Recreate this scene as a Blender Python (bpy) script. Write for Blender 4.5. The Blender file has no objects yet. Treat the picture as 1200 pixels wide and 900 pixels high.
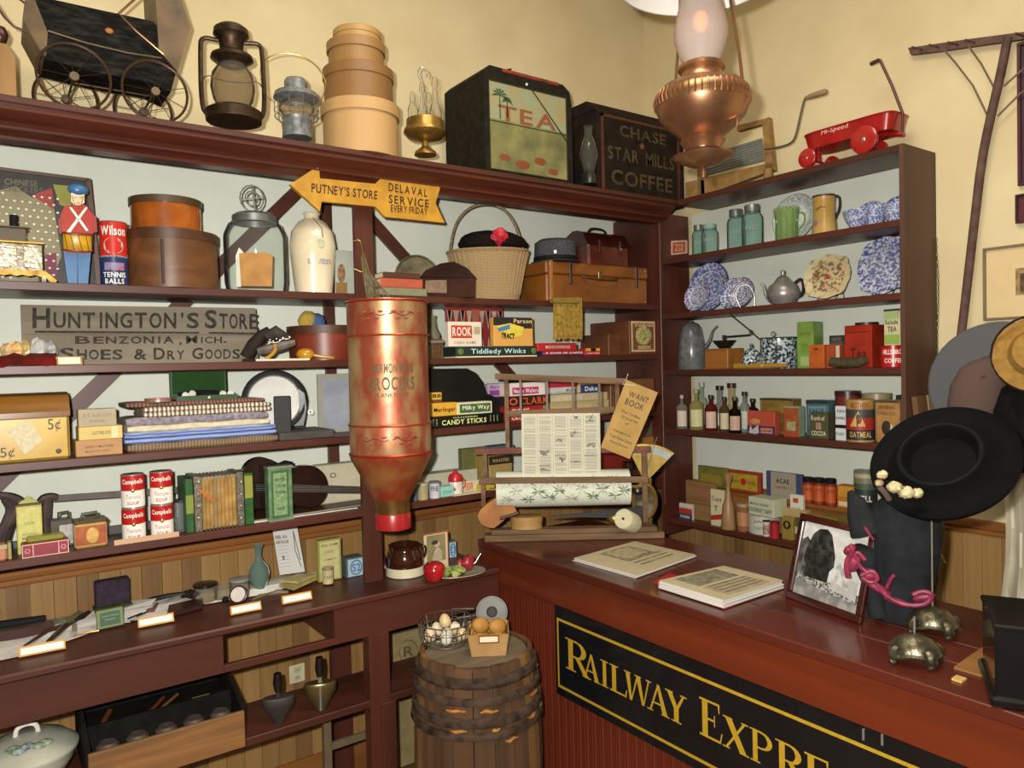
import bpy, bmesh, math, random
from mathutils import Vector, Matrix
random.seed(7)
S = bpy.context.scene
COL = S.collection
R_ = math.radians

# ------------------------------------------------------------------ camera
CAM = Vector((-3.200, -3.069, 1.779))
YAW, PITCH, ROLL, FPX = 0.9489, -0.0273, -0.0248, 873.0
_F = Vector((math.cos(YAW)*math.cos(PITCH), math.sin(YAW)*math.cos(PITCH), math.sin(PITCH)))
_R0 = _F.cross(Vector((0, 0, 1))).normalized()
_U0 = _R0.cross(_F)
_R = _R0*math.cos(ROLL) + _U0*math.sin(ROLL)
_U = -_R0*math.sin(ROLL) + _U0*math.cos(ROLL)
cd = bpy.data.cameras.new('camera')
cam = bpy.data.objects.new('camera', cd)
COL.objects.link(cam)
cam.matrix_world = Matrix(((_R.x, _U.x, -_F.x, CAM.x), (_R.y, _U.y, -_F.y, CAM.y), (_R.z, _U.z, -_F.z, CAM.z), (0, 0, 0, 1)))
cd.sensor_width = 36.0
cd.lens = FPX/1200*36.0
cd.clip_start = 0.05
S.camera = cam

# ------------------------------------------------------------------ world, light, exposure
S.view_settings.view_transform = 'Standard'
S.view_settings.look = 'None'
S.view_settings.gamma = 1
S.view_settings.exposure = 0.0
S.view_settings.use_curve_mapping = False
W = bpy.data.worlds.new('world'); S.world = W; W.use_nodes = True
W.node_tree.nodes['Background'].inputs[0].default_value = (1.0, .95, .88, 1)
W.node_tree.nodes['Background'].inputs[1].default_value = .1
def area(name, loc, target, size, power, color, sy=None):
    l = bpy.data.lights.new(name, 'AREA'); l.energy = power; l.color = color; l.size = size
    if sy: l.shape = 'RECTANGLE'; l.size_y = sy
    o = bpy.data.objects.new(name, l); COL.objects.link(o); o.location = loc
    o.rotation_euler = (Vector(target)-Vector(loc)).to_track_quat('-Z', 'Y').to_euler()
    return o
# the camera's flash, a hand's breadth up and to the left of the lens
fl = CAM - _R*.10 + _U*.08 - _F*.02
area('flash_light', fl, fl + _F, .05, 98, (1.0, .965, .90))
# unseen area lights added under the ceiling for warm ambient light
area('ambient_fill', (-2.0, -2.0, 3.8), (-2.0, -2.0, 0), 1.5, 42, (1.0, .90, .75), .9)
area('ambient_fill', (-4.2, -4.2, 3.8), (-4.2, -4.2, 0), 1.5, 36, (1.0, .90, .76), .9)

# ------------------------------------------------------------------ scene dimensions (metres)
dA, dB, LB = .3345, .262, 1.604
XM = -1.981
ZT, ZT2 = 2.594, 2.4916
ZA = dict(A1=2.069, A2=1.810, A3=1.512, A4=1.2154, A5=.9212, A6=.5192)
ZB = dict(B1=2.3045, B2=2.0188, B3=1.7257, B4=1.418, B5=.9455)
XCF, XCB, ZC = -1.438, -.803, 1.012
YF = -.483
XP = XM + .085

def D(p): return (Vector(p)-CAM).dot(_F)
def ray(u, v): return _F + _R*((u-600)/FPX) - _U*((v-450)/FPX)
def onz(u, v, z): d = ray(u, v); return CAM + d*((z-CAM.z)/d.z)
def ony(u, v, y): d = ray(u, v); return CAM + d*((y-CAM.y)/d.y)
def onx(u, v, x): d = ray(u, v); return CAM + d*((x-CAM.x)/d.x)
def ond(u, v, dist): return CAM + ray(u, v)*dist
def xA(u, y, z):
    n = _R - _F*((u-600)/FPX); return CAM.x - ((y-CAM.y)*n.y + (z-CAM.z)*n.z)/n.x
def yB(u, x, z):
    n = _R - _F*((u-600)/FPX); return CAM.y - ((x-CAM.x)*n.x + (z-CAM.z)*n.z)/n.y
def zv(v, x, y):
    m = _U + _F*((v-450)/FPX); return CAM.z - ((x-CAM.x)*m.x + (y-CAM.y)*m.y)/m.z
def face_cam(p): return math.atan2(CAM.y-p[1], CAM.x-p[0]) + math.pi/2

# ------------------------------------------------------------------ materials
def lin(h):
    h = h.lstrip('#'); c = [int(h[i:i+2], 16)/255 for i in (0, 2, 4)]
    return [x/12.92 if x <= .04045 else ((x+.055)/1.055)**2.4 for x in c] + [1]
_m = {}
def _base(key):
    m = bpy.data.materials.new(key); m.use_nodes = True
    return m, m.node_tree, m.node_tree.nodes['Principled BSDF']
def _noisecol(nt, c, c2, s, st, det=6, lo=.35, hi=.65, dist=0):
    tc = nt.nodes.new('ShaderNodeTexCoord'); mp = nt.nodes.new('ShaderNodeMapping'); n = nt.nodes.new('ShaderNodeTexNoise')
    mp.inputs['Scale'].default_value = st; n.inputs['Scale'].default_value = s; n.inputs['Detail'].default_value = det
    n.inputs['Distortion'].default_value = dist
    r = nt.nodes.new('ShaderNodeValToRGB'); r.color_ramp.elements[0].position = lo; r.color_ramp.elements[1].position = hi
    r.color_ramp.elements[0].color = c; r.color_ramp.elements[1].color = c2
    nt.links.new(tc.outputs['Object'], mp.inputs[0]); nt.links.new(mp.outputs[0], n.inputs[0]); nt.links.new(n.outputs[0], r.inputs[0])
    return r, n
def pm(c, r=.55, m=0, c2=None, v=.82, s=25, st=(1, 1, 1), bump=0, lo=.35, hi=.65, dist=0, coat=0, det=5):
    """plain procedural material: two mottled colours"""
    key = 'm_%s_%s_%s_%s_%s_%s_%s_%s_%s_%s' % (c, r, m, c2, v, s, st, bump, lo, coat)
    if key in _m: return _m[key]
    mt, nt, b = _base(key[:60])
    a = lin(c); z = lin(c2) if c2 else [x*v for x in a[:3]]+[1]
    rp, n = _noisecol(nt, z, a, s, st, det, lo, hi, dist)
    nt.links.new(rp.outputs[0], b.inputs['Base Color'])
    b.inputs['Roughness'].default_value = r; b.inputs['Metallic'].default_value = m
    b.inputs['Coat Weight'].default_value = coat
    if r >= .7: b.inputs['Specular IOR Level'].default_value = .15
    if bump:
        bp = nt.nodes.new('ShaderNodeBump'); bp.inputs['Strength'].default_value = bump; bp.inputs['Distance'].default_value = .004
        nt.links.new(n.outputs[0], bp.inputs['Height']); nt.links.new(bp.outputs[0], b.inputs['Normal'])
    _m[key] = mt
    return mt
def wd(c, ax='x', c2=None, r=.45, s=9, v=.62, bump=.15, coat=0):
    st = {'x': (.12, 1.6, 1.6), 'y': (1.6, .12, 1.6), 'z': (1.6, 1.6, .12)}[ax]
    return pm(c, r=r, c2=c2, v=v, s=s, st=st, bump=bump, dist=.8, coat=coat, lo=.3, hi=.7)
def tw(c, c2, ax='x', s=160, r=.9, bump=.4):
    """cloth / wicker: fine wave"""
    key = 'tw_%s_%s_%s_%s' % (c, c2, ax, s)
    if key in _m: return _m[key]
    mt, nt, b = _base(key)
    tc = nt.nodes.new('ShaderNodeTexCoord'); w = nt.nodes.new('ShaderNodeTexWave'); w.bands_direction = ax.upper()
    w.inputs['Scale'].default_value = s; w.inputs['Distortion'].default_value = 1.5; w.inputs['Detail'].default_value = 2
    rp = nt.nodes.new('ShaderNodeValToRGB'); rp.color_ramp.elements[0].color = lin(c2); rp.color_ramp.elements[1].color = lin(c)
    nt.links.new(tc.outputs['Object'], w.inputs[0]); nt.links.new(w.outputs[0], rp.inputs[0]); nt.links.new(rp.outputs[0], b.inputs['Base Color'])
    b.inputs['Roughness'].default_value = r
    bp = nt.nodes.new('ShaderNodeBump'); bp.inputs['Strength'].default_value = bump; bp.inputs['Distance'].default_value = .003
    nt.links.new(w.outputs[0], bp.inputs['Height']); nt.links.new(bp.outputs[0], b.inputs['Normal'])
    _m[key] = mt
    return mt
def gl(c='dfe8e4', mix=.12, r=.04):
    """thin glass: tinted see-through with a mirror coat"""
    key = 'gl_%s_%s_%s' % (c, mix, r)
    if key in _m: return _m[key]
    mt = bpy.data.materials.new(key); mt.use_nodes = True; nt = mt.node_tree; nt.nodes.remove(nt.nodes['Principled BSDF'])
    out = nt.nodes['Material Output']; t = nt.nodes.new('ShaderNodeBsdfTransparent'); g = nt.nodes.new('ShaderNodeBsdfGlossy')
    d = nt.nodes.new('ShaderNodeBsdfDiffuse'); d.inputs[0].default_value = lin(c)
    tc = nt.nodes.new('ShaderNodeTexCoord'); n = nt.nodes.new('ShaderNodeTexNoise'); n.inputs['Scale'].default_value = 30
    bp = nt.nodes.new('ShaderNodeBump'); bp.inputs['Strength'].default_value = .3; bp.inputs['Distance'].default_value = .003
    nt.links.new(tc.outputs['Object'], n.inputs[0]); nt.links.new(n.outputs[0], bp.inputs['Height']); nt.links.new(bp.outputs[0], g.inputs['Normal'])
    t.inputs[0].default_value = lin(c); g.inputs['Roughness'].default_value = r
    f = nt.nodes.new('ShaderNodeLayerWeight'); f.inputs[0].default_value = .11
    m0 = nt.nodes.new('ShaderNodeMixShader'); m0.inputs[0].default_value = mix
    m1 = nt.nodes.new('ShaderNodeMixShader')
    nt.links.new(t.outputs[0], m0.inputs[1]); nt.links.new(d.outputs[0], m0.inputs[2])
    nt.links.new(f.outputs['Fresnel'], m1.inputs[0]); nt.links.new(m0.outputs[0], m1.inputs[1]); nt.links.new(g.outputs[0], m1.inputs[2])
    nt.links.new(m1.outputs[0], out.inputs[0])
    _m[key] = mt
    return mt
def emit(c, st):
    mt, nt, b = _base('glow_'+c); b.inputs['Emission Color'].default_value = lin(c); b.inputs['Emission Strength'].default_value = st
    b.inputs['Base Color'].default_value = lin(c); return mt

DARKWOOD = wd('54291e', 'x', '3d1e16', r=.42, s=6, bump=.08)
DARKWOODY = wd('54291e', 'y', '3d1e16', r=.42, s=6, bump=.08)
DARKWOODZ = wd('572b1f', 'z', '3f2017', r=.42, s=6, bump=.08)

# ------------------------------------------------------------------ objects
_mw = {}; DIM = {}
def T(name, label, cat, loc=(0, 0, 0), rz=0, group=None, rx=0, ry=0, kind=None):
    o = bpy.data.objects.new(name, None); COL.objects.link(o); o.empty_display_size = .02
    M = Matrix.Translation(Vector(loc)) @ Matrix.Rotation(rz, 4, 'Z') @ Matrix.Rotation(rx, 4, 'X') @ Matrix.Rotation(ry, 4, 'Y')
    o.matrix_world = M; _mw[o.name] = M
    tag(o, label, cat, group, kind)
    return o
def tag(o, label=None, cat=None, group=None, kind=None):
    if label: o['label'] = label
    if cat: o['category'] = cat
    if group: o['group'] = group
    if kind: o['kind'] = kind
    return o
def W2(p, t): return _mw[t.name].inverted() @ Vector(p)

class MB:
    """collects shapes and links them as one mesh object"""
    def __init__(s): s.v = []; s.f = []; s.sm = []
    def add(s, vs, fs, smooth=False, M=None):
        o = len(s.v)
        s.v += [tuple(M @ Vector(p)) if M else tuple(p) for p in vs]
        s.f += [tuple(i+o for i in f) for f in fs]; s.sm += [smooth]*len(fs)
        return s
    def box(s, x0, x1, y0, y1, z0, z1, b=0, M=None):
        if x1 < x0: x0, x1 = x1, x0
        if y1 < y0: y0, y1 = y1, y0
        if z1 < z0: z0, z1 = z1, z0
        if b <= 0:
            vs = [(x, y, z) for z in (z0, z1) for y in (y0, y1) for x in (x0, x1)]
            return s.add(vs, [(0, 2, 3, 1), (4, 5, 7, 6), (0, 1, 5, 4), (2, 6, 7, 3), (0, 4, 6, 2), (1, 3, 7, 5)], M=M)
        b = min(b, (x1-x0)*.45, (y1-y0)*.45, (z1-z0)*.45)
        bm = bmesh.new(); bmesh.ops.create_cube(bm, size=1)
        for v in bm.verts: v.co = Vector(((x0+x1)/2+v.co.x*(x1-x0), (y0+y1)/2+v.co.y*(y1-y0), (z0+z1)/2+v.co.z*(z1-z0)))
        bmesh.ops.bevel(bm, geom=bm.edges[:], offset=b, segments=1, affect='EDGES')
        bm.verts.index_update()
        s.add([v.co[:] for v in bm.verts], [[v.index for v in f.verts] for f in bm.faces], M=M); bm.free()
        return s
    def lathe(s, prof, c=(0, 0, 0), n=24, M=None, sx=1, sy=1, smooth=True, a0=0, a1=2*math.pi, wob=0):
        """prof: (r, z) list bottom to top"""
        vs, fs = [], []
        full = abs(a1-a0-2*math.pi) < 1e-6
        k = n if full else n+1
        for r, z in prof:
            for i in range(k):
                a = a0+(a1-a0)*i/n; rr = max(r, 1e-4)*(1+wob*math.sin(i*2.4+z*90))
                vs.append((c[0]+rr*math.cos(a)*sx, c[1]+rr*math.sin(a)*sy, c[2]+z))
        for j in range(len(prof)-1):
            for i in range(n):
                i2 = (i+1) % k if full else i+1
                fs.append((j*k+i, j*k+i2, (j+1)*k+i2, (j+1)*k+i))
        return s.add(vs, fs, smooth, M)
    def cyl(s, r, z0, z1, c=(0, 0, 0), n=24, M=None, sx=1, sy=1, b=0, r2=None):
        r2 = r if r2 is None else r2; b = b or min(r, abs(z1-z0))*.06
        return s.lathe([(0, z0), (r-b, z0), (r, z0+b), (r2, z1-b), (r2-b, z1), (0, z1)], c, n, M, sx, sy)
    def tube(s, pts, r, n=8, closed=False, M=None, cap=True):
        pts = [Vector(p) for p in pts]; k = len(pts); vs, fs = [], []
        up = None
        if isinstance(r, (list, tuple)) and len(r) != k:
            q_ = r; r = [q_[min(int(i/(k-1)*(len(q_)-1)), len(q_)-2)]*(1-f_) + q_[min(int(i/(k-1)*(len(q_)-1))+1, len(q_)-1)]*f_ for i in range(k) for f_ in [i/(k-1)*(len(q_)-1) - min(int(i/(k-1)*(len(q_)-1)), len(q_)-2)]]
        for i, p in enumerate(pts):
            if closed: t = pts[(i+1) % k]-pts[i-1]
            else: t = pts[min(i+1, k-1)]-pts[max(i-1, 0)]
            t.normalize()
            if up is None:
                up = Vector((0, 0, 1)) if abs(t.z) < .9 else Vector((1, 0, 0))
            a = t.cross(up)
            if a.length < 1e-4: a = t.orthogonal()
            a.normalize(); b_ = a.cross(t); up = b_
            rr = r[i] if isinstance(r, (list, tuple)) else r
            for j in range(n):
                q = 2*math.pi*j/n; vs.append(p + (a*math.cos(q)+b_*math.sin(q))*rr)
        for i in range(k if closed else k-1):
            i2 = (i+1) % k
            for j in range(n):
                j2 = (j+1) % n; fs.append((i*n+j, i*n+j2, i2*n+j2, i2*n+j))
        s.add(vs, fs, True, M)
        if cap and not closed:
            s.add(vs[:n], [tuple(range(n))[::-1]], False, M); s.add(vs[-n:], [tuple(range(n))], False, M)
        return s
    def prism(s, pts, t, M=None):
        """outline of 3D points, thickness vector t"""
        n = len(pts); t = Vector(t); a = [Vector(p) for p in pts]; vs = a+[p+t for p in a]
        fs = [tuple(range(n)), tuple(range(2*n-1, n-1, -1))] + [(i, i+n, (i+1) % n+n, (i+1) % n) for i in range(n)]
        return s.add(vs, fs, False, M)
    def ball(s, c, rx, ry=None, rz=None, n=16, m=10, M=None, wob=0):
        ry = ry or rx; rz = rz or rx; vs, fs = [], []
        for j in range(m+1):
            th = math.pi*j/m
            for i in range(n):
                a = 2*math.pi*i/n; w = 1+wob*(random.random()-.5)
                vs.append((c[0]+rx*w*math.sin(th)*math.cos(a), c[1]+ry*w*math.sin(th)*math.sin(a), c[2]-rz*w*math.cos(th)))
        for j in range(m):
            for i in range(n): fs.append((j*n+i, j*n+(i+1) % n, (j+1)*n+(i+1) % n, (j+1)*n+i))
        return s.add(vs, fs, True, M)
    def obj(s, name, mat, parent=None, label=None, world=False, cat=None, group=None, kind=None):
        me = bpy.data.meshes.new(name); vs = s.v
        if world and parent:
            inv = _mw[parent.name].inverted(); vs = [inv @ Vector(p) for p in vs]
        me.from_pydata([tuple(p) for p in vs], [], s.f); me.materials.append(mat)
        me.polygons.foreach_set('use_smooth', s.sm); me.update()
        bm = bmesh.new(); bm.from_mesh(me); bmesh.ops.recalc_face_normals(bm, faces=bm.faces); bm.to_mesh(me); bm.free()
        if any(s.sm): me.set_sharp_from_angle(angle=R_(42))
        o = bpy.data.objects.new(name, me); COL.objects.link(o)
        if parent:
            o.parent = parent; _mw[o.name] = _mw[parent.name]
        else: _mw[o.name] = Matrix.Identity(4)
        tag(o, label, cat, group, kind)
        return o
def solo(mb, name, mat, label, cat, loc=(0, 0, 0), rz=0, group=None, rx=0, ry=0, world=False, kind=None):
    """a thing that is one mesh; origin at its base"""
    M = Matrix.Translation(Vector(loc)) @ Matrix.Rotation(rz, 4, 'Z') @ Matrix.Rotation(rx, 4, 'X') @ Matrix.Rotation(ry, 4, 'Y')
    if world:
        n = len(mb.v); c = [sum(p[i] for p in mb.v)/n for i in (0, 1)] + [min(p[2] for p in mb.v)]
        M = Matrix.Translation(Vector(c)); inv = M.inverted(); mb.v = [tuple(inv @ Vector(p)) for p in mb.v]
    o = mb.obj(name, mat); o.matrix_world = M; _mw[o.name] = M
    return tag(o, label, cat, group, kind)
def copy_tree(o, loc, rz=None, label=None):
    c = o.copy(); COL.objects.link(c); c.location = loc
    if rz is not None: c.rotation_euler.z = rz
    if label: c['label'] = label
    M = Matrix.Translation(Vector(loc)) @ Matrix.Rotation(c.rotation_euler.z, 4, 'Z'); _mw[c.name] = M
    for ch in o.children:
        d = ch.copy(); COL.objects.link(d); d.parent = c
        for g in ch.children:
            e = g.copy(); COL.objects.link(e); e.parent = d
    return c
def chaikin(pts, k=2, closed=False):
    pts = [Vector(p) for p in pts]
    for _ in range(k):
        q = [] if closed else [pts[0]]
        n = len(pts)
        for i in range(n if closed else n-1):
            a, b = pts[i], pts[(i+1) % n]; q += [a*.75+b*.25, a*.25+b*.75]
        if not closed: q.append(pts[-1])
        pts = q
    return pts

# ------------------------------------------------------------------ lettering
CH = "ABCDEFGHIJKLMNOPQRSTUVWXYZabcdefghijklmnopqrstuvwxyz0123456789&.,'\u00a2-!"
_gly = {}
def _make_glyphs():
    tmp = []
    for key, off in (('r', 0.0), ('b', .022)):
        for ch in CH:
            c = bpy.data.curves.new('g', 'FONT'); c.body = ch; c.resolution_u = 3; c.offset = off; c.size = 1
            o = bpy.data.objects.new('g', c); COL.objects.link(o); tmp.append((key, ch, o, c))
    dg = bpy.context.evaluated_depsgraph_get(); dg.update()
    for key, ch, o, c in tmp:
        me = bpy.data.meshes.new_from_object(o.evaluated_get(dg))
        vs = [tuple(v.co) for v in me.vertices]; fs = [tuple(p.vertices) for p in me.polygons]
        x0 = min(v[0] for v in vs); x1 = max(v[0] for v in vs)
        _gly[key, ch] = ([(v[0]-x0, v[1]) for v in vs], fs, x1-x0)
        bpy.data.meshes.remove(me)
    for key, ch, o, c in tmp:
        bpy.data.objects.remove(o); bpy.data.curves.remove(c)
_make_glyphs()
def words2d(s, w='b', gap=.10, smallcaps=False):
    """unit-box (0..1, 0..1) vertices and faces of a line of text"""
    x = 0; V, Fc = [], []
    for i, ch in enumerate(s):
        if ch == ' ': x += .32; continue
        k = 1.0
        if smallcaps and i and s[i-1] != ' ' and ch.isalpha(): k = .8
        vs, fs, wd_ = _gly[w, ch]; o = len(V)
        V += [(x+a*k, b*k) for a, b in vs]; Fc += [tuple(j+o for j in f) for f in fs]; x += wd_*k+gap
    x1 = x-gap; y0 = min(v[1] for v in V); y1 = max(v[1] for v in V)
    return [(a/x1, (b-y0)/(y1-y0)) for a, b in V], Fc
def lettering(s, quad, mat, parent, world=False, w='b', name='lettering', gap=.10, smallcaps=False):
    """text over the quad: bottom left, bottom right, top right, top left"""
    V, Fc = words2d(s, w, gap, smallcaps); a, b, c, d = [Vector(p) for p in quad]
    mb = MB(); mb.add([a*(1-x)*(1-y)+b*x*(1-y)+c*x*y+d*(1-x)*y for x, y in V], Fc)
    return mb.obj(name, mat, parent, world=world)
def letter_cyl(s, r, a_half, z0, z1, mat, parent, w='b', ac=0.0, name='lettering'):
    """text bent round an upright can; local front is -y"""
    V, Fc = words2d(s, w); mb = MB(); vs = []
    for x, y in V:
        a = ac + (x-.5)*2*a_half - math.pi/2
        vs.append((r*math.cos(a), r*math.sin(a), z0+(z1-z0)*y))
    mb.add(vs, Fc); return mb.obj(name, mat, parent)
def fq(w, h, x0, z0, x1, z1, y=-.0026):
    """quad on a front face, fractions of the face"""
    X = lambda f: -w/2+w*f
    return [(X(x0), y, h*z0), (X(x1), y, h*z0), (X(x1), y, h*z1), (X(x0), y, h*z1)]

# ------------------------------------------------------------------ placing on shelves
SH = {}
for k_, z_ in ZA.items(): SH[k_] = ('A', z_, -dA if k_ < 'A5' else YF)
SH['AT'] = ('A', ZT, -.46)
for k_, z_ in ZB.items(): SH[k_] = ('B', z_, -dB)
SH['BT'] = ('B', ZT, -dB)
def place(k, u0, u1, vt, front, z=None):
    side, zb, fr = SH[k]; zb = zb if z is None else z
    if side == 'A':
        y = fr+front; x0 = xA(u0, y, zb); x1 = xA(u1, y, zb); xc = (x0+x1)/2
        return (xc, y, zb), x1-x0, zv(vt, xc, y)-zb, 0.0
    x = fr+front; y0 = yB(u0, x, zb); y1 = yB(u1, x, zb); yc = (y0+y1)/2
    return (x, yc, zb), y0-y1, zv(vt, x, yc)-zb, -math.pi/2
def placec(k, u0, u1, vt, dep, z=None):
    side, zb, fr = SH[k]; zb = zb if z is None else z; um = (u0+u1)/2
    if side == 'A': y = fr+dep; x = xA(um, y, zb)
    else: x = fr+dep; y = yB(um, x, zb)
    p = (x, y, zb); d = D(p); return p, (u1-u0)/2*d/FPX, zv(vt, x, y)-zb, face_cam(p)
def pack(k, name, label, cat, u0, u1, vt, front, depth, mat, prints=(), texts=(), z=None, b=.002, rz=0, group=None, body='body', lean=0):
    """box-shaped package; prints: (x0,z0,x1,z1,mat), texts: (s,x0,z0,x1,z1,mat[,weight]) in fractions of the front"""
    loc, w, h, r = place(k, u0, u1, vt, front, z)
    t = T(name, label, cat, loc, r+rz, group, rx=lean)
    MB().box(-w/2, w/2, 0, depth, 0, h, b).obj(body, mat, t)
    for i_, (x0, z0, x1, z1, m) in enumerate(prints):
        MB().box(-w/2+w*x0, -w/2+w*x1, -.0006-.0003*i_, .001, h*z0, h*z1).obj('label_panel', m, t)
    for q in texts: lettering(q[0], fq(w, h, *q[1:5]), q[5], t, w=q[6] if len(q) > 6 else 'b')
    DIM[t.name] = (w, h)
    return t
def tin(k, name, label, cat, u0, u1, vt, dep, mat, bands=(), texts=(), lid=None, z=None, group=None, body='body', n=24, rim=True):
    loc, r, h, a = placec(k, u0, u1, vt, dep, z)
    t = T(name, label, cat, loc, a, group)
    MB().cyl(r, 0, h, n=n).obj(body, mat, t)
    for z0, z1, m in bands: MB().lathe([(r*1.006, h*z0), (r*1.006, h*z1)], n=n).obj('label_band', m, t)
    for q in texts: letter_cyl(q[0], r*1.016, q[1], h*q[2], h*q[3], q[4], t, ac=q[5] if len(q) > 5 else 0)
    if lid: MB().lathe([(0, h*1.003), (r*1.03, h*1.003), (r*1.03, h*.9), (r, h*.9)][::-1], n=n).obj('lid', lid, t)
    elif rim: MB().tube([(r*math.cos(i*math.pi/8), r*math.sin(i*math.pi/8), h) for i in range(16)], .0015, 5, True).obj('rim', METAL, t)
    DIM[t.name] = (r, h)
    return t
class Q:
    """a spot on a shelf seen by the camera: turns picture offsets into the local frame of a thing that faces the viewer"""
    def __init__(s, k, u, dep, z=None, p=None, turn=0):
        if p is None:
            side, zb, fr = SH[k]; zb = zb if z is None else z
            if side == 'A': y = fr+dep; p = (xA(u, y, zb), y, zb)
            else: x = fr+dep; p = (x, yB(u, x, zb), zb)
        s.p = tuple(p); s.u = u; s.d = D(p); s.m = s.d/FPX; s.a = face_cam(p)+turn
    def X(s, u): return (u-s.u)*s.m
    def Z(s, v): return zv(v, s.p[0], s.p[1])-s.p[2]
    def pt(s, u, v, y=0): return (s.X(u), y, s.Z(v))
    def pts(s, l, y=0): return [s.pt(u, v, y) for u, v in l]
    def lp(s, l):
        r = [(hw*s.m, s.Z(v)) for hw, v in l]; lo = min(z for _, z in r)
        return [(a, 0.0 if lo < .03 and z < lo+.007 else z) for a, z in r]
    def T(s, name, label, cat, group=None): return T(name, label, cat, s.p, s.a, group)
def sq5(y): return min(y if y < -.2 else -.2+(y+.2)*.42, -.022)
def dep5(u, v): return min(sq5(onz(u, v, ZA['A5']).y), -.06) - YF
def PL(t, u, v, y=0):
    """the point of thing t's own plane y that the picture point falls on, in t's frame"""
    M = _mw[t.name]; n = M.to_3x3() @ Vector((0, 1, 0)); o = M @ Vector((0, y, 0)); d = ray(u, v)
    return M.inverted() @ (CAM + d*((o-CAM).dot(n)/d.dot(n)))
def loft(rows, n=20, M=None, c=None, smooth=True):
    """rows of (x centre, y centre, z, half width, half depth)"""
    mb = MB(); vs, fs = [], []
    for x, y, z, a, b in rows:
        for i in range(n): q = 2*math.pi*i/n; vs.append((x+a*math.cos(q), y+b*math.sin(q), z))
    for j in range(len(rows)-1):
        for i in range(n): fs.append((j*n+i, j*n+(i+1) % n, (j+1)*n+(i+1) % n, (j+1)*n+i))
    fs += [tuple(range(n)), tuple(range((len(rows)-1)*n, len(rows)*n))]
    return mb.add(vs, fs, smooth, M)
METAL = pm('b8b8b0', r=.35, m=.7, v=.8)
BLACK = pm('17171a', r=.7, v=.6)
WHITE = pm('e8e4d8', r=.6, v=.93)
INK = pm('1c1a18', r=.7, v=.7)
RED = pm('b5201f', r=.4, v=.85)
CREAM = pm('e3d9b4', r=.6, v=.9)
YEL = pm('d9a93a', r=.5, v=.88)
GOLD = pm('c99a3c', r=.3, m=.9, v=.7)
BRASS = pm('b8924c', r=.3, m=.8, v=.65)
BROWN = pm('4b2c1c', r=.5, v=.7)
# ------------------------------------------------------------------ the room
PLASTER = pm('d9caa2', r=.85, c2='d0bf96', s=3, bump=.05)
PALE = pm('d8dcd0', r=.75, c2='d0d5c8', s=4)  # pale grey boards over the cream wall inside both shelf units
RM, RH = -6.5, 3.9
def struct(name, mb, mat, **k): return mb.obj(name, mat, kind='structure', **k)
wall_back = struct('wall_back', MB().box(RM, .1, 0, .1, 0, RH), PLASTER)
wall_right = struct('wall_right', MB().box(0, .1, RM, 0, 0, RH), PLASTER)
struct('wall_left', MB().box(RM-.1, RM, RM, .1, 0, RH), PLASTER)
struct('wall_front', MB().box(RM-.1, .1, RM-.1, RM, 0, RH), PLASTER)
struct('floor', MB().box(RM-.1, .1, RM-.1, .1, -.1, 0), wd('6b4a2c', 'x', '54381f', r=.5, s=4))
struct('ceiling', MB().box(RM-.1, .1, RM-.1, .1, RH, RH+.1), pm('e8e0cc', r=.9, v=.95))
PLK = [wd(c, 'z', c2, r=.4, s=7, bump=.05) for c, c2 in (('9c7a4a', '80623a'), ('a88552', '8c6c40'), ('8c6a40', '705030'), ('a27e4c', '866438'))]
def planks(side, a, b, parent):
    x = a; i = 0; rnd = random.Random(3)
    mesh = {}
    while x > b:
        m = rnd.choice(PLK)
        if m.name not in mesh:
            mb = MB()
            for q0, q1, dd in ((.0006, .034, .014), (.034, .0362, .0128), (.0362, .0694, .014)): mb.box(-q1, -q0, -dd, -.0002, .0, 1.08, .001 if dd > .013 else 0)
            o = mb.obj('plank', m, parent); mesh[m.name] = o
        else:
            o = mesh[m.name].copy(); COL.objects.link(o)
        if side == 'A': o.location = (x, 0, 0)
        else: o.location = (0, x, 0); o.rotation_euler.z = -math.pi/2; o.location = (0, x-.07, 0); o.rotation_euler.z = R_(-90)
        if side == 'B': o.location = (0, x, 0)
        x -= .07; i += 1
planks('A', 0.0, -3.7, wall_back)
# on the right wall the board's local -x has to run towards -y
def planks_b():
    rnd = random.Random(5); x = -.02; mesh = {}
    while x > -3.0:
        m = rnd.choice(PLK)
        if m.name not in mesh:
            mb = MB()
            for q0, q1, dd in ((.0006, .034, .014), (.034, .0362, .0128), (.0362, .0694, .014)): mb.box(-dd, -.0002, -q1, -q0, .0, 1.08, .001 if dd > .013 else 0)
            o = mb.obj('plank', m, wall_right); mesh[m.name] = o
        else:
            o = mesh[m.name].copy(); COL.objects.link(o)
        o.location = (0, x, 0); x -= .07
planks_b()
RAIL = wd('94602f', 'x', '704324', r=.35, s=6); RAILY = wd('94602f', 'y', '704324', r=.35, s=6)
prof = [(0, 1.06), (.018, 1.06), (.021, 1.068), (.021, 1.082), (.030, 1.088), (.033, 1.100), (.033, 1.112), (.026, 1.118), (0, 1.118)]
struct('trim_1', MB().prism([(-3.8, -y, z) for y, z in prof], (3.8-.033, 0, 0)), RAIL)
struct('trim_2', MB().prism([(-x, -.0, z) for x, z in prof], (0, -3.0, 0)), RAILY)
struct('baseboard_back', MB().box(-3.8, -.02, -.03, 0, 0, .14, .004), RAIL)
struct('baseboard_right', MB().box(-.03, 0, -3.0, 0, 0, .14, .004), RAILY)

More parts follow.
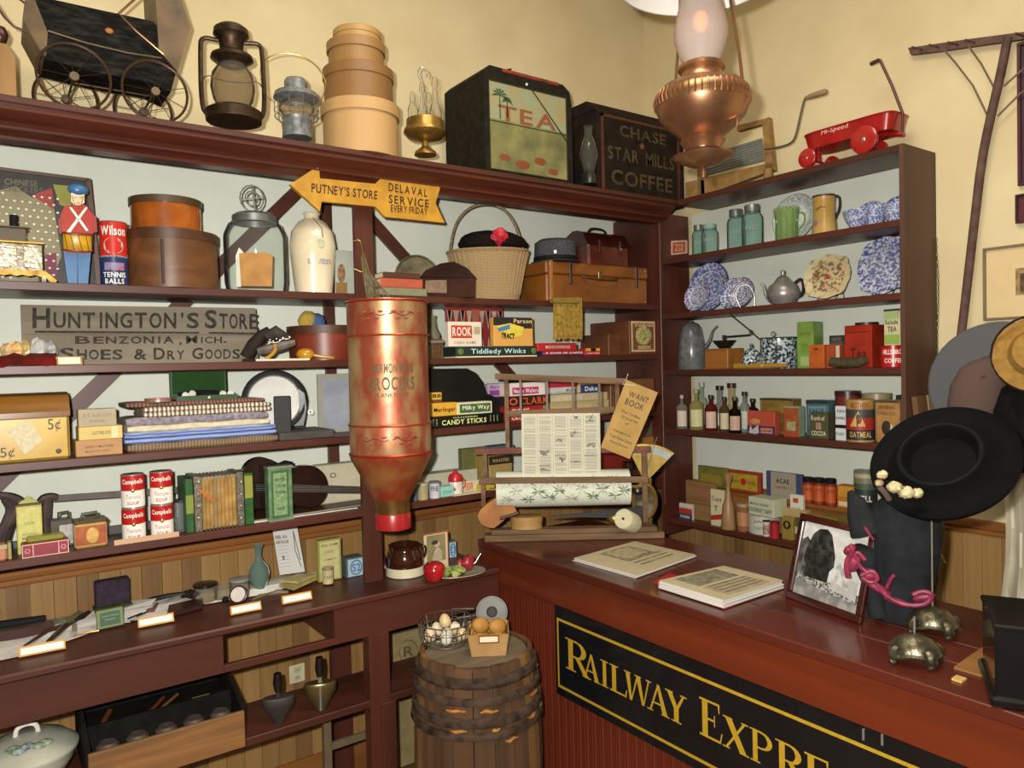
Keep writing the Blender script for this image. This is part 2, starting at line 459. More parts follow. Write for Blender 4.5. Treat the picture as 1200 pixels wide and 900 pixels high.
# ------------------------------------------------------------------ shelving on the back wall
XE = -4.1
ua = T('shelf_unit', 'dark red-brown open wall shelving with moulded cornice, over the bench of odds and ends', 'shelving', (-2.2, 0, 1.118))
MB().box(XE, -dB, -.006, -.001, 1.12, ZT-.023).obj('backboard', PALE, ua, label='pale grey back of the shelves', world=True)
for k in ('A1', 'A2', 'A3', 'A4'):
    z = ZA[k]; MB().box(XE, -dB-.001, -dA, -.008, z-.027, z, .002).obj('shelf', DARKWOOD, ua, world=True)
# cornice: top board and crown profile
MB().box(XE, -dB+.0, -.46, -.001, ZT-.022, ZT, .003).obj('top_board', DARKWOOD, ua, world=True)
cp = [(-.30, 2.575), (-.448, 2.572), (-.448, 2.556), (-.44, 2.550), (-.425, 2.540), (-.405, 2.532), (-.396, 2.522), (-.396, 2.514), (-.375, 2.508), (-.362, 2.500), (-.358, 2.4916), (-.30, 2.4916)]
MB().prism([(XE, y, z) for y, z in cp], (-dB-XE, 0, 0)).obj('cornice', wd('5a2a1c', 'x', '401e15', r=.33, s=6, bump=.08), ua, world=True)
MB().box(-dB-.022, -dB, -dA+.001, -.008, 1.10, ZT2+.06).obj('end_panel', DARKWOODZ, ua, world=True)
MB().box(XM, XM+.078, -dA-.004, -dA+.020, ZA['A5'], ZT2+.02, .002).obj('post', DARKWOODZ, ua, world=True)
MB().box(-1.99, -1.945, -.028, -.006, 1.118, ZT2).obj('stud', DARKWOODZ, ua, world=True)
def brace(p0, p1, w):
    a, b = Vector(p0), Vector(p1); d = (b-a).normalized(); n = Vector((-d.z, 0, d.x))*w/2
    MB().prism([a-n, b-n, b+n, a+n], (0, .019, 0)).obj('brace', DARKWOOD, ua, world=True)
brace((-1.99, -.026, 2.62), (-3.40, -.026, 1.17), .055)
brace((-1.90, -.026, 2.565), (-.62, -.026, 1.33), .055)
for x in (-2.9, -1.95, -1.1):
    pass

# ------------------------------------------------------------------ bench below it
be = T('bench', 'dark red-brown wooden bench with deep apron and open lower shelf, along the panelled wall', 'bench', (-2.6, -.25, 0))
MB().box(XE, XCF-.002, YF-.012, -.036, ZA['A5']-.026, ZA['A5'], .006).obj('bench_top', DARKWOOD, be, world=True)
xo0, xo1 = -2.563, -2.172; zb = .7655; zr = .790; zt = ZA['A5']-.026
MB().box(XE, xo0, YF, YF+.022, zb, zt, .001).obj('apron', DARKWOOD, be, world=True)
MB().box(xo0, xo1, YF, YF+.022, zb, zr, .001).obj('rail', DARKWOOD, be, world=True)
MB().box(xo1, XCF-.002, YF, YF+.022, zb, zt, .001).obj('apron', DARKWOOD, be, world=True)
MB().box(xo1, xo1+.02, YF+.022, -.05, zb, zt).obj('divider', DARKWOODZ, be, world=True)
MB().box(-2.038, -1.955, YF, YF+.06, 0, zb, .002).obj('leg', DARKWOODZ, be, world=True)
MB().box(-2.00, -1.94, YF-.012, YF-.0005, 0, .50, .002).obj('leg_block', DARKWOODZ, be, world=True)
MB().box(-2.021, -1.93, -.05, -.032, 0, zt).obj('rear_leg', DARKWOODZ, be, world=True)
for x in (-3.5, -1.52): MB().box(x, x+.06, YF, YF+.06, 0, zb if x > -2 else .5, .002).obj('leg', DARKWOODZ, be, world=True)
MB().box(XE, XCF-.002, YF+.003, -.20, ZA['A6']-.028, ZA['A6'], .002).obj('lower_shelf', DARKWOOD, be, world=True)

# ------------------------------------------------------------------ shelving on the right wall
ub = T('shelf_unit', 'dark brown shelving of five shelves behind the counter, its top carrying the red wagon', 'shelving', (0, -1.0, .9))
MB().box(-.006, -.001, -LB, -dA, 1.12, ZT-.03).obj('backboard', PALE, ub, label='pale grey back of the shelves', world=True)
MB().box(-dB, -.001, -LB+.0185, -.4605, ZT-.028, ZT, .002).obj('top_board', DARKWOODY, ub, world=True)
for k in ('B1', 'B2', 'B3', 'B4', 'B5'):
    z = ZB[k]; MB().box(-dB, -.036 if k == 'B5' else -.007, -LB+.018, -dA-.002, z-.028, z, .002).obj('shelf', DARKWOODY, ub, world=True)
MB().box(-dB, -.001, -LB, -LB+.018, .85, ZT, .001).obj('end_panel', wd('5c3c2e', 'z', '473022', r=.5, s=6), ub, world=True)
MB().box(-dB, -.036, -dA+.001, -dA+.022, .85, ZT2+.06).obj('side_panel', DARKWOODZ, ub, world=True)
MB().box(-dB-.022, -dB, -dA-.02, -dA-.0005, ZC+.002, ZT2+.02, .002).obj('corner_post', DARKWOODZ, ub, world=True)

# ------------------------------------------------------------------ the counter
co = T('counter', 'long red-brown store counter with beaded front and lettered black sign', 'counter', (-1.12, -1.7, 0))
YN, YFR = -.325, -3.1
CW = wd('6c2c16', 'y', '4c1e10', r=.3, s=5, bump=.06, coat=.15)
CT = wd('5c261a', 'y', '401910', r=.28, s=5, bump=.08, coat=.2)
for a, b in ((XCF-.004, -1.262), (-1.260, -1.122), (-1.118, XCB)): MB().box(a, b, YFR, YN, ZC-.03, ZC, .003).obj('top_board', CT, co, world=True)
MB().box(XCF, XCF+.022, YFR, YN, .852, ZC-.03, .003).obj('apron', CW, co, world=True)
MB().box(XCB-.03, XCB, YFR, YN, 0, ZC-.03).obj('back_panel', CT, co, world=True)
MB().box(XCF+.03, XCB-.03, YN-.02, YN, 0, ZC-.03).obj('end_panel', CT, co, world=True)
y = YN
mb = MB().box(-.0, .02, -.0415, -.0005, 0, .852, .003); mb.box(-.004, .0, -.030, -.024, 0, .85, .001)
first = None
while y > YFR+.05:
    if first is None: first = o = mb.obj('bead_board', wd('74301b', 'z', '562113', r=.3, s=6, bump=.06, coat=.2), co)
    else: o = first.copy(); COL.objects.link(o)
    o.location = (XCF+.03+1.12, y+1.7, 0); y -= .042
# sign on the counter front
xs = XCF+.014
yl = yB(650, xs, .8); yr = -2.95
sg = T('sign', 'black and gold railway sign fixed across the counter front', 'sign', (xs, (yl+yr)/2, .52))
MB().box(xs, xs+.012, yr, yl, .50, .845, .001).obj('board', pm('15171a', r=.25, v=.7, s=8, coat=.4), sg, world=True)
GY = pm('b8942a', r=.4, v=.85, s=60)
zt_, zb_ = .800, .531
y0 = yB(652.5, xs, .8)
for n_, bx in enumerate(((y0, yr+.02, zt_-.010, zt_), (y0, yr+.02, zb_, zb_+.010), (y0, y0-.008, zb_+.010, zt_-.010))):
    MB().box(xs-.0006, xs+.001, bx[1], bx[0], bx[2], bx[3]).obj('gold_line', GY, sg, world=True)
def serif(ch):
    """letter polygons in a unit box"""
    Q = []; T_ = .20; t_ = .08; s = .045
    def q(*p): Q.append([tuple(a) for a in p])
    def rc(x0, x1, y0, y1): q((x0, y0), (x1, y0), (x1, y1), (x0, y1))
    def sf(xc, w, y): rc(xc-w/2, xc+w/2, y, y+s) if y < .5 else rc(xc-w/2, xc+w/2, y-s, y)
    def bowl(cx, cy, rx, ry, tx):
        k = 8
        for i in range(k):
            a, b = -math.pi/2+math.pi*i/k, -math.pi/2+math.pi*(i+1)/k
            q((cx+rx*math.cos(a), cy+ry*math.sin(a)), (cx+rx*math.cos(b), cy+ry*math.sin(b)), (cx+(rx-tx)*math.cos(b), cy+(ry-s*1.3)*math.sin(b)), (cx+(rx-tx)*math.cos(a), cy+(ry-s*1.3)*math.sin(a)))
    if ch in 'RP':
        x = .12; rc(x, x+T_, 0, 1); sf(x+T_/2, .42, 0); rc(0, x, 1-s, 1)
        rc(x+T_, .5, 1-s*1.3, 1); rc(x+T_, .5, .45, .45+s*1.3); bowl(.5, .725, .38 if ch == 'R' else .45, .275, .2)
        if ch == 'R': q((.42, .47), (.62, .47), (1.0, 0), (.78, 0)); rc(.78, 1.06, 0, s)
    elif ch == 'A':
        q((.08, 0), (.16, 0), (.5, .86), (.47, 1)); q((.70, 0), (.94, 0), (.56, 1), (.44, 1)); rc(.24, .74, .30, .30+s*1.3); sf(.12, .28, 0); sf(.84, .36, 0)
    elif ch == 'I': rc(.28, .72, 0, 1); sf(.5, 1, 0); sf(.5, 1, 1)
    elif ch == 'L':
        rc(.12, .36, 0, 1); sf(.24, .5, 1); rc(0, .95, 0, s*1.5); q((.86, 0), (.95, 0), (1.0, .28), (.95, .28))
    elif ch == 'W':
        q((.20, 0), (.29, 0), (.20, 1), (.04, 1)); q((.24, 0), (.28, 0), (.52, .92), (.48, 1)); q((.66, 0), (.75, 0), (.60, 1), (.44, 1)); q((.70, 0), (.74, 0), (.95, 1), (.90, 1))
        sf(.12, .26, 1); sf(.52, .24, 1); sf(.92, .2, 1)
    elif ch == 'Y':
        q((.40, .45), (.62, .45), (.30, 1), (.06, 1)); q((.50, .50), (.60, .45), (.92, 1), (.82, 1)); rc(.40, .62, 0, .48); sf(.51, .48, 0); sf(.18, .38, 1); sf(.86, .3, 1)
    elif ch == 'E':
        rc(.12, .36, 0, 1); rc(0, .88, 1-s*1.3, 1); rc(0, .92, 0, s*1.4); rc(.3, .68, .48, .48+s*1.3)
        q((.80, 1), (.88, 1), (.88, .76), (.84, .76)); q((.86, 0), (.92, 0), (1.0, .28), (.95, .28)); q((.64, .36), (.68, .36), (.68, .66), (.64, .66))
    elif ch == 'X':
        q((.66, 0), (.92, 0), (.34, 1), (.08, 1)); q((.08, 0), (.17, 0), (.90, 1), (.80, 1)); sf(.13, .28, 0); sf(.82, .36, 0); sf(.2, .36, 1); sf(.85, .26, 1)
    return Q
zb1 = zv(783, xs, yB(664, xs, .7)); zc1 = zv(747, xs, yB(664, xs, .76))
hc = zc1-zb1; hs = hc*.80
for ch, u0, u1, big in (('R', 663, 691, 1), ('A', 683, 703, 0), ('I', 704, 713, 0), ('L', 715, 735, 0), ('W', 732, 763, 0), ('A', 759, 784, 0), ('Y', 780, 805, 0),
                        ('E', 820, 847, 1), ('X', 847, 878, 0), ('P', 879, 907, 0), ('R', 909, 944, 0), ('E', 943, 975, 0)):
    ya, yb = yB(u0, xs, .68), yB(u1, xs, .68); hh = hc if big else hs; mb = MB()
    for iq, q in enumerate(serif(ch)): mb.add([(xs-.0008-.00012*iq, ya+(yb-ya)*a, zb1+hh*b) for a, b in q], [(0, 1, 2, 3)])
    mb.obj('letter', GY, sg, world=True)
ya = yB(980, xs, .68)
lettering('SS', [(xs-.0008, ya, zb1), (xs-.0008, ya-.15, zb1), (xs-.0008, ya-.15, zb1+hs), (xs-.0008, ya, zb1+hs)], GY, sg, world=True, w='r', name='letter')
for u, v in ((1012, 860), (1034, 866)):
    p = onx(u, v, xs); MB().box(p.x-.003, p.x, p.y-.003, p.y+.003, p.z-.016, p.z+.014, .001).obj('screw', METAL, sg, world=True)
# ================================================================== on top of the cornice
OLDWOOD = wd('9a7442', 'z', '7c5a30', r=.6)
# wooden churn at the far left
q = Q('AT', 3, .10)
t = q.T('wooden_churn', 'tan wooden block with dark round knob at the left end of the cornice', 'wooden block')
MB().prism([(q.X(-30), -.04, 0), (q.X(17), -.04, 0), (q.X(17), -.04, q.Z(68)), (q.X(9), -.04, q.Z(56)), (q.X(-30), -.04, q.Z(56))], (0, .09, 0)).obj('body', OLDWOOD, t)
MB().lathe(q.lp([(0, 58), (5, 57), (4, 52), (7, 48), (9, 40), (6, 32), (0, 30)])).obj('knob', pm('3a1c12', r=.3), t)

# doll carriage
t = T('doll_carriage', 'antique black wooden doll carriage with spoked wheels and folding hood', 'doll carriage', (xA(120, -.3, ZT), -.29, ZT))
BLK = pm('2a2722', r=.75, c2='080807', s=60, st=(.3, 1, 1), bump=.5, lo=.45, hi=.7); TANM = pm('6b5433', r=.5, c2='4a3922', s=12)
o = lambda l, y: [ony(u, v, y) for u, v in l]
MB().prism(o([(38, -6), (110, 10), (180, 25), (206, 86), (200, 108), (178, 97), (110, 84), (52, 69), (55, 40)], -.375), (0, .17, 0)).obj('body', BLK, t, world=True)
MB().prism(o([(30, -8), (28, 24), (48, 62), (54, 66), (56, 38), (38, -8)], -.383), (0, .19, 0)).obj('foot_board', TANM, t, world=True)
MB().prism(o([(181, -30), (204, -28), (223, 32), (208, 84), (196, 70), (186, 58)], -.39), (0, .20, 0)).obj('hood', TANM, t, world=True)
MB().tube(o([(56, 36), (100, 50), (150, 62), (190, 68)], -.38), .003).obj('side_rail', TANM, t, world=True)
MB().tube(o([(170, -12), (139, 16), (160, 37), (192, 64)], -.395), .004).obj('hood_brace', pm('7a5a3a', r=.3, m=.6), t, world=True)
MB().tube(o([(-8, 0), (5, 20), (16, 31), (34, 38), (50, 66)], -.39), .0035).tube(o([(14, -8), (32, 6)], -.3), .0035).obj('handle', BROWN, t, world=True)
MB().ball(ony(128, 36, -.378), .012, .004, .009).obj('painted_flower', pm('a8642a'), t, world=True)
WH = pm('4a3626', r=.35, m=.5)
for n_, (u, v, r, y) in enumerate(((87, 91, .100, -.405), (182, 107, .098, -.405), (77, 116, .092, -.20), (168, 134, .092, -.20))):
    c = ony(u, v, y); r_ = r; c.z = ZT+r_+.004
    mb = MB().tube([(c.x+r_*math.cos(a*math.pi/16), y, c.z+r_*math.sin(a*math.pi/16)) for a in range(32)], .0045, 6, True)
    w_ = mb.obj('wheel', WH, t, world=True)
    mb = MB()
    for a in range(9): mb.tube([c, (c.x+r_*math.cos(a*.698+.3), y, c.z+r_*math.sin(a*.698+.3))], .0012, 4)
    sp = mb.obj('spokes', WH, w_, world=True)
    MB().cyl(.014, -.008, .008, n=12, M=Matrix.Translation(Vector((c.x, y, c.z))) @ Matrix.Rotation(R_(90), 4, 'X')).obj('hub', pm('6a5a48', r=.4, m=.5), w_, world=True)
for u, v in ((87, 91), (182, 107)):
    c = ony(u, v, -.405); MB().tube([(c.x, -.40, ZT+.104), (c.x, -.205, ZT+.1)], .004).obj('axle', WH, t, world=True)
a, b = ony(87, 91, -.39), ony(182, 107, -.39); MB().tube([(a.x, -.3, ZT+.104), (a.x, -.3, ZT+.12), (b.x, -.3, ZT+.12), (b.x, -.3, ZT+.104)], .004).obj('spring', WH, t, world=True)

# barn lantern
q = Q('AT', 275, .09); t = q.T('lantern', 'tall rusty barn lantern with smoky glass globe, beside the doll carriage', 'lantern')
RUST = pm('4a3826', r=.45, m=.7, c2='2c2218', s=30)
MB().lathe(q.lp([(0, 143), (31, 143), (32, 132), (26, 128), (16, 127)])).obj('tank', RUST, t)
MB().lathe(q.lp([(16, 128), (22, 118), (25, 104), (23, 88), (15, 76)])).obj('globe', gl('cfc6b0', .10), t)
MB().lathe(q.lp([(14, 77), (24, 70), (23, 66), (13, 60), (14, 48), (20, 42), (19, 35), (14, 31), (0, 30)])).obj('chimney_cap', RUST, t)
for s_ in (-1, 1):
    MB().tube(chaikin(q.pts([(275+s_*14, 49), (275+s_*32, 47), (275+s_*34, 60), (275+s_*35, 128), (275+s_*28, 138)]), 2), .008).obj('side_tube', RUST, t)
MB().tube(chaikin(q.pts([(241, 110), (246, 96), (262, 102), (290, 102), (304, 98), (309, 112)], -.05), 1), .002).obj('globe_guard', RUST, t)

# railroad lantern
q = Q('AT', 349, .10); t = q.T('lantern', 'small grey wire-caged railroad lantern with tall bail handle', 'lantern')
ZINC = pm('8a8c8c', r=.45, m=.4, c2='606466', s=40)
MB().lathe(q.lp([(0, 162), (17, 162), (16, 142), (17, 139), (0, 138)])).obj('base', ZINC, t)
MB().lathe(q.lp([(12, 140), (19, 132), (20, 126), (14, 118)])).obj('globe', gl('e4dcc8', .10), t)
MB().lathe(q.lp([(10, 122), (26, 116), (24, 110), (13, 107), (13, 96), (11, 93), (0, 93)])).obj('hood', ZINC, t)
mb = MB()
for i in range(10):
    a = i*math.pi/5
    mb.tube([(r*q.m*math.cos(a), r*q.m*math.sin(a), q.Z(v)) for r, v in ((24, 116), (25, 130), (24, 138), (17, 146), (16, 156))], .0013, 4)
for r, v in ((25, 130), (25, 138)): mb.tube([(r*q.m*math.cos(i*.3927), r*q.m*math.sin(i*.3927), q.Z(v)) for i in range(16)], .0013, 4, True)
mb.obj('wire_cage', ZINC, t)
MB().tube(chaikin(q.pts([(321, 120), (309, 98), (312, 72), (340, 61), (368, 68), (385, 92), (380, 110), (374, 124)]), 2), .0022).obj('bail', BRASS, t)

# stack of round boxes
def round_box(k, u, dep, vb, vt, hw, hwl, vl, c, lab, z0, zt_=None):
    q = Q(k, u, dep, z0); m = wd(c, 'z', r=.45, v=.8, s=5)
    t = T('round_box', lab, 'wooden box', q.p, q.a, 'bentwood boxes stacked on the cornice')
    h = q.Z(vt); hl = q.Z(vl)
    MB().lathe([(0, 0), (hw*q.m, 0), (hw*q.m, hl+.004)], n=32).obj('body', m, t)
    MB().lathe([(hwl*q.m-.004, hl), (hwl*q.m, hl), (hwl*q.m, h-.003), (hwl*q.m-.003, h), (0, h)], n=32).obj('lid', m, t)
    return z0+h
z = round_box('AT', 424, .13, 178, 127, 43, 45.5, 141, 'c09a66', 'pale bentwood box, bottom and widest of the stack', ZT)
z = round_box('AT', 421, .13, 130, 85, 39.5, 41, 97, '8a6438', 'brown bentwood box with dark scorch, second from bottom of the stack', z)
z = round_box('AT', 418, .13, 88, 54, 32, 34, 65, '9a7444', 'brown bentwood box with darker lid, second from top of the stack', z)
z = round_box('AT', 419, .13, 58, 39, 27, 28, 46, 'b89258', 'small pale bentwood box, topmost of the stack', z)

# cruet set
q = Q('AT', 499, .10); t = q.T('cruet_stand', 'brass cruet stand crowded with clear glass bottles', 'cruet set')
MB().lathe(q.lp([(0, 182), (13, 182), (12, 178), (4, 172), (4, 166), (20, 162), (25, 156), (24, 152), (0, 152)])).obj('pedestal', BRASS, t)
MB().lathe(q.lp([(20, 158), (20, 142), (21, 141), (22, 158)])).obj('gallery', BRASS, t)
for n_, (u, v, hw, y) in enumerate(((486, 112, 6, -.03), (497, 98, 6, .0), (512, 93, 7, -.02), (505, 105, 6, .04))):
    MB().lathe([(a*q.m, q.Z(b)) for a, b in ((0, 152), (hw, 150), (hw, 132), (hw*.5, 122), (hw*.35, v+12), (hw*.6, v+8), (hw*.4, v), (0, v-2))], (q.X(u), y, 0), 12).obj('glass_bottle', gl('f0eee6', .06), t)
MB().tube(chaikin(q.pts([(499, 150), (498, 100), (492, 85), (497, 77), (505, 84), (503, 90)]), 1), .003).obj('handle', METAL, t)

# tea bin
y0 = -.40; x0, x1 = xA(570, y0, ZT), xA(672, y0, ZT); h = zv(88, (x0+x1)/2, y0)-ZT; w = x1-x0
t = T('tea_bin', 'big black tin tea bin with painted palm scene on the front', 'tea bin', ((x0+x1)/2, y0, ZT))
TB = pm('26221a', r=.7, c2='17150f', s=25)
dp = .33
MB().prism([(-w/2, 0, 0), (w/2, 0, 0), (w/2, 0, h*.82), (w/2-.012, 0, h*.93), (w/2-.05, 0, h*.99), (-w/2+.03, 0, h), (-w/2, 0, h*.94)], (0, dp, 0)).obj('body', TB, t)
MB().box(-w*.30, w*.35, -.003, .03, h*.965, h*1.0, .004).obj('lid_lip', pm('9a3524', r=.5, c2='5c2a1c', s=20), t)
PT = pm('8f8a56', r=.55, c2='54583a', s=9, lo=.3, hi=.7, bump=0)
MB().box(-w*.45, w*.42, -.002, .001, h*.06, h*.86).obj('painted_panel', PT, t)
MB().box(-w*.45, w*.42, -.0024, 0, h*.52, h*.86).obj('painted_sky', pm('8a9a80', c2='a08e5c', s=10), t)
for z_ in (.06, .50, .86): MB().box(-w*.46, w*.43, -.004, 0, h*z_-.002, h*z_+.002).obj('panel_line', pm('3a3320'), t)
for x_ in (-.455, .425): MB().box(w*x_-.002, w*x_+.002, -.004, 0, h*.06, h*.86).obj('panel_line', pm('3a3320'), t)
lettering('TEA', fq(w, h, .14, .52, .80, .66, -.0035), pm('8f4428', c2='7a5c3c', s=30), t)
GRN = pm('35502f', v=.7)
mb = MB()
for cx_, cz_, s_ in ((.16, .74, 1), (.24, .70, .7)):
    cx, cz = -w/2+w*cx_, h*cz_
    mb.prism([(cx-.003, -.0035, cz-.10*s_), (cx+.003, -.0035, cz-.10*s_), (cx+.002, -.0035, cz), (cx-.002, -.0035, cz)], (0, .001, 0))
    for a in range(7):
        an = a*math.pi/6-.1; L = .045*s_; dx, dz = math.cos(an), math.sin(an)
        mb.prism([(cx, -.0035, cz), (cx+dx*L*.6-dz*.006, -.0035, cz+dz*L*.6+dx*.006), (cx+dx*L, -.0035, cz+dz*L-.012), (cx+dx*L*.6+dz*.004, -.0035, cz+dz*L*.6-dx*.004)], (0, .001, 0))
mb.obj('painted_palms', GRN, t)
for x_, z_, r_ in ((-.3, .18, .03), (-.1, .14, .04), (.1, .2, .035), (.25, .12, .03)): MB().ball((w*x_, -.002, h*z_), r_, .001, r_*.5).obj('painted_bush', pm('6a4a2a', c2='8c3c24', s=40), t)
MB().tube([(w*.0, -.006, h*.88), (w*.44, -.006, h*.42)], .0025, 5).obj('hasp_rod', pm('2b2418', r=.4, m=.6), t)
MB().ball((-.02, -.006, h*.9), .006).obj('knob', WHITE, t)
MB().prism([(-w*.40, .05, h), (-w*.14, .05, h), (-w*.12, .05, h+.035), (-w*.22, .05, h+.018)], (0, .08, 0)).obj('lid_flap', TB, t)

# small oil lamp
q = Q('AT', 691, .10); t = q.T('oil_lamp', 'small glass-chimney oil lamp in front of the coffee bin', 'oil lamp')
MB().lathe(q.lp([(0, 216), (9, 216), (8, 204), (5, 200), (0, 200)])).obj('font', pm('3a3a38', r=.3, m=.5), t)
MB().lathe(q.lp([(6, 202), (8, 194), (11, 182), (8, 168), (4, 158), (5, 148)])).obj('chimney', gl('ecece0', .04), t)

# coffee bin
y0 = -.34; x0, x1 = xA(700, y0, ZT), xA(802, y0, ZT); h = zv(128, (x0+x1)/2, y0)-ZT; w = x1-x0
t = T('coffee_bin', 'dark stencilled coffee bin behind the small oil lamp', 'coffee bin', ((x0+x1)/2, y0, ZT))
DB = pm('2a1f17', r=.7, c2='171310', s=14)
MB().prism([(-w/2, 0, 0), (w/2, 0, 0), (w/2, 0, h*.88), (-w/2, 0, h*.88)], (0, .30, 0)).obj('body', DB, t)
MB().prism([(-w/2-.004, 0, h*.88), (-w/2-.004, .06, h), (-w/2-.004, .31, h), (-w/2-.004, .31, h*.88)], (w+.008, 0, 0)).obj('lid', DB, t)
DR = pm('5b2c1d', c2='3c2015', s=20)
for a in ((.05, .04, .08, .86), (.92, .04, .95, .86), (.05, .83, .95, .86), (.05, .04, .95, .07)):
    MB().box(-w/2+w*a[0], -w/2+w*a[2], -.0015, 0, h*a[1], h*a[3]).obj('painted_border', DR, t)
OL = pm('54462a', c2='32281a', s=20)
lettering('CHASE', fq(w, h, .25, .66, .78, .78, -.002), OL, t); lettering('STAR', fq(w, h, .12, .40, .46, .54, -.002), OL, t); lettering('MILLS', fq(w, h, .54, .40, .88, .54, -.002), OL, t); lettering('COFFEE', fq(w, h, .15, .14, .85, .30, -.002), OL, t)
star = [(.022*(1 if i % 2 == 0 else .42)*math.sin(i*math.pi/5), -.002, h*.60+.022*(1 if i % 2 == 0 else .42)*math.cos(i*math.pi/5)) for i in range(10)]
MB().prism(star, (0, .001, 0)).obj('star', pm('8a4424'), t)

# ================================================================== fingerpost sign on the post
ys = -dA-.06
t = T('arrow_sign', 'yellow arrow-shaped wooden store sign nailed across the post', 'sign', (xA(430, ys, 2.35), ys, zv(240, -2.0, ys)))
SY = pm('bf8e26', r=.55, c2='a8781e', s=18)
MB().prism([ony(u, v, ys) for u, v in ((340, 216), (373.5, 194), (375, 209), (440, 215.5), (447.5, 207.5), (517, 216), (510.5, 238), (521, 261), (451, 254), (440, 242), (377, 236), (375, 247.5))], (0, .018, 0)).obj('board', SY, t, world=True)
INKB = pm('3a1d0c', v=.8)
def a4(l, y=None): return [ony(u, v, (ys if y is None else y)-.001) for u, v in l]
lettering("PUTNEY'S STORE", a4([(365, 225.5), (442, 234), (442.5, 223.5), (365, 214)]), INKB, t, world=True, w='b')
lettering('DELAVAL', a4([(455.5, 224), (500.5, 231), (501, 222), (455.5, 214)]), INKB, t, world=True, gap=.22)
lettering('SERVICE', a4([(455.5, 238), (502.5, 243.5), (502.5, 234), (455.5, 228)]), INKB, t, world=True, gap=.2)
lettering('EVERY FRIDAY', a4([(458, 248), (501, 252), (501, 244), (458, 239.5)]), INKB, t, world=True)
for u, v in ((372, 197), (513, 219)): MB().ball(ony(u, v, ys-.001), .003, .002, .003, 8, 6).obj('nail', METAL, t, world=True)
# small bracket carrying it to the post
MB().box(XM+.01, XM+.07, ys+.0185, -dA-.0045, zv(232, XM, ys), zv(222, XM, ys)).obj('batten', DARKWOOD, t, world=True)

# ================================================================== shelf A1
# boxed checkers board
yb = -.14
t = T('game_board', 'boxed checkers game board standing behind the toy soldier', 'board game', (xA(60, yb, ZA['A1']), yb, ZA['A1']))
bp_ = lambda u, v, y=-.142: ony(u, v, y)
zb_ = ZA['A1']
def base(pts, y): return [ony(u, v, y) for u, v in pts]
top = [ony(-12, 195, yb), ony(106, 210, yb)]
MB().prism([(top[0].x, yb, zb_+.001), (top[1].x+.02, yb, zb_+.001), top[1], top[0]], (0, .03, 0)).obj('box', pm('231f1c', r=.5), t, world=True)
mb = MB()
for (a, b) in ((top[0], top[1]), (top[1], Vector((top[1].x+.02, yb, zb_+.001)))):
    d = (b-a).normalized(); n = Vector((-d.z, 0, d.x))*.011
    mb.prism([a, b, b-n, a-n] if a is top[0] else [a, b, b-n*1.4, a-n*1.4], (0, -.012, 0))
mb.obj('frame', pm('5a4034', r=.4), t, world=True)
MB().prism([bp_(*p) for p in ((-12, 226), (18, 218), (38, 232), (60, 222), (72, 300), (60, 330), (-12, 330))], (0, .001, 0)).obj('printed_star', pm('8b8260', v=.85), t, world=True)
MB().prism([bp_(u, v, -.1435) for u, v in ((37, 229), (61, 220), (64, 246))], (0, .001, 0)).obj('printed_point', pm('9c3428'), t, world=True)
MB().prism([bp_(u, v, -.1435) for u, v in ((53, 299), (66, 296), (67, 324), (54, 319))], (0, .001, 0)).obj('printed_point', pm('7a1e3c'), t, world=True)
MB().prism([bp_(u, v, -.1435) for u, v in ((62, 216), (84, 218), (83, 244), (70, 240))], (0, .001, 0)).obj('printed_patch', pm('8c8c34'), t, world=True)
mb = MB()
for r_ in range(13):
    for c_ in range(9):
        u = -6+c_*9.2+(r_ % 2)*4.6; v = 225+r_*8.2+c_*1.0
        if u < 70 and v < 326 and not (v < 234 and 10 < u < 34): p = bp_(u, v, -.1445); mb.ball(p, .0042, .0015, .0038, 6, 4)
mb.obj('dots', WHITE, t, world=True, kind='stuff')
lettering('CHINESE', [bp_(5, 216, -.1435), bp_(44, 219, -.1435), bp_(44, 212, -.1435), bp_(5, 209, -.1435)], pm('6a6650'), t, world=True)
lettering('CHECKERS', [bp_(4, 224, -.1435), bp_(50, 227, -.1435), bp_(50, 220, -.1435), bp_(4, 217, -.1435)], pm('5a5644'), t, world=True)

# toy stove
SIL = pm('8c8474', r=.4, m=.6, c2='5c5648', s=70, bump=.4)
loc, w, h, r = place('A1', -6, 52, 284, .03)
t = T('toy_stove', 'ornate silver toy cookstove with curled brass feet', 'toy stove', loc)
MB().box(-w/2, w/2, .012, .14, h*.30, h, .003).obj('body', SIL, t)
MB().box(-w/2-.004, w/2+.004, .004, .146, h, h+.004).obj('brass_edge', GOLD, t)
for x_ in (-.20, .32):
    MB().box(w*x_-w*.22, w*x_+w*.16, .008, .012, h*.38, h*.92, .001).obj('door', pm('b0a690', r=.35, m=.8, c2='7a705c', s=90, bump=.5), t)
mb = MB(); n = 12
mb.prism([(-w/2-.004, .006, h*.32), (w/2+.004, .006, h*.32), (w/2+.035, .006, .01), (w/2+.03, .006, 0), (w/2+.018, .006, .004), (w/2+.0, .006, h*.2)]+[(w/2-(w)*(i+.5)/8, .006, h*(.2 if i % 2 else .16)) for i in range(8)]+[(-w/2, .006, h*.2)], (0, .006, 0))
mb.obj('scalloped_skirt', pm('a07c40', r=.3, m=.9, c2='6b5228', s=30), t)
for x_ in (-.48, .5): MB().box(w*x_-.006, w*x_+.006, .012, .14, 0, h*.3).obj('foot', SIL, t)
MB().box(-w/2+.01, w*.18, .03, .12, h+.004, h+.05, .004).obj('oven_top', gl('a39a88', .35), t)
MB().box(-w/2, w*.26, .025, .125, h+.05, h+.054, .001).obj('rack_plate', pm('6b5a50', r=.3, m=.6), t)
MB().cyl(.012, h+.054, h+.095, (w*-.05, .07, 0), 12).obj('stovepipe', BLACK, t)

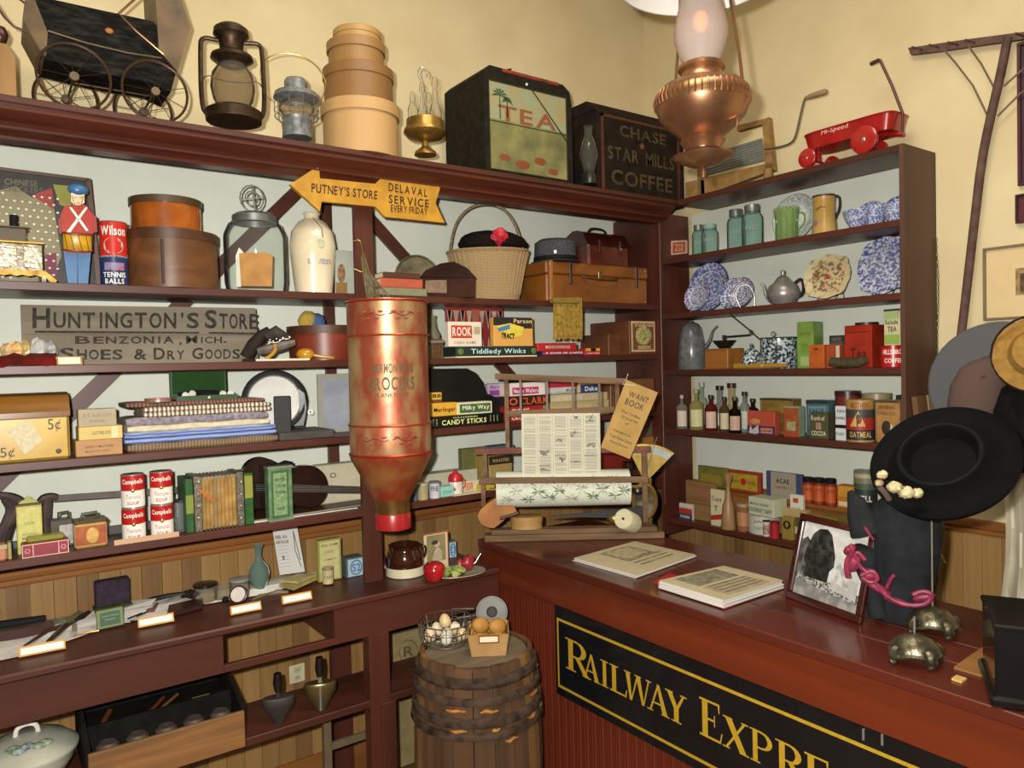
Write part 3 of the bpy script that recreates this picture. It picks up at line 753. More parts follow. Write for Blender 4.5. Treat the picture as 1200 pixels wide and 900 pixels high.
# toy soldier
yy = -dA+.045; P_ = lambda l, d=0: [ony(u, v, yy+d) for u, v in l]
t = T('toy_soldier', 'painted wooden drummer soldier in red coat and blue hat', 'toy soldier', (xA(92, yy, ZA['A1']), yy+.005, ZA['A1']))
BL = pm('3c6c9c', r=.35); RD = pm('a32a1c', r=.35); SK = pm('dcc49c', r=.45); zz = ZA['A1']
for l_ in ([(74, 292), (91, 292), (90.5, 331), (79.5, 331)], [(91, 292), (107, 292), (103, 331), (91.5, 331)]):
    pts = P_(l_, .004); pts[2].z = zz+.0005; pts[3].z = zz+.0005
    MB().prism(pts, (0, .022, 0)).obj('trouser_leg', BL, t, world=True)
MB().prism(P_([(76, 241), (100, 240), (108, 250), (109, 275), (104, 297), (78, 296), (73, 272), (71, 252)]), (0, .03, 0)).obj('coat', RD, t, world=True)
for s_, l_ in ((0, [(74, 248), (68, 258), (70, 274), (76, 274)]), (1, [(106, 248), (113, 254), (114, 272), (107, 273)])):
    MB().prism(P_(l_, .006), (0, .02, 0)).obj('arm', pm('8a2a20', r=.4), t, world=True)
MB().prism(P_([(83, 226), (99, 227), (99, 238), (93, 241), (88, 241), (83, 236)], .002), (0, .026, 0)).obj('head', SK, t, world=True)
MB().ball(ony(91.5, 222.5, yy+.012), .030, .020, .021).obj('hat', BL, t, world=True)
for l_ in ([(81, 243), (84, 243), (104, 270), (101, 271)], [(100, 243), (103, 243), (82, 273), (77, 273)]):
    MB().prism(P_(l_, -.003), (0, .003, 0)).obj('cross_belt', WHITE, t, world=True)
c = ony(91, 284, yy-.006)
M_ = Matrix.Translation(c) @ Matrix.Rotation(R_(14), 4, 'X')
MB().cyl(.042, -.028, .026, M=M_, sy=.55).obj('drum', pm('c79a22', r=.35, c2='a67c18'), t, world=True)
for z_ in (-.028, .025): MB().cyl(.0435, z_, z_+.005, M=M_, sy=.57).obj('drum_rim', pm('7a2a1c', r=.4), t, world=True)
mb = MB()
for i in range(7):
    a = math.pi+ i*math.pi/6; b = a+math.pi/12
    mb.tube([M_ @ Vector((.043*math.cos(a), .0245*math.sin(a), .025)), M_ @ Vector((.043*math.cos(b), .0245*math.sin(b), -.026))], .0008, 4)
mb.obj('drum_cords', INK, t, world=True)
mb = MB()
for l_ in ([(86, 231), (90, 232)], [(93, 232), (97, 231)], [(89, 238), (94, 238)], [(84, 229), (88, 241)], [(98, 229), (95, 241)]):
    mb.tube(P_(l_, -.001), .0007, 4)
mb.obj('face_lines', INK, t, world=True)

# tennis ball can
t = tin('A1', 'ball_can', 'red, white and blue tennis ball can beside the round boxes', 'can', 120, 149.5, 261.5, .07, pm('c02a22', r=.3),
        bands=[(.0, .47, pm('24365f', r=.3)), (.44, .47, WHITE)], texts=[('Wilson', .95, .78, .93, WHITE), ('TENNIS', .85, .13, .21, WHITE), ('BALLS', .7, .03, .11, WHITE)])
r, h = DIM[t.name]
mb = MB(); n = 16
mb.add([(r*1.012*math.sin(.75*math.cos(i*math.pi/8)), -r*1.012*math.cos(.75*math.cos(i*math.pi/8)), h*(.62+.13*math.sin(i*math.pi/8))) for i in range(16)], [tuple(range(16))])
mb.obj('ball_print', pm('b8b4a4', c2='8a8a80', s=80), t)
MB().lathe([(r*1.01, h*.24), (r*1.01, h*.36)], a0=-2.3, a1=-.8, n=8).obj('printed_picture', pm('6a84a8', c2='a8404c', s=60), t)

# two round wooden boxes
HB = wd('5c3a22', 'x', '3c2414', r=.4, s=9)
t = T('round_box', 'large dark round wooden cheese box on the top left shelf', 'wooden box', placec('A1', 149, 254, 276, .15)[0])
loc, r, h, a = placec('A1', 149, 254, 276, .15)
MB().lathe([(0, 0), (r*.98, 0), (r*.98, h*.85)], n=40).obj('body', wd('6c4526', 'x', '4c2e16', r=.4, s=9), t)
MB().lathe([(r*.97, h*.84), (r, h*.84), (r, h), (0, h)], n=40).obj('lid', HB, t)
MB().box(-.06, -.052, -r*.985, -r*.92, .01, h*.8).obj('lap_seam', pm('2c180c'), t)
z = ZA['A1']+h
p, r, h, a = placec('A1', 156, 235, 236, .16, z)
t = T('round_box', 'smaller glossy orange-brown round box on the large cheese box', 'wooden box', p)
MB().lathe([(0, 0), (r*.96, 0), (r*.96, h*.95)], n=40).obj('body', pm('a4581c', r=.25, c2='7c3e10', s=8, coat=.5), t)
MB().lathe([(r*.95, h*.80), (r, h*.80), (r, h), (0, h)], n=40).obj('lid', pm('4a3a24', r=.4), t)
MB().lathe([(r*.97, 0), (r*.975, h*.1), (r*.96, h*.1)], n=40).obj('hoop', BROWN, t)

# glass candy jar
q = Q('A1', 301, .12); t = q.T('glass_jar', 'large glass store jar with tin lid and a tan paper bag inside', 'jar')
MB().lathe(q.lp([(0, 338), (33, 338), (35, 330), (35, 276), (30, 264), (22, 258), (21, 254)]), n=28).obj('jar_glass', gl('f6f8f6', .03), t)
MB().lathe(q.lp([(22, 262), (25, 262), (25, 254), (21, 251), (6, 249), (0, 249)]), n=28).obj('lid', pm('8f9290', r=.35, m=.8), t)
MB().prism(q.pts([(284, 336), (318, 336), (320, 300), (312, 296), (283, 298)], -.02), (0, .05, 0)).obj('paper_bag', pm('c08a44', r=.8, c2='a87436', s=20), t)
MB().prism(q.pts([(279, 336), (290, 336), (288, 296), (283, 290), (279, 300)], .01), (0, .03, 0)).obj('cotton', WHITE, t)
mb = MB(); m_ = Matrix.Translation(Vector(q.pt(299, 234, -.02)))
for s_ in (1, .55): mb.tube([(q.X(299)+13*s_*q.m*math.cos(i*math.pi/8), -.02, q.Z(234)+15*s_*q.m*math.sin(i*math.pi/8)) for i in range(16)], .003, 6, True)
mb.tube(q.pts([(300, 220), (302, 248)], -.02), .003).tube(q.pts([(287, 236), (311, 232)], -.02), .0025); mb.obj('lid_handle', METAL, t)

# stoneware jug
q = Q('A1', 368, .09); t = q.T('stoneware_jug', 'cream stoneware jug with metal tag hung round its neck', 'jug')
MB().lathe(q.lp([(0, 341), (21, 341), (22, 335), (25, 305), (26.5, 290), (24, 273), (16, 261), (9, 257), (8, 253), (10, 251), (9, 249.5), (6, 250)]), n=32).obj('body', pm('ddd2b6', r=.2, c2='cfc3a4', s=6, coat=.5), t)
MB().tube(q.pts([(369, 259), (379, 272), (380, 282)], -.079), .0012, 5).obj('string', INK, t)
MB().cyl(.016, -.002, .002, M=Matrix.Translation(Vector(q.pt(377, 289, -.083))) @ Matrix.Rotation(R_(90), 4, 'X')).obj('tag', pm('8a8a6a', r=.4, m=.6), t)
lettering('A NATIONAL', [q.pt(362, 309, -.082), q.pt(388, 310, -.075), q.pt(388, 306.5, -.075), q.pt(362, 305.5, -.082)], pm('4a5488'), t)
lettering('JUG WORKS', [q.pt(362, 312.5, -.082), q.pt(388, 313.5, -.075), q.pt(388, 310.5, -.075), q.pt(362, 309.5, -.082)], pm('4a5488'), t)

# picture card
t = pack('A1', 'picture_card', 'grey card with a faded brown portrait, leaning by the jug', 'picture', 393, 416, 294, .12, .004, pm('a3a79b', v=.92), prints=[(.03, .05, .6, .3, pm('8c6a3c'))], lean=R_(4))
w, h = DIM[t.name]; MB().ball((-w*.2, -.002, h*.5), w*.2, .001, h*.2).obj('portrait', pm('6a4428', c2='a08058', s=60), t)

# dried stems hanging before the post
q = Q('A1', 432, -.06); t = q.T('dried_bouquet', 'bundle of dried grey stems tied before the post above the red bin', 'dried stems')
random.seed(4); mb = MB()
for i in range(34):
    a = random.uniform(-1, 1); b = random.uniform(-.02, .02); e = 436+a*7+random.random()*16*(1 if a > 0 else .3)
    mb.tube([q.pt(427+a*2, 296+random.random()*8, b), q.pt(430+a*4, 320, b), q.pt(e, 345+random.random()*9, b)], .0014, 4)
mb.obj('stems', pm('8a8064', r=.8, c2='5e563f', s=60), t, kind='stuff')
MB().tube(chaikin(q.pts([(416, 284), (425, 282), (427, 300), (429, 322), (416, 316)], -.025), 2), .0025).obj('wire_hook', BRASS, t)

# tin pan lid
q = Q('A1', 489, .18); t = q.T('pan_lid', 'round tarnished pan lid leaning upright behind the stacked books', 'pan lid')
M_ = Matrix.Translation(Vector((0, 0, q.Z(323)+.0))) @ Matrix.Rotation(R_(80), 4, 'X')
MB().lathe([(0, 0), (.085, .002), (.088, .006), (.094, .006), (.096, -.002)], M=M_, n=32).obj('disc', pm('7a7258', r=.35, m=.7, c2='55503c', s=20), t)

# stacked books / boxes
z = ZA['A1']
for nm, lab, u0, u1, vt, c in (('book', 'grey-green thin book, lowest of the three under the pan lid', 448, 501, 337.5, '7f8264'),
                           ('book', 'salmon-red book in the middle of the three under the pan lid', 446, 496, 326.5, 'b3553c'),
                           ('book', 'narrow dark brown book, top of the three under the pan lid', 449, 493, 319.5, '4f2f22')):
    t = pack('A1', nm, lab, 'book', u0, u1, vt, .03, .13, pm(c, v=.85), z=z, b=.003, group='books under the pan lid', body='cover'); z += DIM[t.name][1]
    w, h = DIM[t.name]; MB().box(-w/2-.0005, -w/2+.004, .004, .126, h*.15, h*.85).obj('page_edge', CREAM, t)
# brown leather box shape
q = Q('A1', 527, .07); t = q.T('saddle_box', 'dark brown leather-covered case with humped lid beside the basket', 'case')
MB().prism([(q.X(496), -.06, 0), (q.X(556), -.06, 0), (q.X(557), -.06, q.Z(328)), (q.X(496), -.06, q.Z(327))], (0, .08, 0)).obj('body', pm('3c2014', r=.75, c2='28120a', s=10), t)
MB().prism([(q.X(494), -.062, q.Z(326)), (q.X(558), -.062, q.Z(328)), (q.X(548), -.05, q.Z(316)), (q.X(533), -.04, q.Z(308)), (q.X(518), -.045, q.Z(310)), (q.X(500), -.055, q.Z(318))], (0, .075, 0)).obj('lid', pm('331a10', r=.75, c2='200e08', s=10), t)
MB().prism([(q.X(499), -.0615, q.Z(344)), (q.X(524), -.0615, q.Z(345)), (q.X(524), -.0615, q.Z(330)), (q.X(500), -.0615, q.Z(330))], (0, .001, 0)).obj('worn_patch', pm('7a5a34', c2='5a3c22', s=40), t)

# basket with fur hat and flower
q = Q('A1', 573, .150); t = q.T('basket', 'round wicker basket with tall hooped handle', 'basket')
WK = tw('b59a70', '7c6240', 'z', 60)
MB().lathe(q.lp([(0, 348), (36, 348), (38, 335), (43, 312), (47, 296), (44, 296), (36, 340), (0, 342)]), n=40, sy=.7).obj('wicker_body', WK, t)
mb = MB()
for i in range(40):
    a = i*math.pi/20; mb.tube([(r*q.m*math.cos(a), r*q.m*math.sin(a)*.7, q.Z(v)) for r, v in ((36.6, 347), (39, 334), (44, 311), (48, 296))], .0022, 4)
mb.obj('wicker_ribs', pm('b79c74', r=.6), t, kind='stuff')
MB().tube([(47.5*q.m*math.cos(i*math.pi/16), 47.5*.7*q.m*math.sin(i*math.pi/16), q.Z(296)) for i in range(32)], .007, 6, True).obj('rim', pm('9a8058', r=.6), t)
MB().tube(chaikin(q.pts([(528, 300), (535, 262), (552, 243), (572, 238), (592, 243), (606, 262), (614, 292)]), 2), .007).obj('handle', pm('8a7656', r=.6, c2='6a5840', s=50, bump=.5), t)
q2 = Q('A1', 580, .150); s = solo(MB().ball((0, 0, 0), 44*q2.m, 44*q2.m*.75, .062, 24, 14, wob=.10), 'fur_hat', pm('1a1210', r=.9, c2='0c0807', s=120, bump=1), 'black fur hat filling the wicker basket', 'hat', (q2.p[0], q2.p[1], ZA['A1']+q2.Z(287)))
fp = (q2.p[0], q2.p[1], ZA['A1']); t = T('fabric_flower', 'crumpled pink-red cloth flower pinned to the fur hat', 'flower', (xA(584, q2.p[1]-.1, 2.25), q2.p[1]-.11, ZA['A1']+q2.Z(284)))
random.seed(9)
for i in range(9):
    a = i*.7; mb = MB().ball((0, 0, 0), .034, .008, .024, 10, 6, M=Matrix.Translation(Vector((.016*math.cos(a), -.006*(i % 3), .014*math.sin(a)))) @ Matrix.Rotation(a, 4, 'Y') @ Matrix.Rotation(.5, 4, 'X'), wob=.3)
    mb.obj('petal', pm('c8243a', r=.5, c2='94142a', s=60), t)
solo(MB().tube([ony(600, 305, -.285), ony(600.5, 318, -.292), ony(601, 330, -.288)], .003, 6), 'hat_ribbon', BLACK, 'thin black ribbon end dangling down the basket front', 'ribbon', world=True)

# suitcase
y0 = -dA+.02; zb = ZA['A1']; x0, x1 = xA(641, y0, zb), xA(759, y0, zb); h = zv(310, (x0+x1)/2, y0)-zb; w = x1-x0; dp = .27
t = T('suitcase', 'tan leather suitcase with riveted straps on the shelf, under the cap and bag', 'suitcase', ((x0+x1)/2, y0, zb))
LE = pm('8a5320', r=.35, c2='6c3e16', s=7, coat=.2)
MB().box(-w/2, w/2, 0, dp, 0, h*.68, .006).obj('body', LE, t)
MB().box(-w/2-.003, w/2+.003, -.003, dp+.002, h*.69, h, .006).obj('lid', LE, t)
for x_ in (-.46, -.28, .38): MB().box(w*x_-.009, w*x_+.009, -.007, dp*.4, h*.45 if x_ > -.4 else 0, h*1.012, .002).obj('strap', pm('3c2a1c' if x_ > -.4 else '9a6634', r=.4), t)
MB().tube(chaikin([(-w*.18, -.008, h*.66), (-w*.14, -.03, h*.60), (w*.02, -.034, h*.58), (w*.14, -.03, h*.60), (w*.16, -.008, h*.66)], 2), .006).obj('handle', BROWN, t)
MB().box(-.012, .012, -.008, -.002, h*.60, h*.82, .002).obj('lock', pm('8a7a50', r=.3, m=.8), t)
for x_ in (-.47, .47):
    for z_ in (.08, .92): MB().ball((w*x_, -.004, h*z_), .004, .002, .004, 8, 5).obj('rivet', METAL, t)
zs = ZA['A1']+h*1.012+.001
# cap
q = Q('A1', 651, .10, zs); t = q.T('cap', 'flat-topped grey cloth cap resting on the suitcase', 'cap')
CG = pm('4c4c50', r=.85, c2='3c3c40', s=90, bump=.4)
MB().lathe([(0, .012), (24*q.m, .012), (25*q.m, .03), (24*q.m, q.Z(285)), (18*q.m, q.Z(281)), (0, q.Z(281))], sy=.85).obj('crown', CG, t)
MB().lathe([(0, .008), (20*q.m, .010), (29*q.m, .003), (28.5*q.m, .0005), (0, .0005)], (0.0, -.006, 0)).obj('visor', CG, t)
MB().lathe([(24.6*q.m, .012), (25.8*q.m, .013), (25.6*q.m, .03), (24.4*q.m, .03)], sy=.86).obj('band', BLACK, t)
MB().box(-.006, .006, -24*q.m, -20*q.m, .035, .05).obj('badge', METAL, t)
# doctor's bag
zb = zs; y0 = -.24; x0, x1 = xA(690, y0, zb), xA(738, y0, zb); h = zv(270, (x0+x1)/2, y0)-zb; w = x1-x0
t = T('leather_bag', 'old dark brown leather bag sagging on the suitcase', 'bag', ((x0+x1)/2, y0, zb))
BG = pm('4a1e14', r=.22, c2='2c110c', s=8, coat=.15, bump=.3)
MB().box(-w/2, w/2, 0, .19, 0, h*.62, .012).obj('body', pm('6a2c18', r=.22, c2='471a10', s=8, coat=.5), t)
MB().prism([(-w/2-.004, -.004, h*.55), (-w/2-.004, .04, h*.93), (-w/2-.004, .08, h), (-w/2-.004, .12, h), (-w/2-.004, .16, h*.9), (-w/2-.004, .195, h*.55)], (w+.008, 0, 0)).obj('flap', BG, t)
for x_ in (-.25, .25): MB().box(w*x_-.008, w*x_+.008, -.010, .002, h*.35, h*.72, .002).obj('strap', BG, t)
MB().tube(chaikin([(-w*.22, .09, h), (-w*.15, .09, h+.022), (w*.15, .09, h+.022), (w*.22, .09, h)], 2), .006).obj('handle', BG, t)
MB().ball((w*.25, -.011, h*.5), .005).obj('buckle', METAL, t)
# hanging yellow brush
t = T('whisk_brush', 'golden broomcorn whisk hanging below the suitcase', 'brush', (xA(666, -dA-.03, 2.0), -dA-.03, zv(399, xA(666, -dA-.03, 2.0), -dA-.03)))
mb = MB(); yk = -dA-.03
for i in range(26):
    u = 649+i*1.32; mb.tube([ony(u*.96+26.4, 349, yk+random.uniform(-.012, .012)), ony(u, 372, yk+random.uniform(-.014, .014)), ony(u, 396+random.random()*3, yk+random.uniform(-.015, .015))], .0034, 5)
mb.obj('bristles', pm('a98a3c', r=.7, c2='7c6224', s=70), t, world=True, kind='stuff')
a, b = ony(650, 349, yk-.02), ony(681, 356, yk-.02)
MB().box(a.x, b.x, yk-.018, yk+.018, b.z, a.z, .004).obj('bound_top', pm('8a7436', r=.7), t, world=True)

# ================================================================== shelf A2
# big painted board
y0 = -.18; zb = ZA['A2']
t = T('painted_sign', 'long weathered wooden dry-goods sign with black hand lettering', 'sign', (xA(165, y0, zb), y0, zb))
a, b = xA(27, y0, zb), xA(303, y0, zb); zt1 = zv(357, a, y0); zt2 = zv(361, b, y0)
BD = wd('8b8272', 'x', '6c6456', r=.7, s=10, bump=.3)
zm = zb+(zt1-zb)*.52
MB().prism([(a, y0, zb+.001), (b, y0, zb+.001), (b-.002, y0, zm-.001), (a, y0, zm-.001)], (0, .018, 0)).obj('plank', BD, t, world=True)
MB().prism([(a, y0, zm), (b-.002, y0, zm), (b-.005, y0, zt2), (a, y0, zt1)], (0, .018, 0)).obj('plank', BD, t, world=True)
INS = pm('2a2822', r=.8, c2='45413a', s=60)
s4 = lambda l: [ony(u, v, y0-.001) for u, v in l]
def caps(word, u0, u1, vb0, vb1, hbig, hs, par):
    n = len(word); tot = sum(1.15 if i == 0 or c == 'M' else (.45 if c in "I'" else .8 if c != '.' else .3) for i, c in enumerate(word)); u = u0
    for i, c in enumerate(word):
        wd__ = (u1-u0)*(1.15 if i == 0 or c == 'M' else (.45 if c in "I'" else .8 if c != '.' else .3))/tot; f0 = (u-u0)/(u1-u0); f1 = (u+wd__*.84-u0)/(u1-u0)
        v0 = vb0+(vb1-vb0)*f0; v1 = vb0+(vb1-vb0)*f1; hh = hbig if i == 0 else hs; off = 0
        if c == "'": off = hs*.65; hh = hs*.35
        if c == '.': hh = 2.5
        ux = 0
        if c in "I'": ux = wd__*.30
        lettering(c, s4([(u+ux, v0-off), (u+wd__*.84-ux*.8, v1-off), (u+wd__*.84-ux*.8, v1-off-hh), (u+ux, v0-off-hh)]), INS, par, world=True); u += wd__
caps("HUNTINGTON'S", 38, 236, 384.5, 385, 24, 18.5, t); caps('STORE', 240, 304, 385, 386, 22, 18, t)
for l_ in ([(41, 390), (233, 391), (233, 389), (41, 387.5)], [(245, 391), (303, 392), (303, 390), (245, 389)]):
    MB().prism(s4(l_), (0, .0008, 0)).obj('painted_line', INS, t, world=True)
caps('BENZONIA', 88, 206, 403, 402.5, 9, 8.5, t); caps('MICH.', 218, 266, 402.5, 402, 9, 7.5, t)
lettering(',', s4([(210, 405), (213, 405), (213, 401), (210, 401)]), INS, t, world=True)
caps('SHOES', 70, 146, 421.5, 421.5, 14, 12, t); lettering('&', s4([(157, 421.5), (172, 421.5), (172, 409), (157, 409)]), INS, t, world=True)
caps('DRY', 180, 218, 421.5, 421.5, 14, 11, t); caps('GOODS', 225, 283, 421, 420.5, 13.5, 11.5, t)

# stones on red cloth, tent label
q = Q('A2', 25, .06); t0 = zb
random.seed(2)
mb = MB(); n = 14
vs = []
for j in range(4):
    for i in range(n):
        u = -14+i*6.2; yy = -dA-.004+[0, .02, .08, .16][j]; zz_ = [zb-.006, zb+.012, zb+.03, zb+.012][j]+random.uniform(0, .012)
        vs.append((xA(u, yy, zb), yy, zz_))
mb.add(vs, [(j*n+i, j*n+i+1, (j+1)*n+i+1, (j+1)*n+i) for j in range(3) for i in range(n-1)], True)
solo(mb, 'red_cloth', pm('6e1a16', r=.8, c2='4a1010', s=20), 'crumpled dark red cloth under the crystals beside the dry-goods sign', 'cloth', world=True)
for u, vt, hw, c, lab in ((9, 402, 8, 'c8a878', 'pale sandy rock, first on the red cloth'), (19, 400, 9, 'd8ac6c', 'orange-tan crystal lump on the red cloth'),
                          (30, 399, 7, 'b8a468', 'yellowish blocky crystal on the red cloth'), (45, 397, 10, 'b4b4b0', 'clear grey quartz lump on the red cloth'), (59, 400, 8, '9fa2a4', 'small smoky quartz by the tent card')):
    q = Q('A2', u, .10, zb+.024); hh = q.Z(vt)
    mb = MB().ball((0, 0, hh/2), hw*q.m, .022, hh/2, 7, 6, wob=.35); mb.sm = [False]*len(mb.sm)
    solo(mb, 'mineral', pm(c, r=.35, c2=None, v=.8, s=60, bump=.6), lab, 'rock', q.p, group='minerals on the red cloth')
t = T('tent_card', 'folded white tent card at the foot of the dry-goods sign', 'label card', placec('A2', 65, 99, 417, .02)[0])
loc, w, h, a = place('A2', 66, 97, 417.5, .008)
t.location = loc; _mw[t.name] = Matrix.Translation(Vector(loc))
MB().prism([(-w/2, 0, 0), (-w/2, .012, h), (-w/2, .024, 0)], (w, 0, 0)).obj('card', pm('a08040', r=.6), t)
MB().add([(-w/2+.006, .0005, .003), (w/2-.006, .0005, .003), (w/2-.006, .0105, h-.003), (-w/2+.006, .0105, h-.003)], [(0, 1, 2, 3)], M=Matrix.Translation(Vector((0, -.0012, 0)))).obj('paper', pm('f0e2c0', v=.95), t)

# ice skates / boots
q = Q('A2', 314, .10)
BT = pm('2c2622', r=.75, c2='221d1a', s=20, bump=.3)
t = q.T('leather_boot', 'worn dark leather boot slumped sideways, with strapped skate blade', 'boot')
MB().tube(q.pts([(290, 419), (299, 404), (309, 393), (317, 386)], .0), [16*q.m*.5, 17*q.m*.5, 15*q.m*.5, 9*q.m*.5], 10).obj('boot_shaft', BT, t)
MB().tube(q.pts([(313, 396), (324, 390), (332, 396), (330, 405)], -.02), [.02, .028, .026, .014], 10).obj('boot_foot', pm('443e38', r=.75, c2='2c2824', s=20), t)
MB().tube(chaikin(q.pts([(303, 412), (316, 410), (330, 406), (345, 402)], -.045), 1), [.012, .02, .018, .012], 8).obj('sole', pm('6a6258', r=.45, c2='4a443c', s=30), t)
mb = MB()
for i in range(7): mb.ball(q.pt(317+i*3.6, 399-i*.6+(i % 2)*2, -.052), .0032, .002, .0032, 6, 5)
mb.obj('eyelets', METAL, t)
MB().tube(chaikin(q.pts([(311, 421), (318, 417), (323, 411), (322, 404)], -.058), 1), .007).obj('strap', pm('b8862a', r=.4), t)
MB().tube(chaikin(q.pts([(315, 401), (325, 403), (331, 397), (336, 399), (340, 396)], -.054), 2), .0015, 5).obj('laces', WHITE, t)
MB().box(q.X(286), q.X(300), -.03, .03, 0, .012, .003).obj('heel', BT, t)

# open round box with cloth balls
q = Q('A2', 381, .17); t = q.T('round_box', 'open red-brown round wooden box behind the darning egg', 'wooden box')
RB = pm('7c3320', r=.4, c2='5f2416', s=10)
MB().lathe(q.lp([(0, 420), (40, 420), (41, 384), (39, 384), (38, 415), (0, 416)]), n=40).obj('body', RB, t)
MB().lathe(q.lp([(40.5, 392), (42.5, 392), (42.5, 383), (40.5, 383)]), n=40).obj('rim', BROWN, t)
MB().lathe(q.lp([(0, 410), (36, 400), (30, 388), (0, 384)]), n=20).obj('lining', pm('2c241c'), t)
for u, v, c, lab in ((361, 377, 'b49848', 'mustard yellow cloth roll sticking out of the round box'), (371, 380, '4c6494', 'blue cloth roll sticking out of the round box')):
    qq = Q('A2', u, .14, zb+q.Z(393)); M_ = Matrix.Rotation(.5, 4, 'Y')
    solo(MB().ball((0, 0, 0), 11*q.m, .03, 12*q.m, 12, 8, M=M_, wob=.12), 'cloth_roll', pm(c, r=.9, bump=.4, s=80), lab, 'cloth', (qq.p[0], qq.p[1], zb+q.Z(v)))
# darning egg
q = Q('A2', 358, .03); t = q.T('darning_egg', 'yellow wooden darning egg with turned handle', 'darning egg')
MB().ball((0, 0, .024), .034, .024, .0235, 20, 12).obj('egg', pm('c08a22', r=.2, c2='a8741a', coat=.6), t)
MB().tube([(.030, 0, .020), (.06, .0, .014), (.09, .0, .010), (.108, .0, .008)], [.006, .0055, .008, .004], 10).obj('handle', pm('b88430', r=.25, coat=.5), t)
pack('A2', 'small_box', 'tiny pale green box at the right end beside the darning egg', 'box', 395, 407.5, 401, .05, .03, pm('a8a080', v=.85), prints=[(.2, .2, .8, .8, pm('8c8464'))])
for u0, u1, v, c, lab in ((300, 333, 421, 'e4dcc8', 'thin white pencil lying at the shelf edge by the boot'), (332, 363, 419, 'e8dfb8', 'cream slate pencil lying in front of the boot')):
    a = xA(u0, -dA+.006, zb); b = xA(u1, -dA+.008, zb); solo(MB().tube([(a, -dA+.008, zb+.0045), (b, -dA+.010, zb+.0045)], .0042, 8), 'pencil', pm(c), lab, 'pencil', world=True)

# right half of A2
q = Q('A2', 508, .20); t = q.T('glass_bottle', 'small clear bottle behind the right edge of the red bin', 'bottle')
MB().lathe(q.lp([(0, 419), (9, 419), (9, 392), (5, 384), (4, 374), (5, 370)]), n=16).obj('glass', gl('c9c6a0', .3), t)
q = Q('A2', 511, .07); t = q.T('reed_bundle', 'brown bundle of upright reeds beside the card game boxes', 'bundle')
random.seed(3)
for i in range(7): MB().tube([(q.X(502+i*2.7), random.uniform(-.01, .01), 0), (q.X(502+i*2.7), 0, q.Z(397))], .0048, 6).obj('reed', pm('6a4a2c', c2='4a3420', s=60), t)
MB().box(q.X(500), q.X(521), -.012, .012, q.Z(402), q.Z(399)).obj('tie', BROWN, t)
# parcheesi style board leaning at back
t = pack('A2', 'game_board', 'red and black folding game board leaning against the wall behind the card games', 'board game', 524, 591, 360, .17, .012, pm('8e2c2c', v=.85), lean=0)
w, h = DIM[t.name]; mb = MB()
for i in range(9):
    x = -w/2+w*(i+.5)/9
    if i == 4: continue
    for a, b in ((.93, .56), (.05, .42)): mb.prism([(x-w*.045, -.0015, h*a), (x+w*.045, -.0015, h*a), (x, -.0015, h*b)], (0, .001, 0))
mb.obj('printed_points', pm('c4b49c' , c2='9c8878'), t, kind='stuff')
mb = MB()
for i in range(0, 9, 2):
    x = -w/2+w*(i+.5)/9
    mb.prism([(x-w*.03, -.002, h*.93), (x+w*.03, -.002, h*.93), (x, -.002, h*.66)], (0, .001, 0))
mb.obj('printed_points', INK, t, kind='stuff')
MB().box(-w*.06, w*.06, -.0022, 0, h*.1, h*.95).obj('centre_bar', pm('b06050'), t)
tw_ = pack('A2', 'game_box', 'long flat black tiddlywinks box lying under two standing games', 'board game', 535, 629, 406, .015, .12, pm('22302c', r=.4),
           texts=[('Tiddledy Winks', .17, .2, .85, .8, pm('b8dce0', v=.95))])
w, h = DIM[tw_.name]
for x_ in (-.45, .46): MB().ball((w*x_, -.002, h*.55), w*.035, .0015, h*.3).obj('printed_frog', pm('5c7a3c'), tw_)
MB().box(-w/2-.001, w/2+.001, -.001, .122, 0, h*.12).obj('tray', CREAM, tw_)
z = zb+h+.001
pack('A2', 'game_box', 'upright cream and red card game box on the tiddlywinks box', 'card game', 526, 565, 377, .03, .03, pm('e0d6c0', v=.95), z=z,
     prints=[(.08, .34, .70, .85, pm('c8402e')), (.76, .5, .95, .8, pm('b8aa94'))], texts=[('ROOK', .11, .42, .67, .78, WHITE), ('CARD GAME', .15, .12, .80, .22, pm('b08070'))])
t = pack('A2', 'game_box', 'upright orange and yellow card game box on the tiddlywinks box', 'card game', 579, 625, 372, .03, .03, pm('dba552', v=.95), z=z,
     prints=[(.0, .72, .98, 1, pm('2a2620')), (.42, .62, .98, .76, pm('2a2620'))], texts=[('Parson', .50, .80, .96, .95, pm('e8c898')), ('TRACT', .18, .26, .5, .45, INK)])
w, h = DIM[t.name]; MB().prism([(-w*.42, -.002, h*.70), (-w*.1, -.002, h*.80), (w*.26, -.002, h*.66), (w*.2, -.002, h*.38), (-w*.05, -.002, h*.3), (-w*.36, -.002, h*.5)], (0, .001, 0)).obj('printed_banner', pm('e6d24a'), t)
MB().prism([(-w*.42, -.0028, h*.62), (-w*.1, -.0028, h*.76), (-w*.1, -.0028, h*.6), (-w*.36, -.0028, h*.5)], (0, .001, 0)).obj('printed_figure', pm('4a86b4'), t)
lettering('TRACT', [(-w*.32, -.0035, h*.34), (w*.0, -.0035, h*.24), (w*.02, -.0035, h*.40), (-w*.3, -.0035, h*.50)], INK, t)
tt = pack('A2', 'game_box', 'flat blue-edged box lying lowest beside the tiddlywinks box', 'board game', 636, 685, 411.5, .015, .11, pm('2e2c58'), prints=[(.02, .35, .98, .95, pm('b8242a'))], texts=[('A GAME OF CARDS', .06, .45, .94, .85, WHITE)])
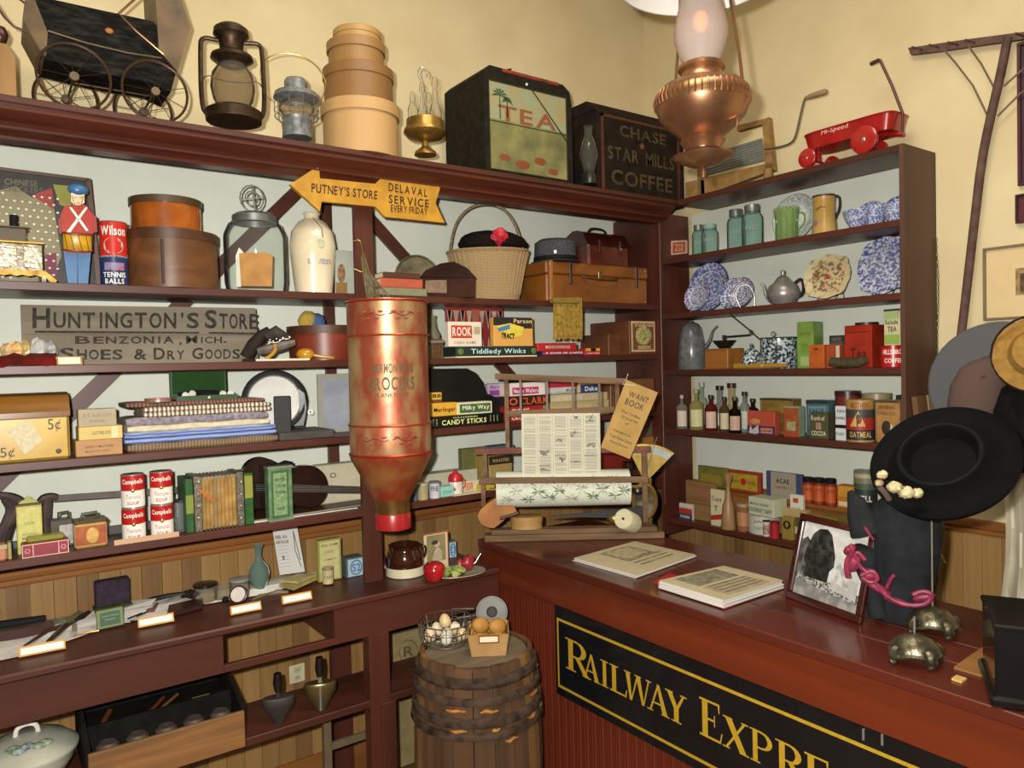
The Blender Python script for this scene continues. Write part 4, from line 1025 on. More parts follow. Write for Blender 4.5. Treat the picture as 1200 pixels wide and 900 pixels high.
pack('A2', 'game_box', 'bright red flat box on top of the blue-edged one', 'board game', 630, 676, 402, .02, .10, pm('b8242a'), z=zb+DIM[tt.name][1]+.0005, prints=[(.2, .35, .82, .68, pm('e6b8a0'))], texts=[('THE REGULATION', .23, .42, .79, .62, pm('7c1c1c'))])
t = pack('A2', 'small_box', 'tiny red and yellow box next to the long wooden crate', 'box', 686, 704, 408, .015, .05, pm('b8242a'), prints=[(.05, .6, .35, .98, pm('d8a83c')), (.35, .6, .68, .98, INK), (.68, .6, .95, .98, pm('d8a83c'))], texts=[('CRAYONS', .1, .2, .9, .38, WHITE)])
# crate with paper label
y0 = -dA+.02; x0, x1 = xA(738, y0, zb), xA(771, y0, zb); w = x1-x0; h = zv(375.5, x0, y0)-zb
x1 = min(x1, -dB-.024); w = x1-x0
t = T('wooden_crate', 'long wooden crate seen end-on, with colourful paper label', 'crate', ((x0+x1)/2, y0, zb))
CR = wd('6e3f24', 'y', '4f2c18', r=.5)
MB().box(-w/2, w/2, 0, .30, 0, h, .002).obj('body', CR, t)
MB().box(-w*.43, w*.47, -.0015, .001, h*.08, h*.98, .0).obj('paper_label', pm('c4b088', v=.9), t)
MB().box(-w*.38, w*.42, -.002, .001, h*.14, h*.92).obj('label_border', pm('7c4a30'), t)
MB().ball((w*.02, -.0025, h*.56), w*.3, .001, h*.28).obj('label_medallion', pm('c8bc7c', c2='5c7040', s=90), t)
lettering('STANDARD', fq(w, h, .2, .82, .9, .90, -.003), pm('e0c890'), t); lettering('SEEDS', fq(w, h, .3, .16, .78, .26, -.003), pm('e0c890'), t)
MB().box(-w/2-.09, -w/2-.005, .06, .28, 0, h*.62, .002).obj('side_tray', CR, t)
# ================================================================== shelf A3
z3 = ZA['A3']
# yellow tin with 5 cent price
loc, w, h, r = place('A3', -8, 83, 488, .03)
t = T('biscuit_tin', 'large yellow store tin marked 5 cents, with domed golden lid', 'tin', loc)
YT = pm('c7a436', r=.3, c2='ab8626', s=8)
MB().box(-w/2, w/2, 0, .19, 0, h, .008).obj('body', YT, t)
hl = zv(461, loc[0], loc[1])-z3
MB().prism([(-w/2-.003, -.004, h-.004), (-w/2-.003, -.004, h+.012), (-w/2-.003, .03, hl*.96), (-w/2-.003, .07, hl), (-w/2-.003, .14, hl), (-w/2-.003, .185, hl*.93), (-w/2-.003, .196, h-.004)], (w+.006, 0, 0)).obj('lid', pm('a06e22', r=.22, c2='6c4414', s=5, st=(.3, 2, 2), coat=.4), t)
DK = pm('4a3a18', v=.8)
lettering('5\u00a2', fq(w, h, .71, .62, .88, .92), DK, t, w='r'); lettering('5\u00a2', fq(w, h, .09, .08, .27, .34), DK, t, w='r')
MB().prism([(-w*.32, -.002, h*.72), (-w*.04, -.002, h*.90), (w*.14, -.002, h*.44), (-w*.1, -.002, h*.16)], (0, .0015, 0)).obj('paper_note', pm('c9bf9c', c2='b4aa88', s=90), t)
mb = MB()
for x0, x1, z0, z1 in ((.02, .98, .955, .965), (.02, .98, .03, .04), (.975, .985, .03, .96)): mb.box(-w/2+w*x0, -w/2+w*x1, -.001, 0, h*z0, h*z1)
mb.obj('border_line', DK, t)
MB().ball((w*.34, -.001, h*.18), .008, .001, .008).obj('trade_mark', DK, t)
# three stacked boxes
t = pack('A3', 'carton', 'tan printed carton at the bottom of three, next to the yellow tin', 'box', 89, 144, 515, .03, .10, pm('ad8150', v=.88), texts=[('SAFETY MATCHES', .2, .52, .8, .66, pm('6c4428')), ('MADE IN OHIO', .2, .25, .72, .36, pm('7c5434'))], group='small cartons by the yellow tin')
z = z3+DIM[t.name][1]
t = pack('A3', 'carton', 'pale yellow carton in the middle of the three', 'box', 92.5, 144, 499.5, .03, .09, pm('c9b066', v=.92), z=z, texts=[('CLOTHES DYE', .3, .4, .72, .65, pm('6a6030'))], group='small cartons by the yellow tin')
w, h = DIM[t.name]; MB().box(w*.24, w*.40, -.001, 0, h*.05, h*.95).obj('label_panel', pm('e4cc98'), t); z += h
pack('A3', 'carton', 'grey-beige carton on top of the three', 'box', 92, 137, 479, .035, .05, pm('a09478', v=.9), z=z, texts=[('STARCH', .12, .55, .85, .75, pm('8a7e60')), ('FINE', .3, .25, .7, .4, pm('8a7e60'))], group='small cartons by the yellow tin')
# folded quilts
z = z3
def fold(u0, u1, vt, m, lab, z, dep=.19, fr=.035, wob=.003, layers=2, name='folded_cloth'):
    loc, w, h, r = place('A3', u0, u1, vt, fr, z); t = T(name, lab, 'cloth', loc, group='folded cloths on the shelf')
    mb = MB(); n = 16; hh = h/layers
    for L in range(layers):
        prof = [(.006, 0), (0, .25), (0, .75), (.006, 1)]; vs = []
        for i in range(n+1):
            x = -w/2+w*i/n; e = .5 if i in (0, n) else 1
            for y_, f in prof+[(dep-.005, 1), (dep, .5), (dep-.005, 0)]:
                vs.append((x, y_+wob*math.sin(i*1.9+L*2)+(1-e)*.01, hh*L+hh*(.5+(f-.5)*(e*.5+.5))*(1 if L < layers-1 or f < .9 else 1+.06*math.sin(i*1.1))))
        k = 7
        mb.add(vs, [(i*k+j, (i+1)*k+j, (i+1)*k+(j+1) % k, i*k+(j+1) % k) for i in range(n) for j in range(k)], True)
        mb.add(vs[:k], [tuple(range(k))]); mb.add(vs[-k:], [tuple(range(k))])
    mb.obj('layers', m, t)
    return t, z+h
t, z = fold(150, 326, 515, tw('8a7458', '64503c', 'x', 30), 'brown woven cloth at the bottom of the folded pile', z, layers=1)
t, z = fold(147, 324, 502, tw('4a60a8', '98a8c8', 'z', 25), 'blue and white quilt, second up in the folded pile', z, layers=2)
t, z = fold(150, 316, 495, pm('d2caae', c2='bdb59c', s=40, r=.9), 'cream sheet between the blue quilt and the grey floral cloth', z, layers=1)
t, z = fold(148, 314, 486, pm('9a8c94', c2='6a6a78', s=70, r=.95), 'grey floral cloth in the middle of the folded pile', z, layers=1)
t, z = fold(168, 318, 474, tw('e0d4bc', '5a4640', 'x', 22), 'white cloth with brown and grey stripes near the top of the pile', z, layers=2)
t, zq = fold(148, 310, 469, tw('8a5c4c', '4a3a34', 'x', 26), 'dark plaid wool cloth on top of the folded pile', z, dep=.17, layers=1)
tin('A3', 'round_tin', 'small round reddish tin on the folded cloths', 'tin', 171, 200, 466.5, .06, pm('8f8478', r=.35, m=.3), bands=[(.62, .98, pm('a8442c'))], lid=pm('b08a70', r=.35, m=.3), z=zq)
# green case
loc, w, h, r = place('A3', 207, 279, 463, .05, zq)
t = T('green_case', 'small open green case of barber tools on the folded cloths', 'case', loc)
GC = pm('2c5228', r=.45, c2='1f3e1e', s=14)
mb = MB(); dp = .10
mb.box(-w/2, w/2, 0, .004, 0, h); mb.box(-w/2, w/2, dp-.004, dp, 0, h); mb.box(-w/2, -w/2+.004, .004, dp-.004, 0, h); mb.box(w/2-.004, w/2, .004, dp-.004, 0, h); mb.box(-w/2, w/2, .004, dp-.004, 0, .004)
mb.obj('tray', GC, t)
hl = zv(433.5, loc[0], loc[1]+dp)-zq
MB().box(-w/2, w/2-.012, dp+.001, dp+.018, h*.2, hl, .002).obj('lid', GC, t)
MB().box(-w/2+.008, w/2-.02, dp-.001, dp+.001, h+.004, hl-.006).obj('lid_lining', pm('24441f', r=.8), t)
for x_, y_, z_, r_ in ((-.34, .02, 1.05, .012), (-.22, .03, 1.35, .012), (.27, .02, 1.05, .012), (.40, .02, 1.05, .012)):
    MB().cyl(r_, -.005, .005, M=Matrix.Translation(Vector((w*x_, y_, h*z_))) @ Matrix.Rotation(R_(75), 4, 'X'), n=14).obj('white_knob', pm('cfccc4', r=.3), t)
MB().tube([(-w*.42, .05, h*1.1), (-w*.15, .05, h*1.5), (w*.2, .045, h*1.4)], .010).obj('clipper', BLACK, t)
MB().tube([(-w*.1, .035, h*1.15), (w*.24, .03, h*1.2)], .007).obj('clipper', BLACK, t)
MB().ball((w*.02, -.002, h*.45), .007, .004, .007).obj('clasp', METAL, t)

# black hoop mirror on stand
q = Q('A3', 324, .13); t = q.T('hoop_mirror', 'round white dial inside a thick black hoop, on a black stand', 'hoop')
M_ = Matrix.Translation(Vector(q.pt(323, 470, 0))) @ Matrix.Rotation(R_(86), 4, 'X')
R1 = 34*q.m
MB().tube([M_ @ Vector((R1*math.cos(i*math.pi/20), R1*math.sin(i*math.pi/20), 0)) for i in range(40)], .0095, 8, True).obj('hoop', pm('141416', r=.55), t)
MB().lathe([(0, -.002), (29*q.m, -.002), (29*q.m, .002), (0, .002)], M=M_, n=36).obj('dial', pm('c9c8c0', r=.5, c2='bcbcb6', s=12), t)
MB().tube([M_ @ Vector((30*q.m*math.cos(i*math.pi/20), 30*q.m*math.sin(i*math.pi/20), 0)) for i in range(40)], .003, 6, True).obj('inner_ring', METAL, t)
MB().box(q.X(322), q.X(341), -.055, -.02, 0, q.Z(464), .003).obj('stand', pm('121214', r=.65), t)
MB().prism(q.pts([(350, 456), (357, 462), (359, 480), (355, 500), (344, 500), (351, 484)], -.01), (0, .03, 0)).obj('bracket', pm('161618', r=.35), t)
M2 = Matrix.Translation(Vector(q.pt(363, 484, -.01))) @ Matrix.Rotation(R_(90), 4, 'X')
MB().tube([M2 @ Vector((.008*math.cos(i*math.pi/6), .008*math.sin(i*math.pi/6), 0)) for i in range(12)], .0013, 5, True).obj('thumb_ring', METAL, t)
loc, w, h, r = place('A3', 328, 392, 499, .02)
t = T('flat_case', 'flat dark grey case under the black hoop', 'case', loc); MB().box(-w*.5, w*.5, 0, .20, 0, .03, .003).obj('body', pm('4a4644', r=.6, c2='36322f', s=20), t)
q = Q('A3', 362, .02, z3+.031)
solo(MB().add([(a, b, c) for a, b, c in ((xA(340, -dA+.03, z3)+0, -dA+.004, z3+.0018), (xA(404, -dA+.02, z3), -dA+.004, z3+.0018), (xA(402, -dA+.02, z3), -dA+.018, z3+.0018), (xA(345, -dA+.02, z3), -dA+.018, z3+.0018))], [(0, 1, 2, 3)]).add([(xA(350, -dA, z3), -dA+.001, z3+.003), (xA(400, -dA, z3), -dA+.001, z3+.003), (xA(398, -dA, z3), -dA+.012, z3+.003), (xA(352, -dA, z3), -dA+.012, z3+.003)], [(0, 1, 2, 3)]), 'paper_strip', pm('b0887c', c2='7c4a3c', s=50), 'reddish paper strip along the shelf edge under the flat case', 'paper', world=True)
# grey framed sheet
t = pack('A3', 'framed_sheet', 'grey-framed sheet of blue-grey paper, half behind the red bin', 'picture', 374, 414, 438, .20, .012, pm('a29f92', r=.4, v=.9), prints=[(.14, .05, .86, .90, pm('a4a8b4', c2='8e929e', s=8))])

# candy display
q = Q('A3', 548, .13); y0 = -dA+.02
t = T('candy_stand', 'black stepped candy display stand with curved side', 'display stand', (xA(545, y0, z3), y0+.12, z3))
sd = [ony(u, v, y0+.10) for u, v in ((505, 500), (505, 432), (548, 432), (558, 437), (566, 448), (571, 461), (586, 468), (592, 480), (593, 500))]
for p in sd: p.z = max(p.z, z3+.0005)
sd[0].z = sd[-1].z = z3+.0005
BK = pm('0f0f10', r=.4, v=.6)
MB().prism(sd, (0, .14, 0)).obj('side', BK, t, world=True)
a, b = xA(505, y0, z3), xA(590, y0, z3)
hb = zv(486, (a+b)/2, y0)-z3
MB().box(a, b, y0, y0+.098, z3+.0005, z3+hb, .001).obj('front_step', BK, t, world=True)
lettering('CANDY STICKS', [Vector((xA(518, y0, z3), y0-.001, z3+hb*.22)), Vector((xA(570, y0, z3), y0-.001, z3+hb*.22)), Vector((xA(570, y0, z3), y0-.001, z3+hb*.66)), Vector((xA(518, y0, z3), y0-.001, z3+hb*.66))], pm('e0e890'), t, world=True)
lettering('OLD-FASHIONED', [Vector((xA(531, y0, z3), y0-.001, z3+hb*.76)), Vector((xA(560, y0, z3), y0-.001, z3+hb*.76)), Vector((xA(560, y0, z3), y0-.001, z3+hb*.88)), Vector((xA(531, y0, z3), y0-.001, z3+hb*.88))], pm('d0d4a0'), t, world=True)
mb = MB()
for u in (508, 512, 575, 579, 583):
    for k_ in range(4): mb.ball((xA(u, y0, z3), y0-.001, z3+hb*(.3+.15*k_)), .003, .001, .002, 6, 4)
mb.obj('printed_flourish', pm('c8cc90'), t, world=True, kind='stuff')
zz = z3+hb+.001
t = pack('A3', 'candy_box', 'yellow candy bar carton on the black display step', 'candy box', 506, 536, 472, .025, .06, pm('d9a232', v=.92), z=zz, texts=[('Merlinger', .08, .25, .92, .65, INK)])
w, h = DIM[t.name]
t = pack('A3', 'candy_box', 'cream and green candy bar carton on the black display step', 'candy box', 536, 577, 471, .025, .06, pm('d6d4b0', v=.95), z=zz, prints=[(.07, .14, .95, .86, pm('44682e'))], texts=[('Milky Way', .14, .28, .90, .74, WHITE)])
pack('A3', 'candy_box', 'small yellow and brown candy carton above the yellow one', 'candy box', 506, 518, 460, .05, .04, pm('d8b038'), z=zz+h+.001, prints=[(0, 0, 1, .3, pm('6a3c1c'))], texts=[('BB', .1, .5, .9, .85, INK)])
q = Q('A3', 525, .13); zc_ = z3+q.Z(452)
pack('A3', 'gift_box', 'worn grey-green box with red print on top of the candy stand', 'box', 505, 549, 432, .13, .08, pm('8a8e78', c2='6e7260', s=20), z=z3+zv(452, xA(525, -dA+.13, z3), -dA+.13)-z3, prints=[(.48, .2, .8, .9, pm('a0402c', c2='8a8e78', s=30)), (.86, .1, .99, .95, pm('b8b498'))])
# lavender, wafer and bar boxes behind the paper rack
z = z3
def stk(rows, front, dep):
    z = z3
    for lab, u0, u1, vt, c, pr, tx in rows:
        t = pack('A3', 'candy_box', lab, 'candy box', u0, u1, vt, front, dep, pm(c, v=.9), z=z, prints=pr, texts=tx, b=.001); z += DIM[t.name][1]+.0005
stk([('red candy carton, lowest behind the wire rack post', 595, 638, 486, 'b4221e', [], [('CRUNCH', .1, .25, .7, .75, WHITE)]),
     ('second red candy carton behind the wire rack post', 595, 636, 476, 'a81c1c', [], [('CHEWS', .1, .25, .6, .75, WHITE)]),
     ('black and orange candy bar carton under the wafer box', 595, 645, 463.5, '2a1c18', [(0, .05, .93, .95, pm('2c1a14'))], [('CLARK', .28, .15, .94, .85, pm('d85a2c')), ('O', .03, .15, .22, .85, pm('d85a2c'))]),
     ('white and pink wafer candy carton, top of that stack', 595, 639, 448.5, 'e0d4cc', [(.12, .12, .82, .66, pm('b8286c'))], [('Necco Wafers', .15, .22, .79, .56, WHITE)])], .06, .10)
pack('A3', 'candy_box', 'lavender candy carton at the right shoulder of the black stand', 'candy box', 572, 591, 449.5, .125, .06, pm('b4a0bc', v=.9), z=z3+.115, prints=[(.1, .1, .98, .5, pm('8c3c8c'))], texts=[('Berry', .15, .55, .9, .85, pm('8c3c8c'))])
pack('A3', 'carton', 'plain dark carton hidden under the lavender one', 'box', 571, 593, 465, .128, .06, pm('3a3230'), z=z3)
t = pack('A3', 'wooden_box', 'low cream cigar box behind the wire rack', 'box', 644, 722, 470, .05, .14, pm('b8a478', v=.88), prints=[(.02, .1, .30, .8, pm('c8b080')), (.4, .1, .62, .8, pm('c8b080'))])
z = z3+DIM[t.name][1]+.0005
pack('A3', 'wooden_box', 'paler flat box on the cream cigar box', 'box', 644, 718, 461, .06, .12, pm('bcae8c', v=.9), z=z, prints=[(.05, .2, .5, .8, pm('ccc0a0'))])
z2_ = z3+zv(461, xA(680, -dA+.06, z3), -dA+.06)-z3+.001
pack('A3', 'sugar_bag', 'white and red paper sugar bag behind the wire rack', 'bag', 643, 677, 446, .08, .06, pm('cfcfca', c2='b4b8b8', s=20), z=z2_, b=.008, prints=[(.0, .5, 1, 1, pm('b4263c'))], texts=[('PURE', .6, .15, .95, .35, INK)])
pack('A3', 'carton', 'blue and cream carton beside the sugar bag', 'box', 678, 702, 448, .08, .05, pm('c4b488'), z=z2_, prints=[(.1, .0, .95, .8, pm('2c3c7c'))], texts=[('Duke', .3, .15, .9, .6, WHITE)])
# drawer cabinet in the corner
y0 = -.30; x0, x1 = xA(716, y0, z3), -dB-.026; w = x1-x0; h = zv(444, (x0+x1)/2, y0)-z3
t = T('drawer_box', 'brown wooden box in the shelf corner behind the want book', 'wooden box', ((x0+x1)/2, y0, z3))
MB().box(-w/2, w/2, 0, .25, 0, h, .003).obj('body', wd('7c5030', 'x', '5c3820'), t)

# ================================================================== shelf A4
z4 = ZA['A4']
IRON = pm('4e3f3c', r=.5, c2='35292a', s=20)
y0 = -.14; w3 = lambda l: [ony(u, v, y0) for u, v in l]
t = T('saw_frame', 'dark curved-handled frame saw standing behind the yellow tin', 'saw', (xA(100, y0, z4), y0, z4))
for pts, r in (([(-14, 581), (0, 580), (14, 583), (24, 590), (16, 605), (8, 620), (4, 640)], [.009, .010, .016, .022, .018, .018, .016]),
               ([(4, 585), (14, 596), (8, 612), (0, 630)], [.008, .014, .016, .016]),
               ([(46, 590), (52, 584), (60, 582), (68, 583)], [.012, .016, .014, .010]), ([(55, 584), (54, 600), (54, 618), (52, 640)], [.016, .015, .014, .012])):
    p3_ = chaikin(w3(pts), 2)
    for p in p3_: p.z = max(p.z, z4+.016)
    MB().tube(p3_, r, 8).obj('curved_handle', IRON, t, world=True)
a, b, c, d = w3([(62, 581), (222, 570), (222, 577), (62, 588)]); MB().prism([a, b, c, d], (0, .012, 0)).obj('back_bar', pm('5c534c', r=.5, c2='48403a', s=20), t, world=True)
a, b = ony(60, 633, y0), ony(222, 618, y0); MB().box(a.x, b.x, y0, y0+.014, z4+.0005, z4+.03, .001).obj('lower_bar', pm('4c4440', r=.5), t, world=True)
MB().box(-3.28, -2.86+.0, y0-.008, y0, z4+.0005, z4+.022).obj('lower_bar', pm('4c4440', r=.5), t, world=True)

t = pack('A4', 'match_safe', 'tall pale yellow tin wall holder with scalloped top', 'tin', 21, 51, 592, .07, .03, pm('bdb863', c2='a8a452', s=30), prints=[(.08, .04, .92, .94, pm('c2be70', c2='b2ae60', s=60))],
         texts=[('MATCHES', .2, .3, .8, .36, pm('6c6a30')), ('HOUSEHOLD', .2, .38, .85, .43, pm('7c7a40')), ('SAFE', .3, .6, .7, .66, pm('8c8a50'))])
w, h = DIM[t.name]
MB().prism([(-w*.45, .02, h), (w*.45, .02, h), (w*.3, .02, h+.012), (w*.15, .02, h+.016), (0, .02, h+.03), (-w*.15, .02, h+.016), (-w*.3, .02, h+.012)], (0, .004, 0)).obj('crest', pm('b0ab5c'), t)
MB().box(-w/2-.001, w/2+.001, -.002, .031, h-.002, h+.004).obj('top_edge', pm('4a4620'), t)
t = pack('A4', 'small_box', 'salmon pink round-topped box at the far left end of the shelf', 'box', -6, 9, 639, .01, .05, pm('b87c58'), b=.006, prints=[(0, .75, 1, 1, pm('a8a078'))])
pack('A4', 'small_box', 'small olive box beside the salmon one', 'box', 9.5, 14, 636, .02, .04, pm('98945c'))
p_ = pack('A4', 'tobacco_tin', 'maroon tin with pale rosette borders at the shelf edge', 'tin', 26, 81, 635.5, .006, .06, pm('8e2c40', c2='7c2438', s=20), prints=[(0, .93, 1, 1, pm('d8b09c')), (0, 0, 1, .06, pm('d8b09c')), (0, 0, .02, 1, pm('d8b09c')), (.98, 0, 1, 1, pm('d8b09c')), (.225, 0, .245, 1, pm('d8b09c')), (.77, 0, .79, 1, pm('d8b09c'))])
w, h = DIM[p_.name]
for x_ in (-.385, .385):
    for i in range(6):
        a = i*math.pi/3; MB().ball((w*x_+.006*math.cos(a), -.001, h*.5+.006*math.sin(a)), .0028, .0008, .0028, 6, 4).obj('rosette_petal', pm('c88c84'), p_)
t = pack('A4', 'pencil_tin', 'hinged olive yellow tin on the maroon one', 'tin', 31, 76, 628, .015, .045, pm('8f8c34', r=.35, c2='77742a', s=15), z=z4+h+.0005, b=.006, lean=0)
t = pack('A4', 'spice_tin', 'dark-lidded tin with white label behind the orange-labelled tin', 'tin', 60, 86, 609, .10, .05, pm('4e463c', r=.35, m=.3), prints=[(.4, .1, 1, .80, pm('b0b0a8', c2='8c8c88', s=60))])
w, h = DIM[t.name]; MB().tube([(-w*.1, .02, h), (-w*.1, .02, h+.02), (w*.35, .02, h+.022), (w*.35, .02, h)], .004, 6).obj('handle', pm('5c5448', m=.5), t)
t = pack('A4', 'tobacco_tin', 'lunchbox-shaped tin with orange label and rolled handle', 'tin', 88, 126.5, 613, .025, .06, pm('b89a5c', r=.35, v=.85), b=.006, prints=[(.03, .12, .97, .90, pm('a85a20', c2='8a3c18', s=30))])
w, h = DIM[t.name]; MB().box(-w/2-.002, w/2+.002, -.002, .062, h, h+.012, .004).obj('lid', pm('574a38', r=.35, m=.4), t)
MB().tube([(-w*.25, .03, h+.01), (-w*.22, .03, h+.026), (w*.22, .03, h+.028), (w*.26, .03, h+.01)], .006, 8).obj('handle', pm('5c5848', m=.5), t)
MB().ball((w*.04, -.002, h*.5), w*.19, .001, h*.32).obj('label_medallion', pm('c8a460', c2='b08840', s=60), t)

# soup cans
lab = {0: 'lower soup can of the stack nearer the orange-labelled tin', 1: 'upper soup can of the stack nearer the orange-labelled tin', 2: 'lower soup can of the stack beside the glass mug', 3: 'upper soup can of the stack beside the glass mug'}
SR = pm('b01c1c', r=.3, v=.9); SW = pm('e6e3da', r=.35, v=.96); first = None; n_ = 0
for u0, u1, vt in ((145, 170, 555), (178, 203.5, 551.5)):
    loc, r, h, a = placec('A4', u0, u1, vt, .05)
    for k_ in range(2):
        L = 'red and white condensed soup can, '+lab[n_]; p = (loc[0]+(.001 if k_ else 0), loc[1], loc[2]+k_*(h/2+.0003))
        if first is None:
            hh = h/2; r0 = r
            t = first = T('soup_can', L, 'can', p, a, 'stacked soup cans')
            MB().cyl(r, 0, hh, n=28).obj('body', METAL, t)
            MB().lathe([(r*1.008, hh*.03), (r*1.008, hh*.52)], n=28).obj('white_label', SW, t)
            MB().lathe([(r*1.008, hh*.52), (r*1.008, hh*.97)], n=28).obj('red_label', SR, t)
            MB().ball((0, -r*1.0, hh*.52), .006, .002, .006).obj('gold_seal', GOLD, t)
            letter_cyl('Campbells', r*1.02, .95, hh*.68, hh*.86, WHITE, t)
            letter_cyl('Tomato', r*1.02, .62, hh*.28, hh*.40, RED, t, w='r'); letter_cyl('SOUP', r*1.02, .5, hh*.10, hh*.20, RED, t)
        else: copy_tree(first, p, a, L)
        n_ += 1
a, b = xA(133, -dA+.005, z4), xA(211, -dA+.005, z4)
loc, w, h, r = place('A4', 134, 210, 626, .003)
t = T('name_strip', 'long blank tan paper strip standing before the soup cans', 'label card', loc); MB().box(-w/2, w/2, 0, .0015, 0, .017).obj('card', pm('c09a78', v=.95), t)
# glass mug
q = Q('A4', 213, .10); t = q.T('glass_mug', 'small glass mug with wire bail, between soup cans and accordion', 'mug')
MB().lathe(q.lp([(0, 622), (8, 622), (8, 596), (7, 588)]), n=16).obj('glass', gl('e4e8e8', .12), t)
MB().cyl(.02, q.Z(588), q.Z(585), n=16).obj('lid', pm('3a3c3c', m=.5), t)
MB().tube(chaikin(q.pts([(206, 592), (203, 600), (207, 612)]), 2), .003).obj('handle', METAL, t)

# concertina accordion
q = Q('A4', 258, .09); y0 = -dA+.03
t = T('accordion', 'small green and silver button accordion with pleated bellows', 'accordion', (xA(258, y0, z4), y0, z4))
xx = lambda u: xA(u, y0, z4); hz = zv(556, xx(258), y0)-z4
AG = pm('2a5a2c', r=.4, c2='24451f', s=30); AS = pm('a8a294', r=.3, m=.7, c2='7a7468', s=80, bump=.4)
for u0, u1, g in ((219, 228, AG), (288, 298, AG)): MB().box(xx(u0), xx(u1), y0, y0+.13, z4, z4+hz*.97, .002).obj('end_block', g, t, world=True)
for u0, u1 in ((229, 238), (279, 287)): MB().box(xx(u0), xx(u1), y0-.001, y0+.13, z4, z4+hz, .002).obj('metal_plate', AS, t, world=True)
MB().box(xx(219.2), xx(227.8), y0-.002, y0, z4+hz*.35, z4+hz*.68).obj('olive_patch', pm('7a8a34'), t, world=True); MB().box(xx(288.2), xx(297.5), y0-.002, y0, z4+hz*.5, z4+hz*.92).obj('olive_patch', pm('8a8a34'), t, world=True)
for i in range(9):
    u = 239+i*4.45
    MB().prism([(xx(u), y0+.006, z4+.004), (xx(u+2.2), y0-.006, z4+.004), (xx(u+4.4), y0+.006, z4+.004), (xx(u+4.4), y0+.12, z4+.004), (xx(u), y0+.12, z4+.004)], (0, 0, hz*.95)).obj('bellows_pleat', pm('c2a066' if i != 3 else '9a9488', r=.35, c2='a08048'), t, world=True)
    MB().box(xx(u+1.4), xx(u+3.0), y0-.008, y0+.126, z4+hz*.93, z4+hz*.985).obj('pleat_cap', METAL, t, world=True)
    MB().box(xx(u+1.4), xx(u+3.0), y0-.008, y0+.126, z4, z4+hz*.05).obj('pleat_cap', pm('6a6458', m=.7, r=.4), t, world=True)
MB().prism([ony(u, v, y0-.012) for u, v in ((231, 574), (234, 573), (253, 586), (250, 590))], (0, .004, 0)).obj('leather_strap', pm('a86428', r=.4), t, world=True)
mb = MB()
for u in (233, 283):
    for k_ in range(4): MB().ball(ony(u, 565+k_*14, y0-.003), .005, .003, .005, 8, 6).obj('button', METAL, t, world=True)

# violin
yv = -dA+.10; V3 = lambda l, d=0: [ony(u, v, yv+d) for u, v in l]
t = T('violin', 'dark old violin lying on its side behind the green tin', 'violin', (xA(340, yv, z4), yv, z4))
VB = pm('2a1812', r=.25, c2='190e0b', s=8, coat=.4)
out = chaikin(V3([(284, 552), (292, 540), (306, 535), (320, 539), (331, 546), (342, 549), (356, 545), (370, 546), (381, 556), (385, 570), (381, 586), (370, 594), (352, 594), (338, 590), (326, 588), (312, 597), (298, 596), (288, 588), (282, 572)]), 2, True)
for p in out: p.z = max(p.z, z4+.004)
MB().prism(out, (0, .035, 0)).obj('body', VB, t, world=True)
MB().prism(V3([(330, 567), (440, 571), (440, 578), (330, 577)], -.014), (0, .012, 0)).obj('fingerboard', pm('3a322e', r=.4), t, world=True)
MB().prism(V3([(327, 556), (333, 556), (334, 584), (328, 584)], -.016), (0, .015, 0)).obj('bridge', pm('8a6a3c'), t, world=True)
for k_ in range(4): MB().tube(V3([(300, 568+k_*2.2), (440, 572+k_*1.4)], -.018), .0007, 4).obj('string', METAL, t, world=True)
MB().prism(V3([(296, 566), (322, 567), (322, 578), (296, 577)], -.012), (0, .012, 0)).obj('tailpiece', BLACK, t, world=True)
mb = MB()
t = T('violin_bow', 'thin violin bow with white hair lying in front of the violin', 'violin bow', (xA(350, -dA+.03, z4), -dA+.03, z4))
a, b = xA(290, -dA+.05, z4), xA(424, -dA+.05, z4); MB().tube([(a, -dA+.05, z4+.006), (b, -dA+.05, z4+.010)], .0035).obj('stick', pm('8c8470'), t, world=True)
MB().box(a+.02, b-.02, -dA+.046, -dA+.05, z4+.0005, z4+.0035).obj('hair', WHITE, t, world=True)
MB().tube(V3([(313, 545), (322, 546), (334, 541), (343, 543)], -.01), .006).obj('frog', BLACK, t, world=True)
# green tin
t = pack('A4', 'talc_tin', 'tall green ornamental tin standing in front of the violin', 'tin', 316, 344, 546.5, .02, .045, pm('6c8c64', r=.35, c2='4c6a48', s=40), prints=[(.12, .06, .84, .93, pm('3a5c36')), (.2, .1, .76, .88, pm('86a070', c2='5c7a50', s=90))],
         texts=[('BORATED', .26, .74, .70, .79, pm('2c4a2c')), ('TALCUM', .26, .62, .70, .67, pm('2c4a2c')), ('POWDER', .28, .5, .68, .55, pm('2c4a2c')), ('FINEST', .3, .2, .66, .25, pm('2c4a2c'))])
w, h = DIM[t.name]; MB().box(-w/2-.002, w/2+.002, -.002, .047, 0, .006).obj('base_rim', METAL, t); MB().box(-w/2-.002, w/2+.002, -.002, .047, h-.006, h+.001).obj('top_rim', METAL, t)
# cream case
t = pack('A4', 'cream_case', 'large cream cardboard case behind the violin neck', 'case', 372, 430, 543, .22, .06, pm('c3bca0', v=.92), b=.004)
w, h = DIM[t.name]
MB().tube([(-w*.18+.012*math.cos(i*.5236), -.003, h*.72+.009*math.sin(i*.5236)) for i in range(12)], .002, 5, True).obj('ring_pull', pm('6c6c48', m=.4), t)
